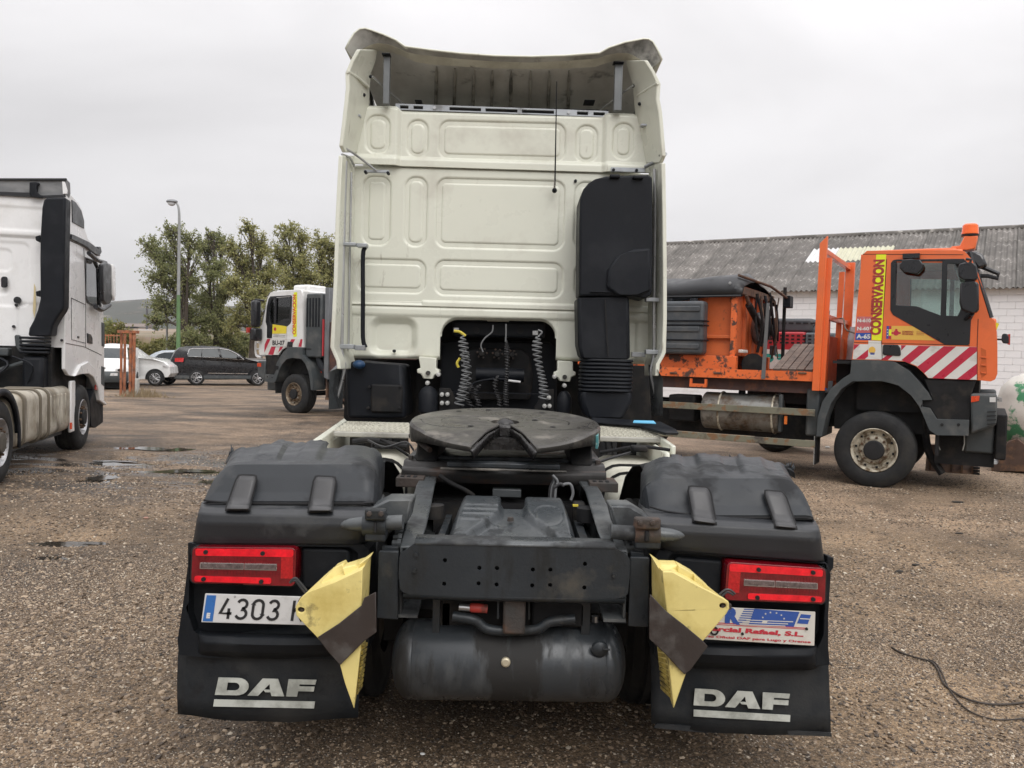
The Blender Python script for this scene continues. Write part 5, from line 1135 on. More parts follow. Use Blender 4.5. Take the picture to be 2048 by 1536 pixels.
# upper band of the lower mudguard, below the seam
plastb = mat('mudguard_band_plastic', (.018, .020, .0235), .42, var=.1, vs=3, dirt=((.04, .042, .044), .36, 3.0, .04), bump=.12, bs=260)
surf('mudguard_band', [(402, 1006, 748, 1010, 3.34), (397, 1009, 749, 1013, 3.275), (395, 1017, 748, 1024, 3.19), (391, 1028, 746, 1036, 3.158), (387, 1045, 742, 1052, 3.150), (382, 1075, 735, 1078, 3.158), (380, 1085, 728, 1087, 3.165), (380, 1088, 726, 1091, 3.20)], plastb)
surf('mudguard_band', [(1301, 1020, 1633, 1042, 3.34), (1298, 1023, 1636, 1045, 3.275), (1297, 1034, 1642, 1055, 3.19), (1297, 1045, 1645, 1064, 3.158), (1301, 1062, 1648, 1078, 3.150), (1308, 1090, 1652, 1108, 3.158), (1316, 1098, 1654, 1122, 3.165), (1320, 1102, 1655, 1127, 3.20)], plastb)
for q in ([(408, 1000), (428, 1003), (480, 1007), (575, 1009), (680, 1009), (749, 1005)], [(1299, 1013), (1330, 1022), (1380, 1029), (1434, 1034), (1540, 1038), (1626, 1038)]): part(MB().tube(smooth_pts(PP(q, 3.258), 4), .0045, 6), 'seam_shadow_gap', gap)
# housing: a frame round the recess, then the recess floor
for s, outer, hole, floor_ in ((-1, [(384, 1087), (727, 1089), (738, 1100), (741, 1240), (736, 1300), (716, 1322), (640, 1318), (420, 1316), (358, 1310), (355, 1280), (367, 1200), (377, 1120)],
                                [(392, 1090), (700, 1094), (716, 1106), (718, 1262), (700, 1283), (560, 1290), (430, 1284), (388, 1264), (377, 1230), (378, 1180), (380, 1110)], (376, 1086, 724, 1296)),
                               (1, [(1318, 1100), (1655, 1127), (1662, 1150), (1657, 1230), (1657, 1296), (1660, 1330), (1560, 1338), (1400, 1336), (1325, 1336), (1308, 1310), (1306, 1240), (1308, 1116)],
                                [(1345, 1106), (1646, 1128), (1653, 1150), (1647, 1270), (1636, 1296), (1600, 1308), (1440, 1306), (1350, 1298), (1330, 1280), (1328, 1130)], (1322, 1100, 1656, 1312))):
    part(MB().prism(PP(outer, 3.17), (0, .16, 0), [PP(hole, 3.17)]), 'lamp_housing', plastd, bevel=.010, seg=3)
    a, b, c, d = floor_; part(MB().prism([P(a, b + (2 if s > 0 else 0), 3.215), P(c, b + (25 if s > 0 else 2), 3.215), P(c, d + (4 if s > 0 else 0), 3.225), P(a, d, 3.225)], (0, .02, 0)), 'housing_floor', plastd)
# flat blank panel next to each lamp and lower lips
part(MB().prism(PP([(603, 1096), (693, 1098), (700, 1106), (702, 1180), (603, 1178)], 3.185), (0, .03, 0)), 'blank_panel', plastd, bevel=.012, seg=3)
part(MB().prism(PP([(1353, 1114), (1445, 1122), (1441, 1205), (1352, 1196), (1346, 1124)], 3.185), (0, .03, 0)), 'blank_panel', plastd, bevel=.012, seg=3)
surf('housing_lip', [(382, 1264, 700, 1268, 3.20), (388, 1272, 706, 1276, 3.15), (392, 1284, 712, 1288, 3.135), (390, 1300, 716, 1302, 3.15), (380, 1312, 720, 1310, 3.19)], plastd, bow=.02)
surf('housing_lip', [(1345, 1284, 1640, 1290, 3.20), (1338, 1292, 1640, 1298, 3.15), (1332, 1304, 1638, 1311, 3.135), (1326, 1320, 1640, 1326, 3.15), (1320, 1330, 1640, 1338, 3.19)], plastd, bow=.02)

def lamp(TL, TR, BR, BL, s):
    """red lamp with its clear cells; u runs along the lamp from the outer end on the left one"""
    def Q(u, v, Y): t = (TL[0] + (TR[0] - TL[0]) * u, TL[1] + (TR[1] - TL[1]) * u); b = (BL[0] + (BR[0] - BL[0]) * u, BL[1] + (BR[1] - BL[1]) * u); return P(t[0] + (b[0] - t[0]) * v, t[1] + (b[1] - t[1]) * v, Y)
    def RQ(u0, v0, u1, v1, r_, Y, n=4):
        ru = r_; rv = r_ * 2.6; pts = []
        for cu, cv, a in ((u1 - ru, v0 + rv, -90), (u1 - ru, v1 - rv, 0), (u0 + ru, v1 - rv, 90), (u0 + ru, v0 + rv, 180)):
            for i in range(n + 1): t = R(a + 90 * i / n); pts.append(Q(cu + ru * math.cos(t), cv + rv * math.sin(t), Y))
        return pts
    L_ = part(MB().prism(RQ(0, 0, 1, 1, .05, 3.125), (0, .10, 0)), 'tail_lamp', red_d, bevel=.008, seg=3)
    def sub(pts, nm, m_, th=.004, **k): return MB().prism(pts, (0, th + .004, 0)).build(nm, m_, L_, **k)
    f = (lambda u: u) if s < 0 else (lambda u: 1 - u)
    def box_(u0, v0, u1, v1, Y, nm, m_, r_=.004):
        a, b = sorted((f(u0), f(u1))); return sub(RQ(a, v0, b, v1, r_, Y), nm, m_)
    box_(.03, .045, .975, .24, 3.1205, 'bright_reflector', red_b, .02); box_(.03, .80, .77, .955, 3.1205, 'bright_reflector', red_b, .02)
    box_(.86, .24, .975, .80, 3.1215, 'side_reflector', mat('lamp_red_mid', (.42, .01, .014), .14, var=.3, vs=120, coat=.5) if 'lamp_red_mid' not in MATS else MATS['lamp_red_mid'], .006)
    ctr = [(.085, .225), (.227, .362), (.364, .493), (.512, .663), (.665, .812)]
    box_(.078, .43, .5, .60, 3.1195, 'cell_trim', chrome); box_(.508, .43, .818, .60, 3.1195, 'cell_trim', chrome)
    for a, b in ctr: box_(a, .45, b, .58, 3.117, 'clear_cell', refl)
    # moulded lattice of the dark lens
    mb = MB()
    for i in range(26):
        for v in (.30, .36, .66, .72):
            u = f(.06 + i * .031); c = Q(u, v, 3.1235); mb.box(c, (.006, .003, .006))
    mb.build('lens_lattice', red_d, L_, kind='stuff')
    for u, v in ((.13, .135), (.68, .15), (.12, .88), (.675, .9)):
        MB().lathe([(0, -.006), (.008, -.006), (.0085, .004)], Q(f(u), v, 3.119), (0, 1, 0), 12).build('lamp_screw', gap, L_)
    part(MB().prism(RQ(-.015, -.03, 1.015, 1.03, .06, 3.15), (0, .05, 0)), 'lamp_gasket', gap, bevel=.006)
lamp((385, 1094), (592, 1096), (590, 1173), (382, 1166), -1)
lamp((1455, 1124), (1652, 1137), (1650, 1208), (1449, 1200), 1)

# lettering drawn as flat strokes
def stroke(mb, segs, w, o, ux, uy, sc_, n_=V((0, -1, 0)), th=.0015):
    """segs = polylines in a 0..1 letter box; each becomes a flat ribbon of width w"""
    for pl_ in segs:
        pts = [V((a, b, 0)) for a, b in pl_]; L_, R2 = [], []
        for i, p in enumerate(pts):
            d = (pts[min(i + 1, len(pts) - 1)] - pts[max(i - 1, 0)]); d.normalize(); q = V((-d.y, d.x, 0))
            if 0 < i < len(pts) - 1:
                d1 = (p - pts[i - 1]).normalized(); q = q / max(.5, abs(q.dot(V((-d1.y, d1.x, 0)))))
            L_.append(p + q * w / 2); R2.append(p - q * w / 2)
        for i in range(len(pts) - 1):
            mb._add([o + ux * (v.x * sc_) + uy * (v.y * sc_) for v in (L_[i], L_[i + 1], R2[i + 1], R2[i])], [(0, 1, 2, 3)])
def arc(cx, cy, rx, ry, a0, a1, n=10): return [(cx + rx * math.cos(R(a0 + (a1 - a0) * i / n)), cy + ry * math.sin(R(a0 + (a1 - a0) * i / n))) for i in range(n + 1)]
GL = {'4': [[(.33, 1), (.03, .27), (.58, .27)], [(.43, .52), (.43, 0)]],
      '3': [arc(.29, .745, .22, .215, 160, -80) + arc(.27, .27, .25, .235, 80, -160)],
      '0': [[(.06, .72)] + arc(.30, .72, .24, .24, 180, 0) + [(.54, .28)] + arc(.30, .28, .24, .24, 0, -180) + [(.06, .72)]],
      'K': [[(.08, 0), (.08, 1)], [(.52, 1), (.1, .45)], [(.24, .6), (.55, 0)]], 'Y': [[(.02, 1), (.28, .45), (.28, 0)], [(.54, 1), (.28, .45)]]}
Yp = 3.14; a, b, c, d = P(410, 1187, Yp), P(688, 1196, Yp), P(683, 1253, Yp), P(402, 1245, Yp)
np_ = part(MB().prism([a, b, c, d], (0, .006, 0)), 'number_plate', plate_w, bevel=.003)
ux = (b - a).normalized(); uy = (a - d).normalized(); hgt = (a - d).length
MB().prism([a + ux * .008 + uy * -.006 + V((0, -.0015, 0)), a + ux * .044 - uy * .006 + V((0, -.0015, 0)), d + ux * .044 + uy * .006 + V((0, -.0015, 0)), d + ux * .006 + uy * .006 + V((0, -.0015, 0))], (0, .003, 0)).build('country_band', blue_e, np_)
put_text(MB(), 'E', d + ux * .018 + uy * .02 + V((0, -.0022, 0)), ux, uy, .018, bold=.002).build('country_letter', plate_w, np_, smooth=0, fix=False)
mb = MB(); dg_h = hgt * .70; off = .066
for k, ch in enumerate('4303'): stroke(mb, GL[ch], .135, d + ux * (off + k * .0605) + uy * (hgt * .16) + V((0, -.002, 0)), ux, uy, dg_h * 1.0)
for k, ch in enumerate('K'): stroke(mb, GL[ch], .135, d + ux * (off + 4 * .0605 + .032 + k * .06) + uy * (hgt * .16) + V((0, -.002, 0)), ux, uy, dg_h)
mb.build('plate_number', plate_k, np_, smooth=0, fix=False)
MB().ell(P(470, 1193, Yp - .001), (.004, .004, .004), 8, 6).build('plate_screw', steel, np_)

# dealer's plate on the right
paper = mat('dealer_plate_white', (.60, .58, .53), .4, var=.04, vs=5, dirt=((.5, .38, .3), .2, 6, .14)); dblue = mat('dealer_blue', (.03, .085, .33), .45, var=.1, vs=9); dred = mat('dealer_red', (.5, .03, .05), .45)
Yq = 3.14; a, b, c, d = P(1362, 1210, Yq), P(1631, 1224, Yq), P(1629, 1292, Yq), P(1360, 1276, Yq)
dp = part(MB().prism([a, b, c, d], (0, .006, 0)), 'dealer_plate', paper, bevel=.002)
def D(px, py, k=0): return P(px, py, Yq - .0012 - k * .0006)
def flat(pts, nm, m_, k=0):
    mb = MB(); mb._add([D(x, y, k) for x, y in pts], [tuple(range(len(pts)))]); return mb.build(nm, m_, dp, smooth=0)
Z7 = lambda a_, b_: (1180 + a_ / 3.938, 1100 + b_ / 3.938)
flat([Z7(*q) for q in ((1295, 462), (1650, 488), (1605, 606), (1250, 590))], 'blue_flag', dblue)
flat([Z7(*q) for q in ((1662, 505), (1742, 512), (1715, 584), (1630, 578))], 'blue_block', dblue); flat([Z7(*q) for q in ((1655, 536), (1733, 541), (1731, 549), (1652, 544))], 'white_line', paper, 1)
for k in range(8):
    y = 462 + k * 17; x0_ = 1215 - k * 9; flat([Z7(x0_, y), Z7(1295 - k * 5, y + 4), Z7(1293 - k * 5, y + 12), Z7(x0_ - 3, y + 8)], 'blue_stripe', dblue)
for k, (x0_, x1_) in enumerate(((1230, 1600), (1200, 1560), (1180, 1540))):
    y = 548 + k * 17; flat([Z7(x0_, y), Z7(x1_, y + 14), Z7(x1_, y + 21), Z7(x0_, y + 6)], 'white_line', paper, 1)
flat([Z7(1362, 556), Z7(1400, 558), (Z7(1390, 580)), Z7(1350, 578)], 'white_patch', paper, 2)
for q in ((1383, 503), (1421, 492), (1469, 497), (1507, 513), (1529, 541), (1361, 531)):
    pts = []
    for k in range(10): r_ = 10 if k % 2 == 0 else 4; t = R(90 + 36 * k); pts.append(Z7(q[0] + r_ * math.cos(t), q[1] - r_ * math.sin(t)))
    flat(pts, 'star', paper, 2)
uxq = (b - a).normalized(); uyq = (a - d).normalized()
mb = MB(); put_text(mb, 'R', D(*Z7(1062, 565), 1), uxq, uyq, .052, bold=.006); mb.build('dealer_letter', dblue, dp, smooth=0, fix=False)
flat([Z7(1000, 570), Z7(1700, 612), Z7(1700, 618), Z7(1000, 577)], 'red_line', dred); flat([Z7(1000, 584), Z7(1690, 622), Z7(1690, 627), Z7(1000, 589)], 'red_line', dred)
def text_px(txt, p0, p1, h, m_, bold, par, Dn, nm='lettering', slant=0):
    """word from pixel p0 to p1 (baseline), cap height h in metres"""
    a_, b_ = Dn(*p0), Dn(*p1); u_ = (b_ - a_); mb = MB(); put_text(mb, txt, a_, u_, (V((slant, 0, 1)) - u_.normalized() * 0).normalized(), h, width=u_.length, bold=bold); return mb.build(nm, m_, par, smooth=0, fix=False)
D1 = lambda x, y: D(x, y, 1)
text_px('Comercial Rafael, S.L.', Z7(735, 620), Z7(1682, 682), .0165, dred, .0011, dp, D1, slant=.15)
text_px('Concesionario Oficial DAF para Lugo y Orense', Z7(640, 672), Z7(1738, 733), .0085, dred, .0004, dp, D1)
for q in ((1706, 621), (1201, 660)): MB().lathe([(0, -.004), (.005, -.004), (.0055, .002)], D(*Z7(*q), 3), (0, 1, 0), 10).build('plate_screw', gap, dp)
MB().tube([D(*Z7(980 + 28 * math.cos(t), 638 + 28 * math.sin(t)), 6) for t in np.linspace(0, 5.6, 14)], .0035, 6).build('wire_loop', gap, dp)

# mudflaps with the maker's white lettering
def flap(name, rows, bow):
    mb = MB(); G_ = []
    for (x0_, y0_, x1_, y1_, Y) in rows:
        a_, b_ = P(x0_, y0_, Y), P(x1_, y1_, Y); G_.append([a_.lerp(b_, u) + V((0, bow * (2 * u - 1) ** 2 + .004 * math.sin(u * 17), -.012 * math.sin(u * math.pi) * (y0_ > 1400))) for u in np.linspace(0, 1, 22)])
    mb.grid(G_); return part(mb, name, rubber, solid=.008, smooth=60)
fl = flap('mudflap', [(356, 1285, 716, 1232, 3.215), (351, 1310, 716, 1300, 3.21), (349, 1360, 716, 1350, 3.205), (349, 1400, 715, 1400, 3.20), (350, 1434, 714, 1440, 3.195)], .03)
fr2 = flap('mudflap', [(1302, 1250, 1658, 1290, 3.215), (1304, 1320, 1661, 1330, 3.21), (1305, 1370, 1663, 1385, 3.205), (1305, 1420, 1665, 1430, 3.20), (1305, 1453, 1666, 1470, 3.195)], .03)
part(MB().prism(PP([(1312, 1448), (1662, 1466), (1664, 1473), (1400, 1465), (1308, 1456)], 3.2), (0, .008, 0)), 'flap_edge', rubber)
def logo(parent_, TLp, TRp, BRp, BLp, Y):
    """three slanted block letters over a bar, laid out in a unit box"""
    def Q(u, v): t = [TLp[i] + (TRp[i] - TLp[i]) * u for i in (0, 1)]; b = [BLp[i] + (BRp[i] - BLp[i]) * u for i in (0, 1)]; return P(b[0] + (t[0] - b[0]) * v, b[1] + (t[1] - b[1]) * v, Y + .03 * (2 * (.22 + u * .56) - 1) ** 2 - .0)
    def put(outer, hole=None):
        mb = MB(); mb.prism([Q(*p) for p in outer], (0, .003, 0), [[Q(*p) for p in hole]] if hole else ()); mb.build('flap_letter', logo_w, parent_, smooth=0)
    b0 = .40
    def S(pts): return [(u, b0 + (1 - b0) * v) for u, v in pts]
    dr = arc(.215, .5, .115, .5, 90, -90, 10); dri = arc(.19, .5, .048, .23, 90, -90, 8)
    put(S([(.02, 1)] + dr + [(.0, 0)]), S([(.118, .73)] + dri + [(.112, .27)]))
    put(S([(.46, 1), (.615, 1), (.69, 0), (.565, 0), (.55, .22), (.50, .22), (.475, .36), (.545, .36), (.535, .70), (.43, 0), (.325, 0)]))
    put(S([(.72, 1), (1.0, 1), (.99, .72), (.835, .72), (.832, .6), (.985, .6), (.98, .32), (.825, .32), (.818, 0), (.71, 0)]))
    put([(.0, .24), (1, .24), (.995, 0), (-.004, 0)])
logo(fl, (433, 1355), (633, 1360), (629, 1417), (427, 1413), 3.176)
logo(fr2, (1386, 1377), (1580, 1388), (1581, 1444), (1388, 1433), 3.176)

# ================================================================ wheel chocks hung on the tail
chock_y = mat('chock_yellow', (.70, .585, .22), .5, var=.06, vs=6, dirt=((.5, .38, .1), .30, 5, .12), dirt2=((.12, .09, .04), .13, 11, .07), bump=.05)
chock_d = mat('chock_grimy', (.48, .37, .09), .6, var=.2, vs=9, dirt=((.07, .05, .02), .5, 12, .1))
holder = mat('holder_brown', (.032, .024, .021), .5, var=.15, vs=4, dirt=((.07, .062, .056), .3, 7, .07), bump=.1)
def chock(label, front, back, ridges, nose, flankpts, YF=2.90, YBk=3.06):
    c0 = P(front[0][0], front[0][1], YF); t = thing('wheel_chock', label, 'wheel chock', (c0.x, c0.y, c0.z), 0, 'yellow wheel chocks on the tail')
    mb = MB(); f_ = PP(front, YF); b_ = PP(back, YBk); n = len(f_)
    hole = [P(nose[0] + 7 * math.cos(a) , nose[1] + 5.5 * math.sin(a), YF) for a in [2 * math.pi * k / 12 for k in range(12)]]
    mb.prism(f_, (0, .012, 0), [hole]); mb.build('front_face', chock_y, t, bevel=.004)
    mb = MB(); mb.loft([[p + V((0, .01, 0)) for p in f_], b_], cap=False); mb._add(b_, [tuple(range(n))]); mb.build('side_walls', chock_y, t, smooth=20)
    MB()._add([p + V((0, .03, 0)) for p in hole], [tuple(range(12))]).build('nose_recess', holder, t)
    MB().bb(P(nose[0] - 3, nose[1] - 3, YF + .01), P(nose[0] + 14, nose[1] + 4, YF + .03)).build('nose_pin', rust, t)
    for r_ in ridges: MB().prism([P(x, y, YF + .04 + .03 * (i > 1)) for i, (x, y) in enumerate(r_)], (0, .07, 0)).build('grip_tooth', chock_y, t, bevel=.004)
    a_, b2, c2, d2 = flankpts; mb = MB(); k = 9
    for i in range(k):
        t0, t1 = i / k, (i + .62) / k; q = [P(a_[0] + (d2[0] - a_[0]) * t0, a_[1] + (d2[1] - a_[1]) * t0, YF + .03), P(b2[0] + (c2[0] - b2[0]) * t0, b2[1] + (c2[1] - b2[1]) * t0, YBk - .02), P(b2[0] + (c2[0] - b2[0]) * t1, b2[1] + (c2[1] - b2[1]) * t1, YBk - .02), P(a_[0] + (d2[0] - a_[0]) * t1, a_[1] + (d2[1] - a_[1]) * t1, YF + .03)]
        mb.prism(q, V((.006 if nose[0] < 1024 else -.006, -.006, 0)))
    mb.build('tread_ribs', chock_d, t); return t
chock('yellow plastic wheel chock hanging point down over the number plate', [(591, 1213), (601, 1196), (615, 1184), (670, 1164), (725, 1138), (723, 1212), (721, 1300), (708, 1418), (690, 1368), (680, 1331), (634, 1275), (592, 1231)],
      [(602, 1200), (628, 1175), (650, 1150), (668, 1134), (742, 1111), (738, 1186), (730, 1300), (709, 1414), (712, 1380), (715, 1331), (690, 1275), (604, 1231)],
      [[(652, 1176), (640, 1166), (668, 1136), (685, 1128), (696, 1150)], [(690, 1156), (684, 1136), (710, 1129), (724, 1140)], [(716, 1142), (718, 1128), (742, 1111), (728, 1138)]], (602, 1220), [(724, 1290), (733, 1284), (722, 1376), (712, 1392)])
chock('yellow plastic wheel chock hanging point down beside the dealer plate', [(1325, 1143), (1345, 1143), (1395, 1170), (1447, 1196), (1458, 1204), (1459, 1217), (1454, 1227), (1406, 1283), (1372, 1348), (1347.6, 1418), (1338, 1330), (1333, 1222)],
      [(1303, 1116), (1357, 1131), (1390, 1152), (1436, 1188), (1448, 1204), (1448, 1217), (1440, 1227), (1396, 1283), (1362, 1348), (1347, 1412), (1318, 1330), (1304, 1190)],
      [[(1322, 1146), (1304, 1115), (1323, 1129), (1357, 1130), (1370, 1152)], [(1356, 1150), (1358, 1131), (1388, 1148), (1398, 1164)], [(1388, 1166), (1390, 1150), (1418, 1175), (1424, 1184)]], (1446, 1212), [(1336, 1296), (1318, 1296), (1324, 1380), (1342, 1398)])
for q, q2 in (([(634.6, 1275), (678, 1247), (723, 1211), (728, 1196), (752, 1184), (753, 1265), (728, 1283), (680, 1331), (654, 1302)], None), ([(1300, 1188), (1332, 1222), (1368, 1250), (1406, 1282), (1416, 1293), (1381, 1341), (1369, 1350), (1330, 1308), (1298, 1278)], None)):
    part(MB().prism(PP(q, 2.885), (0, .006, 0)), 'chock_holder', holder, bevel=.003)
    xx = q[3][0] if q[0][0] < 1000 else q[0][0]
    part(MB().prism([P(xx, 1200, 2.89), P(xx, 1272, 2.89), P(xx + (20 if xx < 1000 else -2), 1262, 3.06), P(xx + (20 if xx < 1000 else -2), 1195, 3.06)], (.004, 0, 0)), 'holder_side', holder)
wire = mat('black_wire', (.03, .03, .032), .4)
for w_ in ([(580, 1166), (586, 1158), (592, 1157), (598, 1163), (614, 1184), (604, 1194), (598, 1204)], [(583, 1163), (590, 1161), (595, 1166), (611, 1187)], [(1470, 1188), (1462, 1181), (1454, 1179), (1446, 1183), (1438, 1190)], [(1467, 1190), (1456, 1184), (1449, 1188), (1442, 1195)]):
    part(MB().tube(smooth_pts([P(x, y, 2.93) for x, y in w_], 4), .0045, 6), 'chock_hook', wire)
# broken side marker bracket at the right edge and bolts
part(MB().prism(PP([(1655, 1112), (1668, 1116), (1667, 1136), (1660, 1146), (1654, 1148)], 3.2), (0, .05, 0)), 'side_bracket', plastd, bevel=.004)
# ================================================================ shared truck pieces (metres, in the axes of each vehicle)
OT_YAW = -30
OT_F = Frame((5.675, 12.483, 0), OT_YAW)
Z4 = lambda a, b: (1300 + a / 2.738, 440 + b / 2.738)
Z6 = lambda a, b: (1640 + a / 3.84, 440 + b / 3.84)
def H4(pts, yl=-1.25): return [OT_F.hit(*Z4(a, b), yl) for a, b in pts]
def H6(pts, yl=-1.25): return [OT_F.hit(*Z6(a, b), yl) for a, b in pts]
orange = mat('orange_paint', (.76, .150, .038), .38, var=.05, vs=1.5, coat=.25, dirt=((.6, .13, .04), .2, 2.5, .15))
orange_r = mat('orange_paint_peeling', (.74, .15, .035), .5, var=.1, vs=3, dirt=((.075, .04, .03), .34, 5.5, .025), dirt2=((.16, .06, .035), .25, 13, .04), bump=.3, bs=25)
orange_d = mat('orange_paint_weathered', (.62, .135, .032), .5, var=.08, vs=2, dirt=((.42, .095, .03), .4, 1.6, .16, (1, 1, 1)), dirt2=((.12, .05, .03), .1, 8, .05), bump=.15, bs=25)
white_p = mat('white_paint', (.74, .74, .73), .35, var=.03, vs=1.5, coat=.3, dirt=((.5, .48, .43), .15, 2.5, .14))
grey_p = mat('grey_bumper_plastic', (.05, .058, .062), .55, var=.1, vs=3, dirt=((.12, .12, .115), .25, 3, .12), bump=.1, bs=80)
trim = mat('black_trim', (.013, .014, .017), .35, var=.1)
dark_in = mat('cab_interior', (.045, .045, .05), .8, var=.2, vs=6)
red_s = mat('red_reflective', (.46, .02, .05), .35, var=.08, vs=4); white_s = mat('white_reflective', (.66, .65, .62), .4, var=.05, vs=4, dirt=((.45, .42, .38), .2, 5, .1))
yel_s = mat('fluorescent_yellow', (.75, .80, .02), .4, dirt=((.6, .6, .05), .2, 4, .1)); txt_r = mat('text_dark_red', (.33, .03, .03), .5); txt_o = mat('text_orange', (.65, .12, .02), .5)
gold_s = mat('ochre_sticker', (.70, .43, .08), .45, var=.05); pink_s = mat('faded_red_sticker', (.5, .12, .13), .5, dirt=((.6, .3, .28), .3, 7, .1)); blue_s = mat('blue_sign', (.02, .07, .33), .4)
olive = mat('olive_rail', (.17, .165, .12), .6, var=.2, vs=3, dirt=((.20, .11, .055), .36, 7, .04), dirt2=((.07, .06, .05), .3, 4, .07), bump=.25, bs=50)
silver_t = mat('dull_aluminium', (.25, .25, .235), .42, .6, var=.15, vs=2.5, dirt=((.13, .09, .06), .38, 3.5, .1), dirt2=((.07, .06, .05), .2, 6, .08))
maroon = mat('rusty_maroon', (.065, .032, .028), .7, var=.25, vs=3, dirt=((.12, .05, .03), .35, 6, .06), bump=.2, bs=30)
soil = mat('rust_brown', (.075, .045, .033), .85, var=.3, vs=5, dirt=((.14, .075, .04), .4, 7, .07), bump=.4, bs=30)
def glass_mat(nm, tint, a=.45):
    m = bpy.data.materials.new(nm); m.use_nodes = True; n = m.node_tree.nodes; l = m.node_tree.links; n.remove(n['Principled BSDF'])
    g = n.new('ShaderNodeBsdfGlossy'); g.inputs[1].default_value = .02; t = n.new('ShaderNodeBsdfTransparent'); t.inputs[0].default_value = (*tint, 1)
    f = n.new('ShaderNodeFresnel'); f.inputs[0].default_value = 1.5; mp_ = n.new('ShaderNodeMath'); mp_.operation = 'MULTIPLY_ADD'; mp_.inputs[1].default_value = 1.2; mp_.inputs[2].default_value = a * .1
    l.new(f.outputs[0], mp_.inputs[0]); x = n.new('ShaderNodeMixShader'); l.new(mp_.outputs[0], x.inputs[0]); l.new(t.outputs[0], x.inputs[1]); l.new(g.outputs[0], x.inputs[2]); l.new(x.outputs[0], n['Material Output'].inputs[0]); return m
glass = glass_mat('window_glass', (.74, .82, .80)); glass_k = glass_mat('tinted_glass', (.30, .34, .35), 1)

def side_prism(pts, y, th, holes=()):
    """(x, z) outline on the plane y, with thickness th along y"""
    mb = MB(); mb.prism([(a, y, b) for a, b in pts], (0, th, 0), [[(a, y, b) for a, b in h] for h in holes]); return mb
CAB = H6([(243, 1072), (262, 930), (290, 600), (318, 310), (332, 262), (360, 236), (700, 232), (1050, 230), (1110, 240), (1165, 300), (1215, 410), (1262, 560), (1318, 752), (1345, 775), (1358, 860), (1363, 970), (1363, 1180), (1345, 1225), (1310, 1240), (1210, 1230), (830, 1214), (790, 1170), (740, 1125), (650, 1088), (450, 1076)])
HOLE = H6([(572, 325), (1085, 328), (1120, 440), (1135, 735), (960, 745), (930, 735), (745, 668), (572, 655)])
TRIM = H6([(545, 330), (562, 308), (590, 303), (1105, 298), (1150, 340), (1190, 470), (1200, 700), (1160, 770), (1150, 950), (1135, 962), (975, 960), (955, 955), (560, 728), (540, 692)])
GL1 = H6([(588, 318), (940, 318), (925, 732), (840, 700), (760, 668), (740, 662), (580, 655)]); GL2 = H6([(978, 335), (1072, 338), (1110, 450), (1118, 560), (1075, 700), (1055, 738), (968, 735)])
STRIPE = H6([(262, 952), (1207, 975), (1205, 1228), (832, 1212), (792, 1165), (742, 1120), (652, 1083), (452, 1071), (250, 1068)])
REDS = [H6(q) for q in ([(262, 954), (306, 955), (259, 1000)], [(278, 1067), (372, 992), (372, 1045), (345, 1068)], [(468, 1072), (520, 1036), (560, 1042), (520, 1075)], [(622, 962), (662, 963), (624, 1003)],
       [(757, 966), (850, 968), (690, 1102), (625, 1076)], [(950, 970), (1045, 972), (802, 1176), (748, 1126)], [(1148, 975), (1206, 976), (1206, 1008), (950, 1219), (860, 1214)], [(1206, 1102), (1206, 1183), (1148, 1226), (1050, 1223)])]
FEND = H4([(1105, 768), (1255, 768), (1340, 777), (1420, 825), (1480, 890), (1528, 950), (1545, 985), (1492, 985), (1492, 1022), (1535, 1030), (1572, 1090), (1748, 1095), (1745, 1180), (1570, 1178), (1530, 1150), (1505, 1090), (1475, 1020), (1430, 960), (1360, 905), (1270, 882), (1110, 884), (1050, 925), (995, 1000), (965, 1080), (942, 1185), (912, 1185), (920, 1080), (948, 990), (1000, 915), (1060, 865), (1098, 842)])
BUMP = H4([(1755, 950), (1900, 952), (1902, 1060), (1895, 1125), (1860, 1140), (1758, 1172)]); STEP = H4([(1500, 872), (1785, 880), (1760, 955), (1755, 1100), (1570, 1092), (1535, 1030), (1490, 1022), (1490, 985), (1548, 985)])
cx0, cx1 = CAB[0][0], CAB[14][0]; czb, czt = CAB[0][1], CAB[6][1]

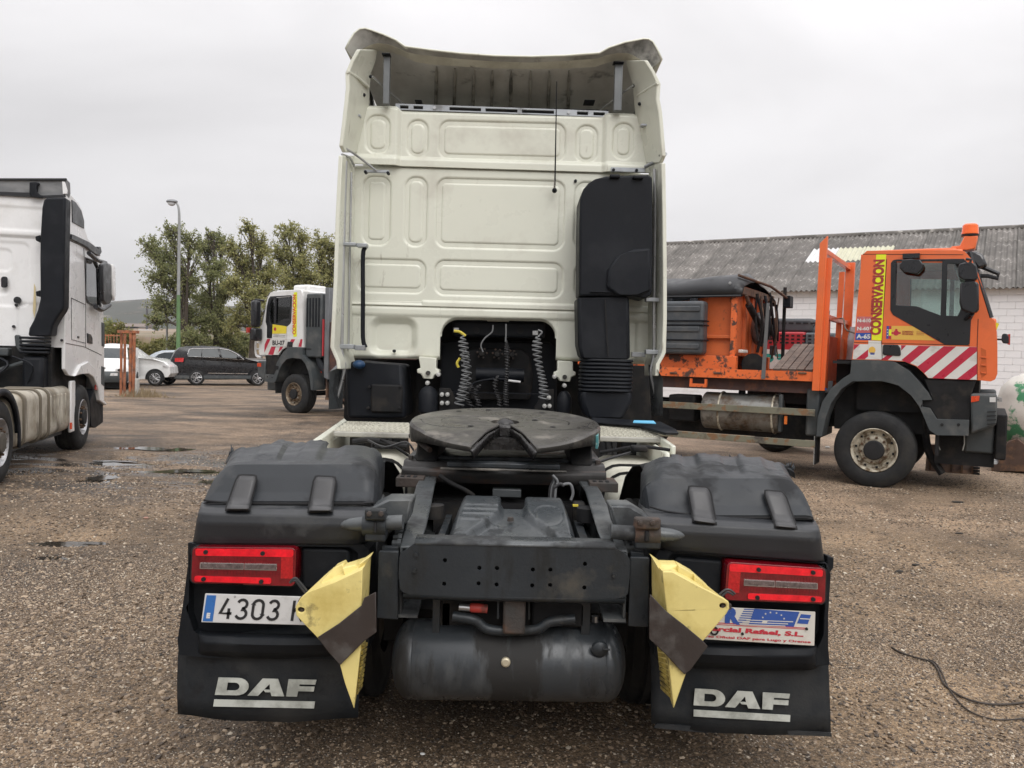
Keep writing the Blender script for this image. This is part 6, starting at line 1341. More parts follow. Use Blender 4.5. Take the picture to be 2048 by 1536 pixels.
def site_cab(t, m, far_only=False):
    """day cab of the two works trucks; t carries it"""
    w = 1.25
    for s in (-1, 1):
        side_prism(CAB, s * w, -s * .05, [HOLE]).build('cab_side', m, t, world=False, bevel=.012)
        side_prism(TRIM, s * (w + .008), -s * .03, [GL1, GL2]).build('window_trim', trim, t, world=False, bevel=.004)
        side_prism(HOLE, s * (w - .03), -s * .006).build('side_window', glass, t, world=False)
        side_prism(FEND, s * (w + .03), -s * .42).build('wheel_arch', grey_p, t, world=False, bevel=.02)
        side_prism(BUMP, s * (w + .02), -s * .5).build('bumper_corner', grey_p, t, world=False, bevel=.03)
        side_prism(STEP, s * (w - .02), -s * .3).build('entry_step', blackd, t, world=False, bevel=.01)
        for k in (0, 1): a = H4([(1600 + 90 * k, 1120)])[0]; MB().lathe([(0, -.01), (.02, -.01), (.02, .01)], (a[0], s * (w + .03), a[1]), (0, -s, 0), 10).build('step_hole', gap, t, world=False)
    MB().bb((cx0 + .13, -w + .05, czt - .05), (CAB[8][0] - .02, w - .05, czt)).build('roof', m, t, world=False, bevel=.02)
    rp = H6([(700, 225), (1050, 222)]); MB().bb((cx0 + .2, -w + .12, czt - .01), (CAB[8][0] - .1, w - .12, czt + .03)).build('roof_panel', m, t, world=False, bevel=.015)
    # rear wall with a window in it
    q = [(-w + .05, czb), (w - .05, czb), (w - .05, czt - .03), (-w + .05, czt - .03)]; hl_ = rrect(-.55, 2.42, .55, 2.95, .05)
    def rx(z): return float(np.interp(z, [czb, CAB[3][1], czt], [cx0 + .03, CAB[3][0] + .03, CAB[5][0] + .03]))
    mb = MB(); mb.prism([(cx0 + .06, a, b) for a, b in q], (.04, 0, 0), [[(cx0 + .06, a, b) for a, b in hl_]]); mb.build('rear_wall', m, t, world=False)
    # front: panel below the windscreen, windscreen
    fb, ft = CAB[12], CAB[9]
    MB().grid([[(ft[0] - .02, y, ft[1]) for y in (-w + .06, 0, w - .06)], [((ft[0] + fb[0]) / 2 + .03, y, (ft[1] + fb[1]) / 2) for y in (-w + .04, 0, w - .04)], [(fb[0], y, fb[1]) for y in (-w + .03, 0, w - .03)]]).build('windscreen', glass, t, world=False)
    MB().bb((fb[0] - .1, -w + .04, czb - .15), (cx1 - .01, w - .04, fb[1])).build('front_panel', m, t, world=False, bevel=.03)
    for s in (-1, 1): MB().tube([(ft[0] - .03, s * (w - .04), ft[1] + .1), ((ft[0] + fb[0]) / 2, s * (w - .03), (ft[1] + fb[1]) / 2), (fb[0] - .01, s * (w - .03), fb[1])], .035, 8).build('windscreen_pillar', trim, t, world=False)
    MB().bb((cx0 + .1, -w + .06, czb), (cx1 - .15, w - .06, czb + .06)).build('cab_floor', dark_in, t, world=False)
    MB().bb((cx0 + .1, -w + .055, czb + .05), (cx0 + .12, w - .055, 2.4)).build('rear_lining', dark_in, t, world=False)
    MB().bb((.95, -w + .06, 1.9), (cx1 - .12, w - .06, 2.28)).build('dashboard', dark_in, t, world=False, bevel=.05)
    for s in (-1, 1):
        st = MB().box((.35, s * .62, 2.05), (.5, .5, .16)).build('seat', dark_in, t, world=False, bevel=.05); MB().box((.12, s * .62, 2.28), (.14, .48, .42), Matrix.Rotation(R(8), 3, 'Y')).build('backrest', dark_in, st, world=True, bevel=.05)
    MB().tube([(.82 + .07 * math.cos(a), .62 + .22 * math.sin(a), 2.34 + .15 * math.cos(a)) for a in [2 * math.pi * k / 20 for k in range(20)]], .014, 6, closed=True).build('steering_wheel', dark_in, t, world=False)
    MB().bb((CAB[8][0] - .12, -w + .02, czt - .28), (CAB[9][0] + .06, w - .02, czt - .04)).build('sun_visor', trim, t, world=False, bevel=.06, seg=3)
    MB().bb((fb[0] - .25, -w + .3, .55), (cx1 + .03, w - .3, 1.2)).build('front_bumper', grey_p, t, world=False, bevel=.03)
    MB().bb((cx0 + .05, -.95, 1.05), (1.2, .95, czb - .02)).build('engine_housing', blackd, t, world=False)
    MB().bb((-6.2, -.45, .75), (1.3, -.36, 1.02)).build('chassis_rail', blackd, t, world=False); MB().bb((-6.2, .36, .75), (1.3, .45, 1.02)).build('chassis_rail', blackd, t, world=False)
    for s in (-1, 1): MB().bb((-.62, s * .80, .75), (.95, s * .84, czb)).bb((-.62, s * .84, czb - .06), (.9, s * 1.2, czb - .02)).bb((.72, s * .84, .5), (.76, s * 1.2, czb - .3)).build('wheel_well', gap, t, world=False)
    MB().cyl((0, -1, .52), (0, 1, .52), .07).build('front_axle', blackd, t, world=False); MB().cyl((-4.3, -1, .52), (-4.3, 1, .52), .09).build('rear_axle', blackd, t, world=False)
rim_c = mat('cream_rim', (.50, .46, .37), .5, .1, var=.12, vs=6, dirt=((.12, .085, .05), .42, 9, .07)); rim_b = mat('rusty_rim', (.2, .15, .1), .6, .3, var=.2, vs=9, dirt=((.45, .42, .36), .3, 9, .05)); rim_s = mat('silver_rim', (.45, .45, .46), .35, .7, var=.1, vs=8, dirt=((.15, .14, .13), .3, 8, .1))
nut_m = mat('rusty_nut', (.10, .06, .035), .6, .3, var=.3, vs=20)
def site_wheels(t, rm):
    for s in (-1, 1):
        wheel(t, 'front_wheel', (-.03, s * 1.25, .515), (0, -s, 0), .53, .36, .305, rm, rubber_t, nut_m, 10, W=False)
        for k in (0, 1): wheel(t, 'rear_wheel', (-4.3, s * (1.25 - k * .34), .515), (0, -s, 0), .53, .31, .305, rm, rubber_t, nut_m, 10, W=False)
def sheet(pts, y, s, nm, m, par, k=0):
    """flat print on a cab side; s = side sign"""
    mb = MB(); mb._add([(a, y + s * (.0015 + .0012 * k), b) for a, b in pts], [tuple(range(len(pts)))]); return mb.build(nm, m, par, world=False, smooth=0)
def side_text(txt, p0, p1, h, y, s, m, par, bold=.0, k=1, nm='lettering'):
    """p0 -> p1 baseline in (x, z); letters stand to the left of the reading direction as the viewer sees it"""
    a, b = V((p0[0], y + s * (.0015 + .0012 * k), p0[1])), V((p1[0], y + s * (.0015 + .0012 * k), p1[1])); u = b - a; up = V((0, -s, 0)).cross(u.normalized()) * 1
    up = (V((0, s, 0))).cross(u.normalized()); mb = MB(); put_text(mb, txt, a, u, up, h, width=u.length, bold=bold); return mb.build(nm, m, par, world=False, smooth=0, fix=False)

# ================================================================ the orange works truck
OT = thing('works_truck', 'orange works truck with CONSERVACION on its door and a salt hopper on the bed', 'truck', tuple(OT_F.loc), OT_YAW)
site_cab(OT, orange); site_wheels(OT, rim_c)
yw = -1.25; s = -1
sheet(STRIPE, yw, s, 'striped_panel', white_s, OT)
for q in REDS: sheet(q, yw, s, 'red_stripe', red_s, OT, 1)
sheet(H6([(432, 265), (509, 265), (474, 925), (397, 922)]), yw, s, 'yellow_strip', yel_s, OT, 2)
a, b = H6([(462, 885), (492, 303)]); side_text('CONSERVACION', a, b, .125, yw, s, txt_r, OT, .0095, 4)
for (q, m_, txt, c) in (([(285, 742), (397, 742), (394, 801), (280, 801)], pink_s, 'N-610', ((286, 784), (392, 784))), ([(280, 802), (394, 802), (392, 861), (277, 861)], pink_s, 'N-601', ((285, 846), (392, 846))), ([(274, 866), (393, 866), (391, 922), (271, 921)], blue_s, 'A-65', ((280, 908), (385, 910)))):
    sheet(H6(q), yw, s, 'route_sign', m_, OT, 1); a, b = H6(list(c)); side_text(txt, a, b, .045 if txt != 'A-65' else .055, yw, s, white_s, OT, .003, 3)
sheet(H6([(372, 925), (470, 930), (465, 1072), (370, 1044)]), yw, s, 'white_label', white_s, OT, 2)
c = H6([(400, 1000)])[0]; sheet([(c[0] + .045 * math.cos(a), c[1] + .05 * math.sin(a)) for a in [k * math.pi / 6 for k in range(12)]], yw, s, 'small_crest', gold_s, OT, 3)
sheet(H6([(385, 1018), (420, 1018), (418, 1034), (388, 1034)]), yw, s, 'label_mark', blue_s, OT, 3)
sheet(H6([(548, 813), (715, 815), (885, 925), (548, 918)]), yw, s, 'ochre_panel', gold_s, OT, 1)
sheet(H6([(512, 814), (530, 814), (526, 912), (508, 912)]), yw, s, 'blue_flag', blue_s, OT, 1); sheet(H6([(530, 814), (550, 814), (546, 912), (526, 912)]), yw, s, 'red_flag', red_s, OT, 1); sheet(H6([(529, 840), (549, 840), (547, 888), (527, 888)]), yw, s, 'yellow_flag', yel_s, OT, 2)
for k in range(3): c = H6([(519, 842 + 22 * k)])[0]; sheet([(c[0] + (.012 if j % 2 == 0 else .005) * math.sin(j * math.pi / 5), c[1] + (.012 if j % 2 == 0 else .005) * math.cos(j * math.pi / 5)) for j in range(10)], yw, s, 'star', white_s, OT, 2)
for (dx, dz, r_) in ((0, 0, .036), (-.045, 0, .014), (.045, 0, .014), (0, .042, .016)): c = H6([(585, 868)])[0]; sheet([(c[0] + dx + r_ * math.cos(a), c[1] + dz + r_ * math.sin(a)) for a in [k * math.pi / 6 for k in range(12)]], yw, s, 'coat_of_arms', red_s, OT, 2)
for txt, y in (('GOBIERNO', 864), ('DE ESPAÑA', 882)): a, b = H6([(630, y), (718, y + 2)]); side_text(txt, a, b, .024, yw, s, txt_r, OT, .001, 3)
for y in (858, 869, 880): sheet(H6([(740, y), (800, y + 1), (800, y + 4), (740, y + 3)]), yw, s, 'print_line', txt_r, OT, 3)
side_prism(H6([(484, 962), (498, 955), (600, 958), (618, 985), (622, 1035), (612, 1044), (492, 1038), (482, 1025)]), yw - .02, .03).build('door_handle', trim, OT, world=False, bevel=.01)
for q in ([(478, 1072), (474, 930), (512, 300)], [(1207, 1225), (1207, 970), (1215, 760)], [(262, 940), (1150, 962)], [(330, 262), (1100, 266)]):
    MB().tube([(a, yw - .001, b) for a, b in H6(q)], .004, 5).build('panel_gap', gap, OT, world=False)
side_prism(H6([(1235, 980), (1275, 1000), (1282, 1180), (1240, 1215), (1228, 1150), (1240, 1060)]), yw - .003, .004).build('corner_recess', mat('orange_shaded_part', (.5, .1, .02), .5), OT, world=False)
for y in (1010, 1070, 1130): side_prism(H6([(1238, y + 38), (1278, y + 42), (1278, y + 50), (1238, y + 46)]), yw - .02, .02).build('air_guide', orange, OT, world=False)
# mirrors
def mirror(pts, y0_, d, m_=trim): return side_prism(H6(pts, yw - .2), y0_, d).build('mirror', m_, OT, world=False, bevel=.03, seg=3)
mirror([(1075, 345), (1110, 335), (1180, 338), (1205, 360), (1215, 450), (1200, 465), (1090, 460), (1065, 440), (1063, 365)], yw - .34, .18)
mirror([(1080, 490), (1205, 478), (1220, 500), (1222, 690), (1205, 715), (1150, 718), (1085, 690), (1072, 640)], yw - .34, .16)
MB().tube([(a, yw - .2, b) for a, b in H6([(1150, 330), (1160, 305), (1120, 300)], yw - .2)], .02, 8).build('mirror_arm', trim, OT, world=False); MB().tube([(H6([(1170, 730)])[0][0], yw - .2, H6([(1170, 730)])[0][1]), (H6([(1120, 760)])[0][0], yw, H6([(1120, 760)])[0][1])], .025, 8).build('mirror_arm', trim, OT, world=False)
mirror([(610, 350), (635, 305), (700, 298), (770, 305), (795, 340), (785, 375), (750, 412), (640, 398), (610, 370)], yw - .2, .15)
MB().bb((H6([(640, 270)])[0][0], yw - .1, H6([(640, 300)])[0][1]), (H6([(770, 270)])[0][0], yw, H6([(640, 265)])[0][1])).build('mirror_arm', trim, OT, world=False)
side_prism(H6([(1100, 248), (1190, 232), (1250, 262), (1290, 350), (1210, 372), (1165, 310)]), yw + .02, .5).build('visor_corner', mat('smoked_visor', (.02, .02, .022), .12, coat=.6), OT, world=False, bevel=.03)
MB().tube([(a, yw + .1, b) for a, b in H6([(1200, 345), (1290, 378), (1370, 412), (1365, 450), (1290, 430), (1230, 430)], yw + .1)], .028, 8).build('front_mirror_arm', trim, OT, world=False)
# beacon and its stand, lamps
side_prism(H6([(1000, 228), (1012, 205), (1075, 200), (1110, 128), (1215, 125), (1190, 222), (1130, 235)], -.9), -.95, .25).build('beacon_stand', orange, OT, world=False, bevel=.01)
bc_ = H6([(1152, 128)], -.85)[0]; bt_ = H6([(1152, 28)], -.85)[0]; hh = bt_[1] - bc_[1]
be = MB().lathe([(0, 0), (.105, 0), (.11, .012), (.11, hh * .16)], (bc_[0], -.85, bc_[1]), (0, 0, 1), 24).build('beacon', trim, OT, world=False)
MB().lathe([(.10, hh * .16), (.105, hh * .2), (.095, hh * .86), (.075, hh * .97), (.0, hh)], (bc_[0], -.85, bc_[1]), (0, 0, 1), 24).build('amber_dome', mat('amber_plastic', (.95, .14, .01), .12, var=.1, vs=30, coat=.5), be)
MB().lathe([(0, hh * .2), (.05, hh * .2), (.05, hh * .5), (0, hh * .5)], (bc_[0], -.85, bc_[1]), (0, 0, 1), 12).build('beacon_reflector', mat('amber_dark', (.4, .05, .01), .3), be)
side_prism(H6([(1198, 60), (1230, 62), (1200, 215), (1182, 212)], -.7), -.7, .3).build('beacon_board', mat('board_edge', (.1, .1, .1), .5), OT, world=False)
a, b = H6([(1362, 915), (1400, 918)]); MB().tube([(a[0] - .06, yw + .05, a[1]), (b[0], yw, b[1])], .012, 8).build('marker_stalk', trim, OT, world=False)
ml = side_prism(H6([(1398, 880), (1410, 872), (1440, 875), (1452, 895), (1452, 950), (1405, 945), (1392, 920)], yw), yw, .1).build('side_marker', trim, OT, world=False, bevel=.01)
side_prism(H6([(1440, 878), (1462, 875), (1460, 960), (1440, 955)], yw), yw + .003, .094).build('marker_lens', mat('marker_red', (.4, .04, .03), .2, coat=.5), ml)
side_prism(H4([(1760, 965), (1805, 962), (1802, 990), (1758, 998)]), yw - .03, .02).build('turn_signal', mat('signal_orange', (.6, .06, .015), .25, coat=.4), OT, world=False)
side_prism(H4([(1860, 970), (1893, 970), (1893, 997), (1860, 997)]), yw - .025, .03).build('headlamp', mat('lamp_clear', (.6, .6, .6), .15, coat=.5), OT, world=False)
side_prism(H4([(1898, 970), (1928, 975), (1928, 998), (1900, 996)]), yw + .1, .1).build('work_lamp', steel, OT, world=False)
for k in range(4): MB().tube([(a, yw - .05, b) for a, b in H4([(1845, 1050 + 22 * k), (1895, 1048 + 22 * k)])], .008, 6).build('lamp_guard', gap, OT, world=False)
# yellow reflector on the front panel corner
side_prism(H6([(1350, 785), (1376, 795), (1352, 855)]), yw + .05, .05).build('corner_reflector', yel_s, OT, world=False)

# bed, headboard
def bedbox(p0, p1, z0, z1, y0_, y1_, nm, m_, **k): return MB().bb((p0, y0_, z0), (p1, y1_, z1)).build(nm, m_, OT, world=False, **k)
xh = H4([(905, 500)])[0][0]; zt1, zb1 = H4([(898, 832)])[0][1], H4([(898, 888)])[0][1]
bedbox(-6.3, xh, zb1 + .01, zt1, -1.25, -1.20, 'bed_side_beam', orange_r); bedbox(-6.3, xh, zb1 + .01, zt1, 1.20, 1.25, 'bed_side_beam', orange_r)
bedbox(-6.3, xh, zb1 - .0, zt1 - .06, -1.19, 1.19, 'bed_floor', soil); bedbox(-6.2, xh + .05, zb1 - .17, zb1 - .0, -1.12, -1.02, 'bed_subframe', maroon)
for xx in (-5.2, -4.2, -3.2, -2.2, -1.3): bedbox(xx, xx + .08, zb1 - .17, zb1, -1.0, 1.0, 'bed_cross_member', maroon)
a, b = H4([(220, 868), (312, 868)]); c = H4([(220, 912)])[0]
MB().bb((a[0], -1.27, c[1]), (a[0] + .03, -1.22, a[1])).bb((b[0] - .03, -1.27, c[1]), (b[0], -1.22, a[1])).bb((a[0], -1.28, c[1]), (b[0], -1.22, c[1] + .05)).build('bed_step_bracket', orange_r, OT, world=False)
for x_ in (130, 370, 835): c = H4([(x_, 838)])[0]; MB().box((c[0], -1.262, c[1]), (.12, .02, .03)).build('lashing_ring', soil, OT, world=False, bevel=.008)
pts = H4([(898, 885), (905, 500), (925, 95), (955, 80), (962, 500), (950, 885)])
zT = H4([(930, 90)])[0][1]
def post(x0_, x1_, y0_, y1_, z0, z1, lean=.0, nm='headboard_post', chamfer=False):
    mb = MB(); mb.prism([(x0_, y0_, z0), (x1_, y0_, z0), (x1_ + lean, y0_, z1), (x0_ + lean + (.0), y0_, z1 - (.1 if chamfer else 0))], (0, y1_ - y0_, 0)); return mb.build(nm, orange, OT, world=False, bevel=.004)
xp = pts[1][0]; ln_ = pts[2][0] - xp
post(xp, xp + .10, -1.28, -1.20, zb1 - .12, zT, .03, chamfer=True); post(xp + .08, xp + .16, -1.20, -1.16, zb1 - .12, zT - .3, .03)
zf = OT_F.hit(*Z4(1040, 235), 1.2)[1]; post(xp, xp + .14, 1.18, 1.25, zb1 - .1, zf, .03)
zi = OT_F.hit(*Z4(1000, 250), .55)[1]; 
post(xp, xp + .08, .50, .58, zb1 - .1, zT - .33, .03); post(xp, xp + .08, -.5, -.42, zb1 - .1, OT_F.hit(*Z4(960, 510), -.9)[1], .0)
zr1 = OT_F.hit(*Z4(962, 155), -1.2)[1]; zm1 = OT_F.hit(*Z4(952, 510), -1.2)[1]
for z_ in (zr1, zm1): MB().bb((xp + .03, -1.2, z_ - .07), (xp + .11, 1.2, z_)).build('headboard_rail', orange, OT, world=False, bevel=.004)
MB().bb((xp + .02, -1.2, zb1), (xp + .05, 1.2, zm1 - .3)).build('headboard_panel', orange_d, OT, world=False)
MB().bb((xp - .005, -1.2, zm1 - .36), (xp + .02, -.5, zm1 - .28)).build('headboard_slat', white_s, OT, world=False)
pipe_pts = [(xp + .1, .3, zm1), (xp + .2, 0, zm1 - .03), (xp + .3, -.4, zm1 - .2), (cx0, -.8, zm1 - .28)]; MB().tube(smooth_pts(pipe_pts, 5), .012, 6).build('air_hose', mat('brown_hose', (.12, .09, .06), .6), OT, world=False)

# salt hopper
xr_ = OT_F.hit(*Z4(470, 560), -1.0)[0]; zh0 = OT_F.hit(*Z4(470, 745), -1.0)[1]; zh1 = OT_F.hit(*Z4(470, 350), -1.0)[1]; xl_ = -5.6
HP = thing('salt_hopper', 'orange salt hopper under a black tarpaulin on the bed of the orange truck', 'spreader', tuple(OT_F.loc + OT_F.x * ((xl_ + xr_) / 2) + V((0, 0, zt1))), OT_YAW)
hx = (xl_ + xr_) / 2
def hb_(mb, nm, m_, **k): mb.v = [(a - hx, b, c - zt1) for a, b, c in mb.v]; return mb.build(nm, m_, k.pop('parent', HP), world=False, **k)
zk = zh0 + (zh1 - zh0) * .26
mb = MB(); prof_ = [(-.62, zh0), (-1.0, zk), (-1.0, zh1), (1.0, zh1), (1.0, zk), (.62, zh0)]
prof2 = [(-1.0, zh0), (-.98, zk), (-1.0, zh1 - .12), (-1.06, zh1), (1.06, zh1), (1.0, zh1 - .12), (.98, zk), (1.0, zh0)]
mb.prism([(xl_, a, b) for a, b in prof2], (xr_ - xl_, 0, 0)); hb_(mb, 'hopper_body', orange_d, bevel=.01)
for f_ in (.36, .68): hb_(MB().bb((xl_ + .1, -1.045, zk + (zh1 - zk) * .0 - .02), (xr_ - .05, -1.0, zk + .03)), 'hopper_ledge', orange_d, bevel=.006) if f_ < .5 else hb_(MB().bb((xl_ + .1, -1.05, zh1 - .17), (xr_ - .05, -1.0, zh1 - .12)), 'hopper_ledge', orange_d, bevel=.006)
hb_(MB().bb((xr_ - .06, -1.08, zh0 - .02), (xr_ + .02, -1.0, zh1)), 'corner_post', orange_r, bevel=.006)
for k, y in enumerate((-.62, -.2, .25, .7)): hb_(MB().bb((xr_ + .0, y, zh0), (xr_ + .05, y + .06, zh1 - .1)), 'end_rib', orange_d, bevel=.005)
hb_(MB().bb((xr_, -1.05, zh1 - .16), (xr_ + .1, 1.05, zh1 - .04)), 'end_beam', soil, bevel=.01)
hb_(MB().bb((xl_, -1.12, zt1 - .02), (xr_ + .05, -.98, zh0)), 'base_frame', orange_r, bevel=.008); hb_(MB().bb((xl_, .98, zt1 - .02), (xr_ + .05, 1.12, zh0)), 'base_frame', orange_r, bevel=.008)
# tarpaulin: sagging folds, hanging edge
tarp = mat('black_tarp', (.02, .021, .024), .45, var=.2, vs=3, bump=.2, bs=12)
rows = []
for i in range(31):
    x = xl_ + (xr_ + .12 - xl_) * i / 30; e = sst(.7, 1, i / 30)
    rise = .09 * e
    row = []
    for y, z in ((-1.12, -.20), (-1.14, -.08), (-1.11, -.02), (-1.04, .035 + .6 * rise), (-.7, .12 + .6 * rise), (-.3, .14 + rise * .8), (0, .13 + rise * .4), (.3, .12 + rise * .2), (.7, .08), (1.04, .02), (1.13, -.05), (1.12, -.2)):
        row.append((x, y + .012 * noise.noise((x * 3, y * 3, 2)), zh1 + z + .03 * noise.noise((x * 2.2, y * 2.5, 7)) - (.05 * (1 - e) if z < -.1 else 0) - (.13 if i == 30 and z > -.06 else 0)))
    rows.append(row)
hb_(MB().grid(rows), 'tarpaulin', tarp, solid=.012, smooth=50)
hb_(MB().tube([(xl_, -1.13, zh1 - .2), (xr_ + .1, -1.13, zh1 - .19)], .018, 8), 'tarp_hem', tarp)
c = OT_F.hit(*Z4(440, 346), -1.13); hb_(MB().lathe([(0, -.01), (.02, -.008), (.022, .01)], (c[0], -1.15, c[1]), (0, 1, 0), 10), 'tarp_eyelet', steel)
# brine tank on the side
q = [OT_F.hit(*Z4(*p_), -1.22) for p_ in ((295, 738), (302, 560), (298, 480), (285, 455), (270, 444), (90, 440), (90, 738))]
bt0, bt1 = -3.95, q[0][0]
tnk = mat('brine_tank_grey', (.055, .062, .07), .5, var=.1, vs=3, dirt=((.1, .1, .1), .25, 3, .1))
BT = hb_(MB().bb((bt0, -1.30, q[0][1]), (bt1, -1.05, q[4][1])), 'brine_tank', tnk, bevel=.05, seg=3)
zs = [q[0][1] + (q[4][1] - q[0][1]) * f_ for f_ in (.27, .55, .63)]
for z_ in zs: hb_(MB().bb((bt0 - .005, -1.315, z_ - .012), (bt1 + .012, -1.04, z_ + .012)), 'tank_band', black, bevel=.006, parent=BT)
for f_ in (.1, .42, .8): hb_(MB().bb((bt0 + .08, -1.318, q[0][1] + (q[4][1] - q[0][1]) * f_), (bt1 - .06, -1.29, q[0][1] + (q[4][1] - q[0][1]) * (f_ + .1))), 'tank_moulding', tnk, bevel=.012, parent=BT)
for x_ in (110, 240): c = OT_F.hit(*Z4(x_, 444), -1.18); hb_(MB().lathe([(0, .05), (.06, .045), (.065, 0)], (c[0], -1.18, q[4][1]), (0, 0, 1), 14), 'tank_cap', black, parent=BT)
# hydraulics and hoses cluttering the front end of the hopper
rnd = random.Random(3)
for k in range(10):
    y = rnd.uniform(-.7, .95); z1_ = zh1 - rnd.uniform(0, .25); z0_ = zh0 + rnd.uniform(-.05, .4); x = xr_ + rnd.uniform(.08, .28)
    pts_ = [(x, y, z1_), (x + rnd.uniform(-.04, .12), y + rnd.uniform(-.1, .1), (z1_ + z0_) / 2), (x + rnd.uniform(-.05, .1), y + rnd.uniform(-.15, .15), z0_)]
    hb_(MB().tube(smooth_pts(pts_, 5), rnd.choice((.012, .018, .026)), 6), 'hydraulic_hose', rnd.choice((black, blackd, soil)))
hb_(MB().tube([(xr_ + .12, -.75, zh1 - .3), (xr_ + .2, -.35, zh0 + .5)], .055, 12), 'hydraulic_ram', blackd); hb_(MB().tube([(xr_ + .1, -.85, zh1 - .16), (xr_ + .13, -.7, zh1 - .34)], .03, 10), 'ram_rod', soil)
hb_(MB().ell((xr_ + .13, -.1, zh0 + .45), (.12, .2, .27), 18, 12), 'reservoir', mat('reservoir_grey', (.2, .2, .21), .35, .4, dirt=((.05, .05, .05), .4, 6, .08)))
hb_(MB().lathe([(0, 0), (.16, 0), (.17, .02), (.17, .12), (0, .13)], (xr_ + .18, -.62, zh0 - .12), (.3, -1, 0), 20), 'drive_gear', blackd)
hb_(MB().bb((xr_ + .05, -1.0, zh0 + .05), (xr_ + .12, -.68, zh0 + .1)), 'white_bracket', white_s, bevel=.01)
for k in range(7): hb_(MB().box((xr_ + rnd.uniform(.08, .2), rnd.uniform(-.8, .95), rnd.uniform(zh0 + .1, zh1 - .05)), (.09, rnd.uniform(.08, .2), rnd.uniform(.08, .22))), 'valve_body', rnd.choice((blackd, soil, tnk, maroon)), bevel=.012)
hb_(MB().tube([(xr_ + .3, .93, zh1 + .1), (xr_ + .3, .95, zh0 - .1)], .03, 8), 'corner_pipe', blackd); hb_(MB().tube([(xr_ + .02, -1.0, zh1 + .13), (xr_ + .32, -.2, zh1 + .02), (xr_ + .36, .95, zh1 - .1)], .022, 8), 'top_rail', soil)
hb_(MB().bb((xr_ + .3, .8, zh1 - .25), (xr_ + .42, 1.05, zh1 - .05)), 'lamp_bracket', black, bevel=.01)
xs_ = OT_F.hit(*Z4(620, 700), -1.22)[0]
ST = hb_(MB().tube([(xs_ + .02, -1.1, zh1 + .1), (xs_ + .015, -1.2, zh1 - .5), (xs_ + .02, -1.25, zt1 + .1), (xs_ + .02, -1.27, zb1)], .0, 4), 'strap_core', black) if 0 else None
hb_(MB().prism([(xs_, -1.285, zb1 + .02), (xs_ + .06, -1.285, zb1 + .02), (xs_ + .05, -1.14, zh1 - .3), (xs_ + .005, -1.14, zh1 - .3)], (0, .006, 0)), 'ratchet_strap', mat('grey_strap', (.1, .1, .1), .7))

# wooden planks leaning on the bed
plank = mat('weathered_plank', (.19, .145, .12), .8, var=.25, vs=3, vstretch=(1, 8, 8), bump=.3, bs=20, dirt=((.09, .07, .06), .3, 6, .1))
x0_, x1_ = OT_F.hit(*Z4(660, 825), -1.1)[0], xh - .02
PL = thing('plank_stack', 'sloping stack of weathered wooden boards against the orange headboard', 'boards', tuple(OT_F.loc + OT_F.x * ((x0_ + x1_) / 2) + V((0, 0, zt1))), OT_YAW)
ang = math.atan2(.28, x1_ - x0_)
for k in range(6):
    if k < 5: MB().box((-(x1_ - x0_) / 2 + .11 + k * ((x1_ - x0_) / 5.3), -.5, .21 + .004 * (k % 2)), ((x1_ - x0_) / 5.3 - .012, 1.15, .035), Matrix.Rotation(R(20), 3, 'X') @ Matrix.Rotation(R(-4), 3, 'Z')).build('plank', plank, PL, world=False, bevel=.004)
# under the bed: side guards, tanks
for q in ([(75, 990), (905, 1040), (905, 1078), (75, 1028)], [(0, 1148), (905, 1205), (905, 1242), (0, 1180)]):
    a = H4(q, -1.22); z_ = (a[0][1] + a[1][1]) / 2; h_ = (a[1][1] - a[2][1]); x1g = a[1][0]
    MB().bb((-4.0, -1.25, z_ - h_), (x1g, -1.21, z_)).build('side_guard_rail', olive, OT, world=False, bevel=.006)
c0, c1 = H4([(295, 1050), (715, 1050)], -1.0); r_ = (H4([(500, 950)], -1.0)[0][1] - H4([(500, 1155)], -1.0)[0][1]) / 2; zc = H4([(500, 1052)], -1.0)[0][1]
FT = MB().lathe([(0, 0), (r_ * .93, .0), (r_, .02), (r_, c1[0] - c0[0] - .02), (r_ * .93, c1[0] - c0[0]), (0, c1[0] - c0[0])], (c0[0], -.92, zc), (1, 0, 0), 40).build('fuel_tank', silver_t, OT, world=False)
for x_ in (370, 665): a = H4([(x_, 1050)], -1.2)[0]; MB().tube([(a[0], -.92 + (r_ + .006) * math.cos(t), zc + (r_ + .006) * math.sin(t)) for t in [2 * math.pi * k / 36 for k in range(36)]], .016, 6, closed=True).build('tank_strap', rim_c, FT)
a = H4([(500, 935)], -1.0)[0]; MB().lathe([(0, .06), (.05, .055), (.055, 0)], (a[0], -.95, zc + r_ - .01), (0, 0, 1), 14).build('filler_cap', black, FT)
MB().bb((c1[0] + .0, -1.15, zc - .25), (c1[0] + .05, -1.05, zc + .3)).build('tank_bracket', grey_p, OT, world=False, bevel=.01)
a, b = H4([(108, 1095), (258, 960)], -1.0); MB().bb((a[0], -1.1, a[1]), (b[0], -.7, b[1])).build('air_tank_box', blackd, OT, world=False, bevel=.03)
a, b = H4([(852, 1180), (935, 925)], -1.1); MB().bb((a[0], -1.15, a[1]), (b[0], -.7, b[1])).build('adblue_tank', grey_p, OT, world=False, bevel=.03); a = H4([(942, 922)], -1.1)[0]; MB().lathe([(0, .03), (.05, .028), (.055, 0)], (a[0], -1.05, a[1] - .02), (0, 0, 1), 12).build('blue_cap', mat('blue_cap_bright', (.03, .08, .4), .4), OT, world=False)
MB().bb((-3.9, -.8, .55), (-.9, .8, .95)).build('underbody', blackd, OT, world=False)
a, b = H4([(903, 1335), (918, 1180)], -1.1); MB().bb((a[0], -1.2, max(.12, a[1])), (a[0] + .02, -.85, b[1])).build('mudflap', blackd, OT, world=False)
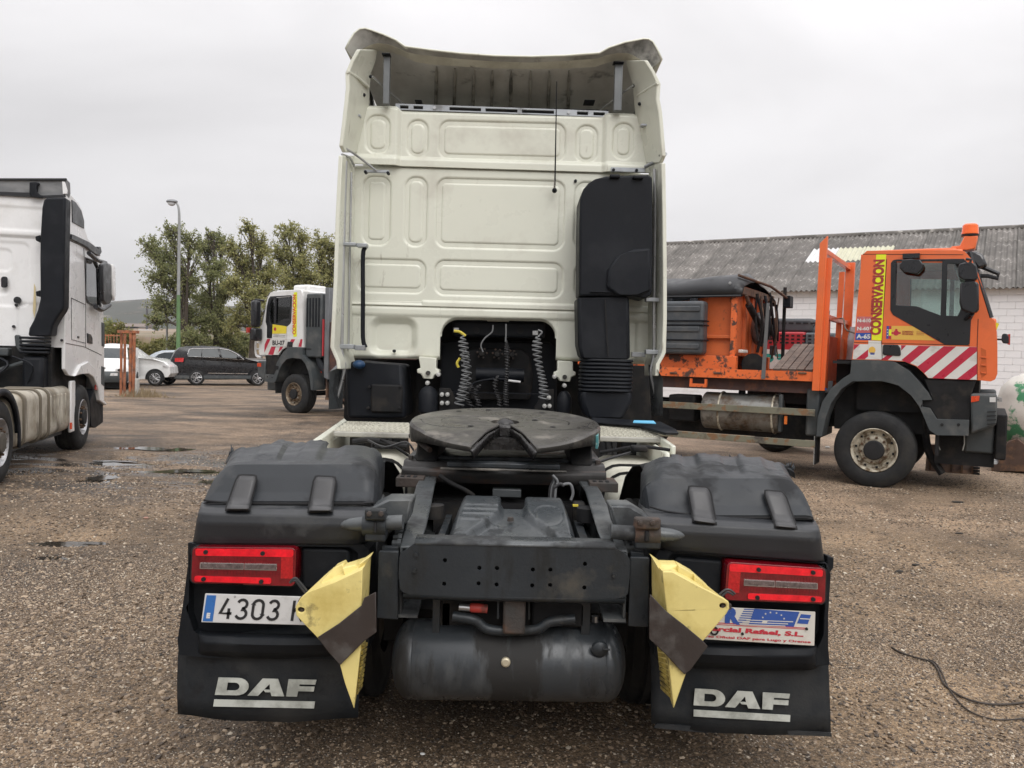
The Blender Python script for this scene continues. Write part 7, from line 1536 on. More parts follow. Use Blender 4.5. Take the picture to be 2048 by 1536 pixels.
MB().tube([(a[0] - .0, -1.21, b[1]), (a[0] + .0, -1.21, max(.1, a[1]))], .008, 6).build('flap_wire', steel, OT, world=False)
a = H4([(745, 1095)], -1.2)[0]; MB().box((a[0], -1.22, a[1]), (.04, .02, .12)).build('side_reflector', mat('reflector_amber', (.6, .15, .03), .3), OT, world=False)
# plough mounting at the front
zm, zn = H4([(1955, 1068)], -1.0)[0][1], H4([(1955, 1318)], -1.0)[0][1]; xm0, xm1 = H4([(1895, 1100)], -1.0)[0][0], H4([(1958, 1100)], -1.0)[0][0]
MB().bb((xm0, -1.0, zn), (xm1, 1.0, zm)).build('plough_plate', blackd, OT, world=False, bevel=.02)
MB().bb((H4([(1560, 1180)], -1.)[0][0], -.9, H4([(1560, 1335)], -1.)[0][1]), (xm0, .9, H4([(1560, 1180)], -1.)[0][1])).build('plough_frame', blackd, OT, world=False)
for a in ([(1570, 1180), (1575, 1230), (1590, 1260)], [(1720, 1180), (1722, 1225), (1712, 1262)]): MB().tube([(x, -1.1, z) for x, z in H4(a, -1.1)], .008, 6).build('hanging_wire', mat('pale_wire', (.3, .3, .28), .5), OT, world=False)
MB().tube(smooth_pts([(x, -.8, z) for x, z in H4([(1500, 1080), (1510, 1180), (1530, 1280), (1600, 1390)], -.8)], 4), .05, 8).build('drag_hose', blackd, OT, world=False)

# plough blade lying beyond the front wheel, loader bucket, white bag
def ground_thing(nm, label, cat, px, py, grp=None): g = G(px, py); return thing(nm, label, cat, (g.x, g.y, 0), OT_YAW, grp), Frame((g.x, g.y, 0), OT_YAW)
BL, bf = ground_thing('plough_blade', 'rusty plough blade lying on the ground just ahead of the orange truck wheel', 'blade', 1905, 946)
mb = MB(); x0_ = bf.hit(1850, 940, 0)[0]; x1_ = bf.hit(1956, 940, 0)[0]
mb.prism([(x0_, 0, .0), (x0_, .12, .12), (x0_, .2, .42), (x0_, .24, .42), (x0_, .16, .1), (x0_, .06, 0)], (x1_ - x0_, 0, 0)); mb.build('blade_plate', soil, BL, world=False, bevel=.01)
for k in range(5): MB().box((x0_ + (x1_ - x0_) * (k + .5) / 5, .08, .08), (.03, .16, .12)).build('blade_rib', soil, BL, world=False)
for k in range(3): MB().box((x1_ - .02, .02, .02 + k * .045), (.09, .06, .03)).build('blade_edge', blackd, BL, world=False)
BK, kf = ground_thing('loader_bucket', 'rust brown loader bucket standing at the right edge under the white bag', 'bucket', 2020, 945)
q = [kf.hit(*Z4(*p_), 0) for p_ in ((1868, 1340), (1900, 1342), (1960, 1215), (2010, 1198), (2080, 1250), (2120, 1380), (1870, 1385))]
q = [(a, max(0, b)) for a, b in q]; MB().prism([(a, 0, b) for a, b in q], (0, .04, 0)).build('bucket_cheek', soil, BK, world=False, bevel=.008)
MB().prism([(a + .02, .04, b * .96) for a, b in q], (0, 1.6, 0)).build('bucket_shell', soil, BK, world=False); MB().prism([(a, 1.64, b) for a, b in q], (0, .04, 0)).build('bucket_cheek', soil, BK, world=False, bevel=.008)
for k in range(3): MB().box((q[0][0] + .02, .15 + .3 * k, .1), (.16, .08, .05)).build('bucket_tooth', steel, BK, world=False, bevel=.01)
bagm = mat('white_sack', (.62, .60, .55), .8, var=.1, vs=3, dirt=((.06, .25, .12), .27, 2.2, .02), bump=.4, bs=14)
g = kf.loc + kf.x * (q[3][0] + .2) + kf.y * .9
mb = MB(); rows = []
for i in range(15):
    t = math.pi * i / 14; rows.append([(g.x + .55 * math.sin(t) ** .7 * math.cos(a) * (1 + .12 * noise.noise((a * 2, t * 2, 1))), g.y + .5 * math.sin(t) ** .7 * math.sin(a), .35 + .62 - .62 * math.cos(t) * -1 + .06 * noise.noise((a * 3, t * 3, 4))) for a in [2 * math.pi * k / 24 for k in range(24)]])
o = mb.grid(rows, True).build('bulk_bag', bagm, smooth=60); tag(o, 'white bulk bag with a green mark slumped in the brown bucket', 'bag')
# red and grey compressor trailer behind the truck
CPx = OT_F.hit(*Z4(640, 650), 2.2)[0]; CPx1 = OT_F.hit(*Z4(905, 650), 2.2)[0]; cz1, cz0 = OT_F.hit(*Z4(700, 612), 2.2)[1], OT_F.hit(*Z4(700, 790), 2.2)[1]
cm = OT_F.loc + OT_F.x * ((CPx + CPx1) / 2) + OT_F.y * 2.2
CP = thing('compressor_trailer', 'red and grey site compressor on a trailer behind the orange headboard', 'compressor', tuple(cm), OT_YAW); hw_ = (CPx1 - CPx) / 2 + .35
redp = mat('red_machine_paint', (.42, .025, .035), .45, var=.08, vs=2, dirt=((.2, .04, .04), .25, 4, .1)); greyb = mat('blue_grey_paint', (.11, .135, .15), .5, var=.08, vs=2, dirt=((.25, .28, .3), .15, 4, .06))
MB().bb((-hw_, 0, 1.15), (.25, 1.3, cz1)).build('red_body', redp, CP, world=False, bevel=.03); MB().bb((.255, 0, 1.15), (hw_, 1.3, cz1 - .01)).build('grey_body', greyb, CP, world=False, bevel=.03)
MB().bb((-hw_ + .1, .2, cz1), (.35, 1.1, cz1 + .26)).build('top_grille_housing', tnk, CP, world=False, bevel=.05)
for k in range(11):
    for j in range(3): MB().box((-hw_ + .42 + k * .1, -.002, cz1 - .07 - j * .065), (.055, .012, .03)).build('vent_slot', gap, CP, world=False)
for k in range(9): MB().box((-hw_ + .35 + k * .13, .198, cz1 + .17), (.09, .012, .03)).build('vent_slot', gap, CP, world=False)
MB().bb((-.62, -.012, cz1 - .75), (-.02, 0, cz1 - .33)).build('white_label', white_s, CP, world=False)
green_s = mat('teal_emblem', (.02, .3, .25), .5)
for (a, b, r_) in ((-.42, -.5, .1), (-.5, -.6, .08), (-.2, -.44, .06), (-.17, -.5, .05)):
    mb = MB(); mb._add([(a + r_ * 1.3 * math.cos(t), -.0135, cz1 + b + r_ * math.sin(t) * (.9 if r_ > .07 else .5)) for t in [k * math.pi / 7 for k in range(14)]], [tuple(range(14))]); mb.build('emblem', green_s, CP, world=False, smooth=0)
MB().tube([(.55, .5, cz1), (.55, .5, cz1 + .42)], .035, 8).build('exhaust_pipe', black, CP, world=False); MB().tube(smooth_pts([(.55, .5, cz1 + .4), (.4, .3, cz1 + .2), (.3, .2, cz1)], 4), .008, 5).build('cable', black, CP, world=False)
MB().ell((.95, .6, cz1), (.14, .14, .1)).build('round_cover', tnk, CP, world=False)
wh = OT_F; wx = OT_F.hit(1548, 900, 2.2)[0] - (CPx + CPx1) / 2
for y in (0, 1.3): wheel(CP, 'trailer_wheel', (wx, y, .4), (0, 1 if y == 0 else -1, 0), .4, .2, .2, rim_b, rubber_t, nut_m, 5, W=False)
MB().bb((-hw_, .1, .6), (hw_ + .6, 1.2, 1.15)).build('trailer_frame', blackd, CP, world=False)
# clear plastic sheeting stuffed behind the cab
pl_m = mat('clear_plastic', (.55, .57, .6), .2, var=.15, vs=10, bump=.6, bs=14)
g = OT_F.loc + OT_F.x * (xp + .35) + OT_F.y * .9; mb = MB(); rows = []
for i in range(13): t = i / 12; rows.append([(g.x + (.16 + .1 * (1 - t)) * math.cos(a) * (1 + .3 * noise.noise((a, t * 3, 3))), g.y + .25 * math.sin(a), 1.35 + .95 * t + .05 * noise.noise((a * 2, t * 4, 8))) for a in [2 * math.pi * k / 18 for k in range(18)]])
o = mb.grid(rows, True).build('plastic_sheeting', pl_m, smooth=60); tag(o, 'crumpled pale plastic sheeting between the headboard and the orange cab', 'sheeting')
# ================================================================ the white works truck at the back
WT_YAW = 146
WT_F = Frame((-5.11, 23.0, gz(-5.1, 23)), WT_YAW)
WT = thing('works_truck', 'white works truck marked BU-07 with a grey headboard, beyond the cream cab', 'truck', tuple(WT_F.loc), WT_YAW)
site_cab(WT, white_p); site_wheels(WT, rim_b)
s = 1; yw = 1.25
sheet(STRIPE, yw, s, 'striped_panel', white_s, WT)
for q in ([(262, 954), (306, 955), (352, 1067), (278, 1066)], [(430, 960), (520, 962), (620, 1078), (520, 1074)], [(640, 962), (730, 964), (840, 1180), (742, 1118)], [(850, 966), (940, 970), (1100, 1222), (960, 1218)], [(1050, 972), (1140, 974), (1206, 1070), (1206, 1200)]): sheet(H6(q), yw, s, 'red_stripe', red_s, WT, 1)
sheet(H6([(432, 265), (509, 265), (474, 925), (397, 922)]), yw, s, 'yellow_strip', yel_s, WT, 2)
a, b = H6([(422, 890), (455, 300)]); side_text('CONSERVACION', a, b, .125, yw, s, txt_o, WT, .008, 4)
sheet(H6([(640, 770), (1000, 740), (1000, 890), (640, 880)]), yw + .012, s, 'yellow_panel', mat('sign_yellow', (.75, .6, .04), .4), WT, 1); sheet(H6([(640, 882), (1000, 892), (1000, 985), (640, 968)]), yw + .012, s, 'white_panel', white_s, WT, 1)
c = H6([(930, 815)])[0]; sheet([(c[0] + .05 * math.cos(a), c[1] + .05 * math.sin(a)) for a in [k * math.pi / 6 for k in range(12)]], yw + .012, s, 'coat_of_arms', red_s, WT, 2)
for y in (905, 930): a, b = H6([(980, y), (660, y - 6)]); sheet(H6([(670, y), (970, y), (970, y + 6), (670, y + 6)]), yw + .012, s, 'print_line', grey_p, WT, 3)
sheet(H6([(640, 970), (1000, 986), (1000, 1090), (640, 1075)]), yw + .012, s, 'code_panel', white_s, WT, 2); a, b = H6([(980, 1065), (665, 1055)]); side_text('BU-07', a, b, .12, yw + .012, s, plate_k, WT, .006, 5)
side_prism(H6([(484, 1000), (600, 1000), (620, 1080), (484, 1075)]), yw + .02, -.03).build('door_handle', trim, WT, world=False, bevel=.01)
MB().bb((1.22, yw + .02, 1.9), (1.45, yw + .30, 2.25)).build('lower_mirror', trim, WT, world=False, bevel=.05); MB().bb((1.20, yw + .08, 2.28), (1.42, yw + .30, 3.0)).build('mirror', trim, WT, world=False, bevel=.06)
MB().bb((1.42, yw + .2, 2.12), (1.52, yw + .34, 2.26)).build('marker_lens', MATS['marker_red'], WT, world=False)
MB().tube([(1.2, yw, 3.0), (1.35, yw + .2, 3.02)], .03, 6).build('mirror_arm', trim, WT, world=False)
# white bull bar
for y in (.2, 1.15): MB().tube(smooth_pts([(1.4, y, 1.45), (1.62, y, 1.5), (1.66, y, 1.75), (1.62, y, 2.05), (1.4, y, 2.1)], 4), .03, 8).build('bar_hoop', white_p, WT, world=False)
for z in (1.5, 1.68, 1.86, 2.04): MB().tube([(1.62, .2, z), (1.62, 1.15, z)], .022, 8).build('bar_rung', white_p, WT, world=False)
MB().bb((cx0 + .35, .1, czt), (cx0 + .95, .8, czt + .2)).build('roof_unit', white_p, WT, world=False, bevel=.06)
MB().bb((cx1 - .1, 1.1, 1.2), (cx1 + .05, 1.28, 1.3)).build('turn_signal', MATS['signal_orange'], WT, world=False)
# dark intake stack between cab and bed, grey headboard, rusty side, step frame
MB().bb((cx0 - .62, .6, 1.5), (cx0 - .03, 1.2, czt - .08)).build('intake_stack', grey_p, WT, world=False, bevel=.04)
for k in range(5): MB().bb((cx0 - .55 + k * .11, 1.2, 2.3), (cx0 - .50 + k * .11, 1.215, czt - .2)).build('stack_rib', black, WT, world=False, bevel=.004)
MB().bb((cx0 - .72, .9, 1.55), (cx0 - .68, 1.22, 2.5)).build('red_reflector', mat('red_marker', (.5, .04, .05), .35), WT, world=False)
gpst = mat('grey_steel_post', (.17, .18, .19), .5, .3, var=.15, vs=3)
MB().prism([(cx0 - .95, 1.1, .95), (cx0 - .80, 1.1, 1.0), (cx0 - .80, 1.1, 3.3), (cx0 - .95, 1.1, 3.3)], (0, .16, 0)).build('headboard_post', gpst, WT, world=False, bevel=.01)
MB().bb((cx0 - .93, -1.2, 3.18), (cx0 - .83, 1.1, 3.28)).build('headboard_rail', gpst, WT, world=False); MB().bb((cx0 - .93, .4, 1.3), (cx0 - .85, .46, 3.2)).build('headboard_post', gpst, WT, world=False); MB().bb((cx0 - .93, -1.2, 1.2), (cx0 - .82, -1.1, 3.28)).build('headboard_post', gpst, WT, world=False)
MB().bb((-5.8, 1.18, 1.15), (cx0 - .97, 1.24, 2.42)).bb((-5.8, -1.24, 1.15), (cx0 - .97, -1.18, 2.42)).build('bed_side', maroon, WT, world=False, bevel=.01); MB().bb((-5.8, -1.18, 1.12), (cx0 - .97, 1.18, 1.2)).build('bed_floor', soil, WT, world=False)
MB().bb((cx0 - 1.25, -1.1, 2.45), (cx0 - 2.8, 1.0, 3.15)).build('crew_pod', white_p, WT, world=False, bevel=.06)
MB().tube(smooth_pts([(cx0 - .3, 1.0, 1.7), (cx0 - .55, 1.1, 1.3), (cx0 - .9, 1.1, .95)], 4), .1, 10).build('exhaust_duct', black, WT, world=False)
for (a, b) in (((-2.0, .98), (-1.15, 1.04)), ((-2.0, .42), (-1.15, .48))): MB().bb((a[0], 1.12, a[1]), (b[0], 1.18, b[1])).build('step_rail', soil, WT, world=False)
for x in (-1.98, -1.2): MB().bb((x, 1.12, .42), (x + .05, 1.17, 1.04)).build('step_upright', soil, WT, world=False)
MB().bb((-2.4, .6, .45), (-1.1, 1.1, 1.05)).build('side_tank', blackd, WT, world=False, bevel=.04)
MB().bb((-1.1, 1.14, 1.12), (-.98, 1.19, 1.2)).build('side_reflector', MATS['signal_orange'], WT, world=False)

# ================================================================ the white tractor unit at the left edge
MT_YAW = 104
MT_F = Frame((-8.14, 13.07, 0), MT_YAW)
MT = thing('tractor_unit', 'white truck tractor unit with a black intake duct, cut off by the left edge', 'truck', tuple(MT_F.loc), MT_YAW)
Z1 = lambda a, b: (a / 2.56, 340 + b / 2.56)
def HS(pts, yl=-1.25): return [MT_F.hit(*Z1(a, b), yl) for a, b in pts]
xr0 = HS([(335, 500)])[0][0]          # rear corner of the cab
def HR(pts, dx=0.): return [MT_F.hitx(*Z1(a, b), xr0 + dx) for a, b in pts]
white_m = mat('truck_white', (.82, .82, .82), .3, var=.03, vs=1.5, coat=.4, dirt=((.62, .61, .58), .1, 2, .16))
def rear(pts, nm, m, th=.04, dx=0., par=None, **k):
    q = HR(pts, dx); return MB().prism([(xr0 + dx, a, b) for a, b in q], (th, 0, 0)).build(nm, m, par or MT, world=False, **k)
# side of the cab
side = [(333, 900), (335, 500), (338, 118), (365, 128), (400, 165), (425, 215), (432, 300), (450, 350), (500, 400), (512, 440), (522, 560), (528, 700), (532, 800), (534, 960), (533, 1190), (500, 1165), (492, 1110), (470, 1060), (440, 1040), (405, 1040), (372, 1056), (350, 1050), (333, 1020)]
hole_m = [(440, 452), (488, 470), (506, 505), (512, 698), (480, 690), (450, 672), (440, 640)]
for y, d in ((-1.25, .05), (1.25, -.05)): side_prism(HS(side), y, d, [HS(hole_m)]).build('cab_side', white_m, MT, world=False, bevel=.012)
side_prism(HS([(436, 446), (490, 464), (511, 502), (518, 712), (478, 700), (444, 680), (436, 645)]), -1.258, .03, [HS(hole_m)]).build('window_trim', trim, MT, world=False); side_prism(HS(hole_m), -1.23, .006).build('side_window', glass_k, MT, world=False)
side_prism(HS([(365, 152), (385, 165), (412, 205), (428, 262), (428, 300), (368, 268)]), -1.262, .015).build('roof_vent', trim, MT, world=False, bevel=.006)
side_prism(HS([(352, 328), (380, 340), (440, 368), (490, 405), (498, 440), (470, 425), (420, 385), (350, 352)]), -1.30, .05).build('roof_trim', trim, MT, world=False, bevel=.01)
side_prism(HS([(348, 352), (420, 388), (468, 425), (530, 470), (534, 960), (333, 900), (335, 352)]), -1.2505, .0).v and None
for q in ([(428, 398), (434, 520), (438, 680), (438, 905)], [(335, 886), (430, 905), (520, 948)], [(364, 655), (438, 690)], [(364, 655), (366, 868), (436, 886)], [(337, 352), (425, 392)]): MB().tube([(a, -1.252, b) for a, b in HS(q)], .005, 5).build('panel_gap', gap, MT, world=False)
side_prism(HS([(444, 835), (462, 842), (470, 862), (470, 890), (446, 886)]), -1.265, .02).build('door_handle', trim, MT, world=False, bevel=.008)
MB().box((HS([(400, 856)])[0][0], -1.254, HS([(400, 856)])[0][1]), (.1, .006, .035)).build('emblem', trim, MT, world=False)
for q in ([(519, 780), (532, 786), (532, 905), (520, 900)], [(518, 1005), (531, 1010), (531, 1105), (518, 1095)]):
    side_prism(HS(q), -1.262, .012).build('front_grille', grey_p, MT, world=False)
# arch lip, corner step
side_prism(HS([(372, 1056), (400, 1000), (440, 980), (478, 1020), (500, 1100), (512, 1170), (533, 1195), (533, 1205), (498, 1180), (490, 1110), (468, 1062), (440, 1042), (405, 1045)]), -1.29, .1).build('wheel_arch', white_m, MT, world=False, bevel=.015)
side_prism(HS([(500, 1190), (531, 1200), (531, 1290), (492, 1320), (470, 1310), (466, 1180), (485, 1120)]), -1.24, .4).build('front_step', black, MT, world=False, bevel=.02)
side_prism(HS([(485, 1100), (497, 1104), (496, 1128), (484, 1124)]), -1.27, .02).build('side_marker', MATS['marker_red'], MT, world=False)
# cab box
zt = HS([(338, 118)])[0][1]; xf = HS([(534, 960)])[0][0]; zb = HS([(333, 900)])[0][1]
MB().bb((xr0 + .02, -1.2, zb), (xr0 + .06, 1.2, zt - .02)).build('rear_wall', white_m, MT, world=False)
MB().bb((xr0 + .05, -1.2, zt - .12), (HS([(400, 165)])[0][0], 1.2, zt - .06)).build('roof', white_m, MT, world=False, bevel=.02)
MB().bb((xf - .25, -1.2, .35), (xf - .02, 1.2, 1.55)).build('front_panel', white_m, MT, world=False, bevel=.05); MB().bb((xf - .3, -1.2, 1.55), (xf - .2, 1.2, 2.95)).build('windscreen', glass_k, MT, world=False)
MB().bb((xr0 + .1, -1.18, zb), (xf - .3, 1.18, zb + .05)).build('cab_floor', dark_in, MT, world=False)
# pressed rear wall: panels measured on the picture
wall = [(-60, 120), (205, 145), (225, 150), (332, 160), (332, 888), (260, 900), (100, 908), (20, 900), (0, 865), (-60, 860)]
yr, zr_ = [q[0] for q in HR(wall)], [q[1] for q in HR(wall)]
def HRp(a, b): return HR([(a, b)])[0]
mb = MB(); rows = []; ylo, yhi = -1.22, 1.22; zlo, zhi = HRp(150, 905)[1], HRp(150, 125)[1]
pan = []
for (a, b, c, d, r_) in ((-60, 400, 60, 520, .08), (-60, 560, 45, 640, .05), (90, 680, 330, 1000, .1), (-400, 160, 330, 335 - 12, .04), (-400, 345, 150, 700, .1)):
    p0, p1 = HRp(a, b), HRp(c, d); pan.append((p0[0], p0[1], p1[0], p1[1], r_))
for z in np.linspace(zlo, zhi, 110):
    row = []
    for y in np.linspace(ylo, yhi, 150):
        h = 0
        for (a, b, c, d, r_) in pan:
            cx_, cz_ = (a + c) / 2, (b + d) / 2; qx = abs(y - cx_) - abs(c - a) / 2 + r_; qz = abs(z - cz_) - abs(d - b) / 2 + r_
            sd = math.hypot(max(qx, 0), max(qz, 0)) + min(max(qx, qz), 0) - r_; h += .012 * (1 - sst(-.02, .015, sd))
        zs_ = HRp(100, 340)[1]; h += .03 * (1 - sst(zs_ - .015, zs_ + .015, z)) 
        row.append((xr0 - .01 - .03 + h, y, z))
    rows.append(row)
mb.grid(rows).build('rear_panel', white_m, MT, world=False, smooth=60, fix=False)
# roof deflector seen from behind
q = HR([(-80, 45), (338, 45), (340, 100), (330, 132), (215, 135), (-80, 122)], -.05)
mb = MB(); mb.prism([(xr0 - .05, a, b) for a, b in q], (.22, 0, -.02)); mb.build('roof_deflector', mat('deflector_grey', (.16, .165, .17), .6, var=.2, vs=2.5, dirt=((.3, .3, .3), .25, 1.5, .14, (1, 1, 3))), MT, world=False)
rear([(-80, 42), (340, 42), (342, 52), (-80, 50)], 'deflector_lip', trim, .03, -.08); rear([(-80, 108), (150, 116), (220, 130), (335, 126), (335, 136), (215, 142), (-80, 124)], 'deflector_edge', trim, .03, -.08)
rear([(150, 62), (178, 60), (200, 66), (188, 80), (186, 112), (210, 132), (214, 142), (160, 136), (150, 120)], 'deflector_bracket', black, .08, -.14, bevel=.01)
rear([(318, 58), (330, 60), (342, 100), (342, 120), (322, 122)], 'deflector_post', white_m, .04, -.1)
# big black intake duct
q1 = [(205, 340), (214, 190), (222, 155), (240, 140), (336, 138), (332, 330), (326, 700), (318, 720), (290, 760), (268, 800), (262, 850), (142, 850), (148, 810), (170, 770), (190, 720), (205, 660), (203, 450)]
rear(q1, 'intake_duct', black, .3, -.34, bevel=.07, seg=4)
rear([(180, 340), (206, 332), (206, 372), (182, 360)], 'duct_lug', black, .1, -.2, bevel=.01); rear([(182, 622), (206, 615), (208, 650), (185, 645)], 'duct_lug', black, .1, -.2, bevel=.01)
ca, cb = HRp(142, 848), HRp(264, 905); yc, hw_ = (ca[0] + cb[0]) / 2, abs(ca[0] - cb[0]) / 2
for k in range(5): z_ = ca[1] - .05 - k * .052; MB().bb((xr0 - .36, yc - hw_ - .01, z_), (xr0 - .03, yc + hw_ + .01, z_ + .036)).build('bellows_ring', black, MT, world=False, bevel=.017, seg=3)
MB().bb((xr0 - .34, yc - hw_ + .02, 1.0), (xr0 - .05, yc + hw_ - .02, ca[1] - .3)).build('lower_duct', black, MT, world=False, bevel=.05)
for c, r_ in (((94, 667), .05), ((88, 692), .022), ((75, 802), .022), ((320, 872), .02)):
    a, b = HRp(*c); MB().lathe([(0, -.006), (r_, -.004), (r_, .02)], (xr0 - .045, a, b), (1, 0, 0), 16).build('wall_plug', trim, MT, world=False)
rear([(4, 552), (12, 545), (30, 545), (36, 553), (36, 594), (28, 602), (10, 602), (4, 594)], 'wall_vent', trim, .04, -.07, bevel=.01)
rear([(72, 850), (80, 842), (98, 848), (112, 930), (95, 932), (78, 900)], 'cab_latch', grey_p, .1, -.12, bevel=.02)
rear([(174, 580), (182, 600), (184, 700), (176, 760), (168, 720), (172, 640)], 'yellow_stain', mat('stain', (.62, .52, .3), .5), .003, -.046)
# mirror
side_prism(HS([(527, 482), (545, 472), (568, 480), (576, 520), (578, 660), (566, 685), (545, 690), (530, 670)], -1.5), -1.5, .07).build('mirror', trim, MT, world=False, bevel=.03, seg=3)
side_prism(HS([(570, 480), (582, 500), (586, 640), (578, 672), (572, 640)], -1.5), -1.53, .10).build('mirror_cover', white_m, MT, world=False, bevel=.02)
MB().tube(smooth_pts([(a, -1.35, b) for a, b in HS([(455, 425), (500, 462), (540, 475)], -1.35)], 4), .035, 8).build('mirror_arm', trim, MT, world=False); MB().tube(smooth_pts([(a, -1.35, b) for a, b in HS([(490, 700), (520, 715), (560, 690)], -1.35)], 4), .04, 8).build('mirror_arm', trim, MT, world=False)
side_prism(HS([(487, 393), (500, 392), (506, 420), (498, 432), (490, 420)]), -1.3, .08).build('front_mirror', trim, MT, world=False, bevel=.01)
# fuel tank with straps and ribs, skirt, wheels, chassis
ta, tb2 = HS([(20, 1140), (355, 1130)], -1.18); zt_a = HS([(200, 1128)], -1.2)[0][1]; zt_b = HS([(200, 1385)], -1.2)[0][1]
xs0, xs1 = HS([(15, 1250)], -1.2)[0][0], HS([(352, 1250)], -1.2)[0][0]
cream_t = mat('tank_dirty_cream', (.50, .47, .40), .45, var=.08, vs=2, dirt=((.26, .22, .16), .42, 2.2, .14), dirt2=((.12, .1, .075), .25, 4, .08, (1, 1, .4)))
secs = []
for x in (xs0, xs0 + .03, xs1 - .03, xs1): k = .96 if x in (xs0, xs1) else 1; secs.append([V((x, -.92 + a * k, (zt_a + zt_b) / 2 + b * k)) for a, b in rrect(-.3, -(zt_a - zt_b) / 2, .3, (zt_a - zt_b) / 2, .12, 5)])
TK = MB().loft(secs).build('fuel_tank', cream_t, MT, world=False, smooth=50)
for px_ in (105, 190, 232): x = HS([(px_ + 12, 1250)], -1.22)[0][0]; MB().tube([V((x, -.92 + a, (zt_a + zt_b) / 2 + b)) for a, b in rrect(-.31, -(zt_a - zt_b) / 2 - .01, .31, (zt_a - zt_b) / 2 + .01, .12, 5)], .022, 6, closed=True).build('tank_strap', mat('strap_brown', (.14, .12, .09), .6) if 'strap_brown' not in MATS else MATS['strap_brown'], TK)
for k in range(5): x = HS([(258 + k * 19, 1250)], -1.22)[0][0]; MB().bb((x - .025, -1.235, zt_b + .14), (x + .025, -1.2, zt_a - .1)).build('tank_rib', cream_t, TK, world=True, bevel=.012)
MB().bb((xs1 - .02, -1.24, .32), (xs1 + .22, -1.19, 1.12)).build('rear_arch_skirt', white_m, MT, world=False, bevel=.02); MB().box((HS([(360, 1310)], -1.24)[0][0], -1.25, HS([(360, 1310)], -1.24)[0][1]), (.06, .02, .1)).build('side_reflector', mat('reflector_red', (.7, .08, .03), .25), MT, world=False)
MB().bb((xs0, -1.1, .3), (xs1, -.6, .5)).build('tank_bracket', grey_p, MT, world=False)
for s_ in (-1, 1):
    wheel(MT, 'front_wheel', (0.0, s_ * 1.25, .51), (0, -s_, 0), .52, .33, .29, rim_s, rubber_t, nut_m, 10, W=False)
    for k in (0, 1): wheel(MT, 'rear_wheel', (-3.75, s_ * (1.25 - .34 * k), .51), (0, -s_, 0), .52, .31, .29, rim_s, rubber_t, nut_m, 10, W=False)
    mb = MB(); mb.grid([[( -3.75 + .62 * math.cos(a), s_ * y, .51 + .62 * math.sin(a)) for y in (.58, .9, 1.27)] for a in [R(x) for x in range(5, 176, 10)]]); mb.build('mudguard', black, MT, world=False, solid=.02)
    mb = MB(); mb.grid([[( -3.75 + r_ * math.cos(a), s_ * 1.275, .51 + r_ * math.sin(a)) for r_ in (.56, .64)] for a in [R(x) for x in range(-12, 190, 10)]]); mb.build('mudguard_lip', black, MT, world=False, solid=.02)
MB().bb((-4.6, -.42, .8), (1.0, -.34, 1.05)).bb((-4.6, .34, .8), (1.0, .42, 1.05)).build('chassis_rail', blackd, MT, world=False)
MB().bb((xr0 - .1, -1.1, .95), (xr0 + 1.9, 1.1, zb - .02)).build('engine_bay', blackd, MT, world=False)
MB().bb((-3.4, -.6, .5), (.6, .6, .8)).build('underbody', blackd, MT, world=False)
rnd = random.Random(5)
for k in range(14):
    y = rnd.uniform(-.9, .9); x = xr0 - rnd.uniform(.1, .5); MB().tube(smooth_pts([(x, y, zb + rnd.uniform(-.2, .05)), (x - .1, y + rnd.uniform(-.3, .3), zb - .3), (x + rnd.uniform(-.3, .1), y + rnd.uniform(-.3, .3), 1.05)], 4), rnd.choice((.014, .022, .035)), 7).build('air_line', rnd.choice((blackd, black, grey_p, hub_m)), MT, world=False)
for k in range(6): MB().box((xr0 - rnd.uniform(.05, .4), rnd.uniform(-.8, .9), rnd.uniform(1.1, zb - .1)), (.2, rnd.uniform(.15, .35), rnd.uniform(.1, .22))).build('chassis_unit', rnd.choice((blackd, grey_p, black)), MT, world=False, bevel=.02)
MB().tube([(xr0 - .3, -.9, 1.45), (xr0 - .2, -.2, 1.2)], .03, 8).build('torsion_bar', grey_p, MT, world=False)

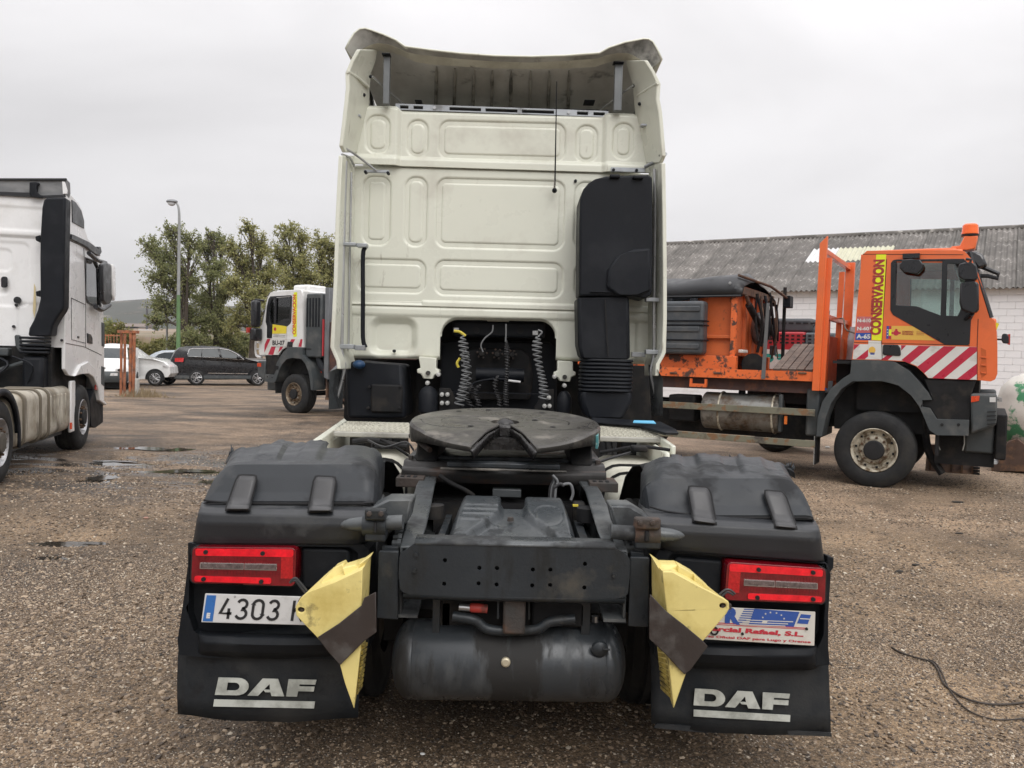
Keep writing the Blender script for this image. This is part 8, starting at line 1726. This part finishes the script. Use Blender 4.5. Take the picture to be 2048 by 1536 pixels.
# ================================================================ parked cars
car_glass = mat('car_glass', (.018, .026, .03), .08, spec=.45, var=.3, vs=1.5)
chrome2 = mat('car_chrome', (.7, .7, .7), .15, .9)
def car(nm, label, cat, loc, yaw, prof, win, paint, lower, L_, W_, arches, wheelR, rimm, sill_chrome=False, grp='cars parked beyond the yard', tail=None, head=None):
    """prof = closed side outline (x forward, z); win = glass outlines; the body narrows towards the roof"""
    t = thing(nm, label, cat, loc, yaw, grp); belt = prof['belt']; top = max(z for _, z in prof['out'])
    def half(z): return W_ / 2 - (0 if z < belt else .20 * ((z - belt) / (top - belt)) ** 1.1) - (.03 if z < .35 else 0)
    out_ = prof['out']; n = len(out_)
    # rounded in plan: ends pull in
    xs_ = [p[0] for p in out_]; xa, xb = min(xs_), max(xs_)
    def pt(x, z, f):
        e = min(x - xa, xb - x); pull = .16 * (1 - sst(0, .55, e)); return (x, f * (half(z) - pull), z)
    cx_, cz_ = sum(xs_) / n, sum(p[1] for p in out_) / n
    secs = []
    for f, sc_ in ((-1, .985), (-.985, 1.0), (-.6, 1.0), (0, 1.0), (.6, 1.0), (.985, 1), (1, .985)):
        secs.append([V(pt(cx_ + (x - cx_) * sc_, cz_ + (z - cz_) * sc_, f)) + V((0, 0, .02 * (1 - f * f) if z > belt else 0)) for x, z in out_])
    mb = MB(); mb.grid(secs, True)
    for k, f in ((0, -1), (len(secs) - 1, 1)):
        tri = tessellate_polygon([[V((p.x, 0, p.z)) for p in secs[k]]]); base = k * n
        mb.f += [tuple(base + i for i in tr) for tr in tri]; mb.m += [0] * len(tri)
    mb.build('body', paint, t, world=False, smooth=38)
    for s in (-1, 1):
        for w in win:
            MB().prism([V(pt(x, z, s)) + V((0, s * .006, 0)) for x, z in w], (0, -s * .02, 0)).build('side_window', car_glass, t, world=False)
        if win: 
            fr = prof.get('trimline')
            if fr: MB().tube([V(pt(x, z, s)) + V((0, s * .008, 0)) for x, z in fr], .014, 5).build('window_chrome', chrome2, t, world=False)
        for ax_ in arches:
            pts_ = [(ax_ + (wheelR + .075) * math.cos(a), wheelR + (wheelR + .075) * math.sin(a)) for a in [R(k) for k in range(-10, 191, 10)]]
            MB().prism([(x, s * (W_ / 2 - .012), max(.2, z)) for x, z in pts_], (0, s * .018, 0)).build('wheel_arch', gap, t, world=False)
            c = (ax_, s * (W_ / 2 + .012), wheelR); wo = wheel(t, 'wheel', c, (0, -s, 0), wheelR, .22, wheelR * .68, rimm, rubber_t, rimm, 5, W=False, face='car')
            MB().lathe([(wheelR * .68, .0), (wheelR * .63, -.004), (wheelR * .60, .03), (wheelR * .58, .09), (0, .09)], c, (0, -s, 0), 32).build('rim_barrel', gap, wo)
            mb = MB()
            for k in range(5 if W_ > 1.9 else 7):
                nsp = 5 if W_ > 1.9 else 7; a = 2 * math.pi * k / nsp + .3
                for da in (-.17, .17):
                    a0, a1 = a + da * .4, a + da * 1.1; r0, r1 = wheelR * .08, wheelR * .64
                    mb.tube([(c[0] + r0 * math.cos(a0), c[1] + s * .004, c[2] + r0 * math.sin(a0)), (c[0] + r1 * math.cos(a1), c[1] + s * .002, c[2] + r1 * math.sin(a1))], .019, 5)
            mb.lathe([(wheelR * .68, -.004), (wheelR * .65, -.008), (wheelR * .61, .005)], c, (0, -s, 0), 32); mb.lathe([(0, -.01), (wheelR * .14, -.008), (wheelR * .15, .01)], c, (0, -s, 0), 12); mb.build('spokes', rimm, wo)
        for x, z in prof.get('handles', []): MB().box((x, s * (half(z) + .012), z), (.2, .03, .03)).build('door_handle', prof.get('hm', trim), t, world=False, bevel=.008)
        for ln in prof.get('gaps', []): MB().tube([V(pt(x, z, s)) + V((0, s * .001, 0)) for x, z in ln], .006, 4).build('door_gap', gap, t, world=False)
        if lower: MB().prism([(x, s * (W_ / 2 - .01), z) for x, z in lower], (0, s * .02, 0)).build('sill', prof.get('lm', grey_p), t, world=False, bevel=.008)
        if sill_chrome: MB().bb((sill_chrome[0], s * (W_ / 2 + .01), sill_chrome[2]), (sill_chrome[1], s * (W_ / 2 + .025), sill_chrome[2] + .035)).build('sill_strip', chrome2, t, world=False)
        if prof.get('mirror'): x, z = prof['mirror']; MB().ell((x, s * (half(z) + .1), z), (.1, .13, .09), 12, 8).build('door_mirror', prof.get('mm', paint), t, world=False)
        if tail: MB().prism([V(pt(x, z, s)) + V((0, s * .008, 0)) for x, z in tail], (0, -s * .05, 0)).build('tail_lamp', mat(nm + 'tail%d' % s, (.5, .02, .02), .12, coat=.6), t, world=False)
        if head: MB().prism([V(pt(x, z, s)) + V((0, s * .008, 0)) for x, z in head], (0, -s * .05, 0)).build('headlight', MATS['lamp_clear'], t, world=False)
    return t
# black estate-sized off-roader, measured against the picture through its own frame
g0, g1 = G(393, 771, -.16), G(521, 772, -.16); yaw_s = math.degrees(math.atan2(g1.y - g0.y, g1.x - g0.x)); SF_ = Frame((g0.x, g0.y, -.16), yaw_s)
ZB = lambda a, b: (180 + a / 3.34, 380 + b / 3.34)
def HB(pts): return [(a, b + .16) for a, b in (SF_.hit(*ZB(x, y), 0) for x, y in pts)]
out_ = HB([(535, 1290), (528, 1240), (530, 1190), (545, 1150), (572, 1100), (600, 1078), (650, 1070), (760, 1066), (860, 1070), (920, 1082), (975, 1105), (1030, 1140), (1060, 1155), (1110, 1165), (1150, 1182), (1165, 1215), (1166, 1260), (1155, 1290), (1000, 1288), (780, 1290)])
out_ = [(a, max(.2, b)) for a, b in out_]
wn = [HB(q) for q in ([(655, 1130), (664, 1092), (690, 1085), (748, 1083), (742, 1138)], [(752, 1083), (852, 1084), (866, 1140), (748, 1138)], [(870, 1086), (920, 1093), (965, 1115), (1010, 1148), (882, 1142)])]
wb = HB([(1118, 1200)])[0][0] - HB([(712, 1200)])[0][0]
black_c = mat('black_car_paint', (.012, .012, .014), .3, spec=.4, var=.1, coat=.25)
prof_s = dict(out=out_, belt=HB([(800, 1142)])[0][1], trimline=HB([(1028, 1156), (868, 1145), (655, 1134), (652, 1120), (664, 1088), (690, 1082), (860, 1080), (930, 1092), (985, 1120), (1028, 1156)]), handles=HB([(762, 1160), (893, 1166)]), gaps=[HB([(748, 1140), (775, 1200), (782, 1262)]), HB([(866, 1142), (880, 1200), (880, 1262)]), HB([(1015, 1160), (1025, 1200), (1010, 1262)])], mirror=HB([(992, 1142)])[0])
side_w = 1.93
off = V((g0.x, g0.y, -.16)) + SF_.y * (side_w / 2)
car('parked_suv', 'black off-roader with silver wheels and chrome window line parked side on', 'car', (off.x, off.y, -.16), yaw_s, prof_s, wn, black_c, HB([(560, 1262), (1090, 1262), (1090, 1284), (560, 1284)]), 4.6, side_w, [HB([(712, 1200)])[0][0], HB([(1122, 1200)])[0][0]], .36, rim_s, (HB([(788, 1246)])[0][0], HB([(1055, 1246)])[0][0], HB([(900, 1250)])[0][1]), tail=HB([(568, 1146), (628, 1144), (622, 1172), (566, 1170)]))
# white coupe-backed car behind the rusty frame
g0 = G(308, 772, -.16); WF = Frame((g0.x, g0.y, -.16), 4)
def HW(pts, yl=0): return [(a, b + .16) for a, b in (WF.hit(*ZB(x, y), yl) for x, y in pts)]
out_ = HW([(-20, 1290), (-60, 1240), (-60, 1180), (-20, 1110), (40, 1060), (110, 1050), (170, 1056), (235, 1086), (290, 1130), (330, 1145), (420, 1152), (490, 1175), (522, 1205), (528, 1250), (512, 1275), (300, 1292), (100, 1292)])
out_ = [(a, max(.2, b)) for a, b in out_]
white_c = mat('white_car_paint', (.72, .72, .71), .25, var=.02, coat=.7)
wn = [HW(q) for q in ([(150, 1075), (195, 1082), (255, 1130), (160, 1125)], [(20, 1080), (140, 1072), (150, 1125), (10, 1125)])]
o2 = V((g0.x, g0.y, -.16)) + WF.y * .93
car('parked_car', 'white car with multi-spoke wheels half hidden behind the rusty gateway', 'car', (o2.x, o2.y, -.16), 4, dict(out=out_, belt=HW([(200, 1130)])[0][1], handles=[], gaps=[HW([(262, 1135), (270, 1200), (262, 1285)])], mirror=HW([(250, 1125)])[0]), wn, white_c, None, 4.5, 1.86, [HW([(434, 1230)])[0][0], HW([(434, 1230)])[0][0] - 2.8], .35, rim_s, False, head=HW([(490, 1180), (520, 1205), (516, 1215), (480, 1195)]))
# silver saloon behind both
g0 = G(330, 764, -.16); VF = Frame((g0.x, g0.y + 3.2, -.16), 3)
def HV(pts): return [(a, b + .16) for a, b in (VF.hit(*ZB(x, y), 0) for x, y in pts)]
out_ = HV([(320, 1200), (335, 1160), (370, 1140), (430, 1105), (470, 1092), (560, 1090), (660, 1100), (740, 1140), (800, 1160), (810, 1240), (790, 1262), (350, 1262), (318, 1240)]); out_ = [(a, max(.2, b)) for a, b in out_]
silver_c = mat('silver_car_paint', (.36, .40, .43), .25, .4, var=.03, coat=.7)
o3 = V((g0.x, g0.y + 3.2, -.16)) + VF.y * .9
car('parked_car', 'silver blue saloon showing between the white car and the black off-roader', 'car', (o3.x, o3.y, -.16), 3, dict(out=out_, belt=HV([(500, 1150)])[0][1], handles=[], gaps=[], trimline=HV([(410, 1152), (450, 1118), (490, 1104), (560, 1102), (600, 1112)]), mirror=HV([(430, 1152)])[0]), [HV(q) for q in ([(420, 1150), (455, 1120), (490, 1107), (565, 1106), (570, 1152)], [(575, 1152), (572, 1106), (650, 1114), (690, 1150)])], silver_c, None, 4.5, 1.8, [HV([(400, 1230)])[0][0], HV([(730, 1230)])[0][0]], .32, rim_s)

# white van facing the camera behind the corner of the white tractor unit
g0 = G(222, 778, -.12); vx, vy = g0.x - .55, g0.y
VN = thing('parked_van', 'small white van facing us with black bumper beside the rusty gateway', 'van', (P(205, 740, vy).x, vy, -.12), 0)
def vb(rows, nm, m, **k): return MB().grid(rows).build(nm, m, VN, **k)
fx0, fx1 = P(140, 740, vy).x, P(252, 740, vy).x; zf = lambda y: P(220, y, vy).z
zbt, zmid, zbon, zws, zrf = zf(765), zf(743), zf(735), zf(719), zf(695)
def ring(y, z, k): w_ = (fx1 - fx0) / 2 * k; c = (fx0 + fx1) / 2; return [(c - w_, y + .12, z), (c - w_ * .9, y + .03, z), (c - w_ * .4, y - .03, z), (c + w_ * .4, y - .03, z), (c + w_ * .9, y + .03, z), (c + w_, y + .12, z)]
vb([ring(vy + .02, zbt, .96), ring(vy - .04, zbt + .1, 1), ring(vy - .05, zmid - .05, 1), ring(vy, zmid, 1)], 'front_bumper', grey_p, smooth=60)
vb([ring(vy, zmid, .99), ring(vy + .03, zbon + .0, .98), ring(vy + .12, zbon + .08, .96), ring(vy + .5, zws - .02, .92), ring(vy + .72, zws + .04, .88)], 'bonnet', white_c, smooth=60)
vb([ring(vy + .72, zws + .04, .86), ring(vy + 1.1, (zws + zrf) / 2 + .05, .80), ring(vy + 1.45, zrf - .02, .74)], 'windscreen', car_glass, smooth=60)
vb([ring(vy + 1.42, zrf - .03, .76), ring(vy + 1.55, zrf + .03, .76), ring(vy + 3.8, zrf + .04, .76)], 'roof', white_c, smooth=60)
for s in (-1, 1):
    c = (fx0 + fx1) / 2; w_ = (fx1 - fx0) / 2
    MB().prism([(c + s * w_ * .98, vy + .15, zbt), (c + s * w_ * .98, vy + 3.8, zbt), (c + s * w_ * .98, vy + 3.8, zws), (c + s * w_ * .92, vy + .7, zws), (c + s * w_ * .97, vy + .15, zbon)], (-s * .05, 0, 0)).build('side_panel', white_c, VN)
    MB().prism([(c + s * w_ * .90, vy + .8, zws), (c + s * w_ * .90, vy + 3.8, zws), (c + s * w_ * .76, vy + 3.8, zrf), (c + s * w_ * .76, vy + 1.5, zrf)], (-s * .03, 0, 0)).build('side_window', car_glass, VN)
    MB().tube([(c + s * w_ * .88, vy + .72, zws + .05), (c + s * w_ * .76, vy + 1.48, zrf)], .05, 6).build('pillar', white_c, VN)
    a = c + s * w_ * .72; MB().box((a, vy - .03, zmid + .06), (.30, .08, .17)).build('headlight', MATS['lamp_clear'], VN, bevel=.04); MB().ell((a, vy - .06, zmid + .06), (.08, .03, .06)).build('headlight_bulb', gap, VN)
    for y in (.75, 3.2): MB().lathe([(0, 0), (.2, 0), (.3, .0), (.31, .05), (.31, .18), (0, .18)], (c + s * w_ * .99, vy + y, .18), (-s, 0, 0), 24).build('wheel', rubber_t, VN)
MB().bb(((fx0 + fx1) / 2 + .22, vy - .075, zmid - .17), ((fx0 + fx1) / 2 + .74, vy - .06, zmid - .06)).build('number_plate', plate_w, VN)
MB().bb(((fx0 + fx1) / 2 - .5, vy - .03, zmid - .04), ((fx0 + fx1) / 2 + .5, vy - .01, zmid + .0)).build('grille', gap, VN); MB().ell(((fx0 + fx1) / 2 + .25, vy + .0, zmid + .13), (.05, .02, .07), 8, 6).build('bonnet_badge', steel, VN)
MB().bb((fx0 + .05, vy + 3.75, zbt), (fx1 - .05, vy + 3.85, zrf)).build('rear_doors', white_c, VN)
MB().tube([((fx0 + fx1) / 2 + .1, vy + .85, zws + .08), ((fx0 + fx1) / 2 + .7, vy + .9, zws + .1)], .012, 5).build('wiper', gap, VN)

MB().bb((fx0 + .1, vy + .25, -.1), (fx1 - .1, vy + 3.6, zbt)).build('underbody', blackd, VN)
VN.rotation_euler.z = R(18)
# rusty steel frame standing in the yard
rf_m = mat('rusty_orange_frame', (.36, .125, .055), .75, var=.2, vs=4, dirt=((.17, .075, .045), .4, 5, .08), dirt2=((.5, .25, .16), .2, 3, .08), bump=.3, bs=20)
Yf = 28.5; zg = gz(-14, Yf)
RF = thing('rusty_gateway', 'rusty orange upright steel gateway standing in front of the white car', 'gateway', (P(258, 700, Yf).x, Yf, zg)); 
def fbox(px0, px1, py0, dy, nm='upright', z0=None): a, b = P(px0, py0, Yf + dy), P(px1, py0, Yf + dy); return MB().bb((a.x, Yf + dy - .04, zg if z0 is None else z0), (b.x, Yf + dy + .04, a.z)).build(nm, rf_m, RF, bevel=.008)
fbox(259, 264, 665, 0); fbox(266, 271, 666, .05); fbox(241, 245, 664, .3); fbox(248, 252, 668, .9)
a, b = P(241, 664, Yf + .2), P(271, 668, Yf); MB().bb((a.x, Yf - .05, a.z - .04), (b.x, Yf + .3, a.z + .06)).build('top_beam', rf_m, RF, bevel=.01); MB().bb((P(249, 775, Yf).x, Yf - .03, zg), (P(262, 775, Yf).x, Yf + .03, zg + .07)).build('foot_plate', rf_m, RF)
MB().bb((P(272, 757, Yf).x, Yf - .1, zg), (P(277, 757, Yf).x, Yf + .1, P(272, 757, Yf).z)).build('concrete_stub', mat('concrete', (.42, .41, .38), .9, var=.15, vs=5), RF, bevel=.02)
FN = thing('steel_railing', 'thin rusty railing of upright bars left of the steel gateway', 'railing', (P(222, 700, Yf + 9.5).x, Yf + 9.5, zg))
for px in (205, 211, 217, 222, 228, 234): a = P(px, 668, Yf + 9.5); MB().bb((a.x - .012, a.y - .012, zg), (a.x + .012, a.y + .012, a.z)).build('railing_bar', rf_m, FN)
a, b = P(203, 670, Yf + 9.5), P(240, 671, Yf + 9.5); MB().bb((a.x, a.y - .03, b.z - .03), (b.x, a.y + .03, b.z + .02)).build('railing_rail', rf_m, FN)
# weeds at its foot
rnd = random.Random(8); mb = MB(); c = P(285, 765, Yf)
for k in range(420):
    x = c.x + rnd.gauss(0, .45); y = Yf + rnd.gauss(.1, .25); h = rnd.uniform(.08, .42) * math.exp(-((x - c.x) / .6) ** 2) + .04; mb._add([(x - .012, y, zg - .01), (x + .012, y, zg - .01), (x + rnd.uniform(-.15, .15), y + rnd.uniform(-.1, .1), zg + h)], [(0, 1, 2)])
o = mb.build('dry_weeds', mat('dry_weed', (.26, .2, .12), .9, var=.3, vs=9), fix=False, smooth=0); o['kind'] = 'stuff'

# ================================================================ small things on the ground
def gp_(px, py, up=.006): g = G(px, py); g.z = gz(g.x, g.y) + up; return g
cb = MB().tube(smooth_pts([gp_(*q, .009) for q in ((1783, 1298), (1800, 1308), (1830, 1318), (1862, 1327), (1876, 1345), (1888, 1372), (1920, 1396), (1962, 1410), (2010, 1412), (2060, 1405), (2110, 1395))], 5), .0055, 6).build('cable', mat('muddy_cable', (.045, .035, .028), .7)); tag(cb, 'thin black cable curling over the gravel at the lower right', 'cable')
cb = MB().tube(smooth_pts([gp_(*q, .008) for q in ((1858, 1322), (1872, 1330), (1884, 1350), (1900, 1385), (1935, 1422), (1985, 1440), (2040, 1440), (2100, 1432))], 5), .004, 6).build('cable', MATS['muddy_cable']); tag(cb, 'second fainter cable half sunk in the gravel below the thin one', 'cable')
def scrap(px, py, sx_, sy_, h, label, cat, m, seed, nm):
    g = gp_(px, py, 0); rnd = random.Random(seed); mb = MB(); rows = []
    for i in range(5):
        t = math.pi * i / 4; rows.append([(g.x + sx_ * math.sin(t) * math.cos(a) * (1 + .35 * noise.noise((a, t, seed))), g.y + sy_ * math.sin(t) * math.sin(a), g.z + h * .5 - h * .5 * math.cos(t) * -1 * (1 + .3 * noise.noise((a * 2, 1, seed)))) for a in [2 * math.pi * k / 9 for k in range(9)]])
    tag(mb.grid(rows, True).build(nm, m, smooth=0), label, cat)
dk = mat('dark_lump', (.03, .026, .022), .8, var=.3, vs=20, bump=.4)
scrap(1799, 1145, .032, .02, .022, 'small dark lump on the gravel, left one of a pair right of the red lamp', 'lump', dk, 1, 'mud_lump'); scrap(1831, 1133, .036, .018, .02, 'small dark lump on the gravel, right one of a pair right of the red lamp', 'lump', dk, 2, 'mud_lump')
scrap(1915, 1006, .09, .02, .025, 'dark splinter lying on the gravel in front of the orange truck wheel', 'splinter', dk, 3, 'wood_splinter'); scrap(1918, 1068, .05, .016, .018, 'short dark splinter on the bare gravel at the right', 'splinter', dk, 4, 'wood_splinter')
scrap(845, 1509, .012, .008, .01, 'scrap of white paper on the gravel below the air tank', 'litter', mat('litter_white', (.7, .7, .68), .7), 5, 'paper_scrap'); scrap(1655, 896, .05, .03, .04, 'crumpled white litter behind the orange truck flap', 'litter', MATS['litter_white'], 6, 'paper_scrap'); scrap(292, 1037, .03, .018, .022, 'pinkish flat stone among the grey grit left of the red lamp', 'stone', mat('pink_stone', (.38, .22, .17), .8), 7, 'flat_stone')
# ================================================================ damp air: one closed box of even, thin haze round everything
hz = MB().bb((-1950, -1950, -3), (1950, 1950, 110)).build('haze', bpy.data.materials.new('haze_air'), smooth=0); hz['kind'] = 'stuff'
m = hz.data.materials[0]; m.use_nodes = True; n = m.node_tree.nodes; n.remove(n['Principled BSDF'])
v = n.new('ShaderNodeVolumePrincipled'); v.inputs['Color'].default_value = (.93, .94, .96, 1); v.inputs['Density'].default_value = .0002; v.inputs['Anisotropy'].default_value = .3
m.node_tree.links.new(v.outputs[0], n['Material Output'].inputs['Volume'])
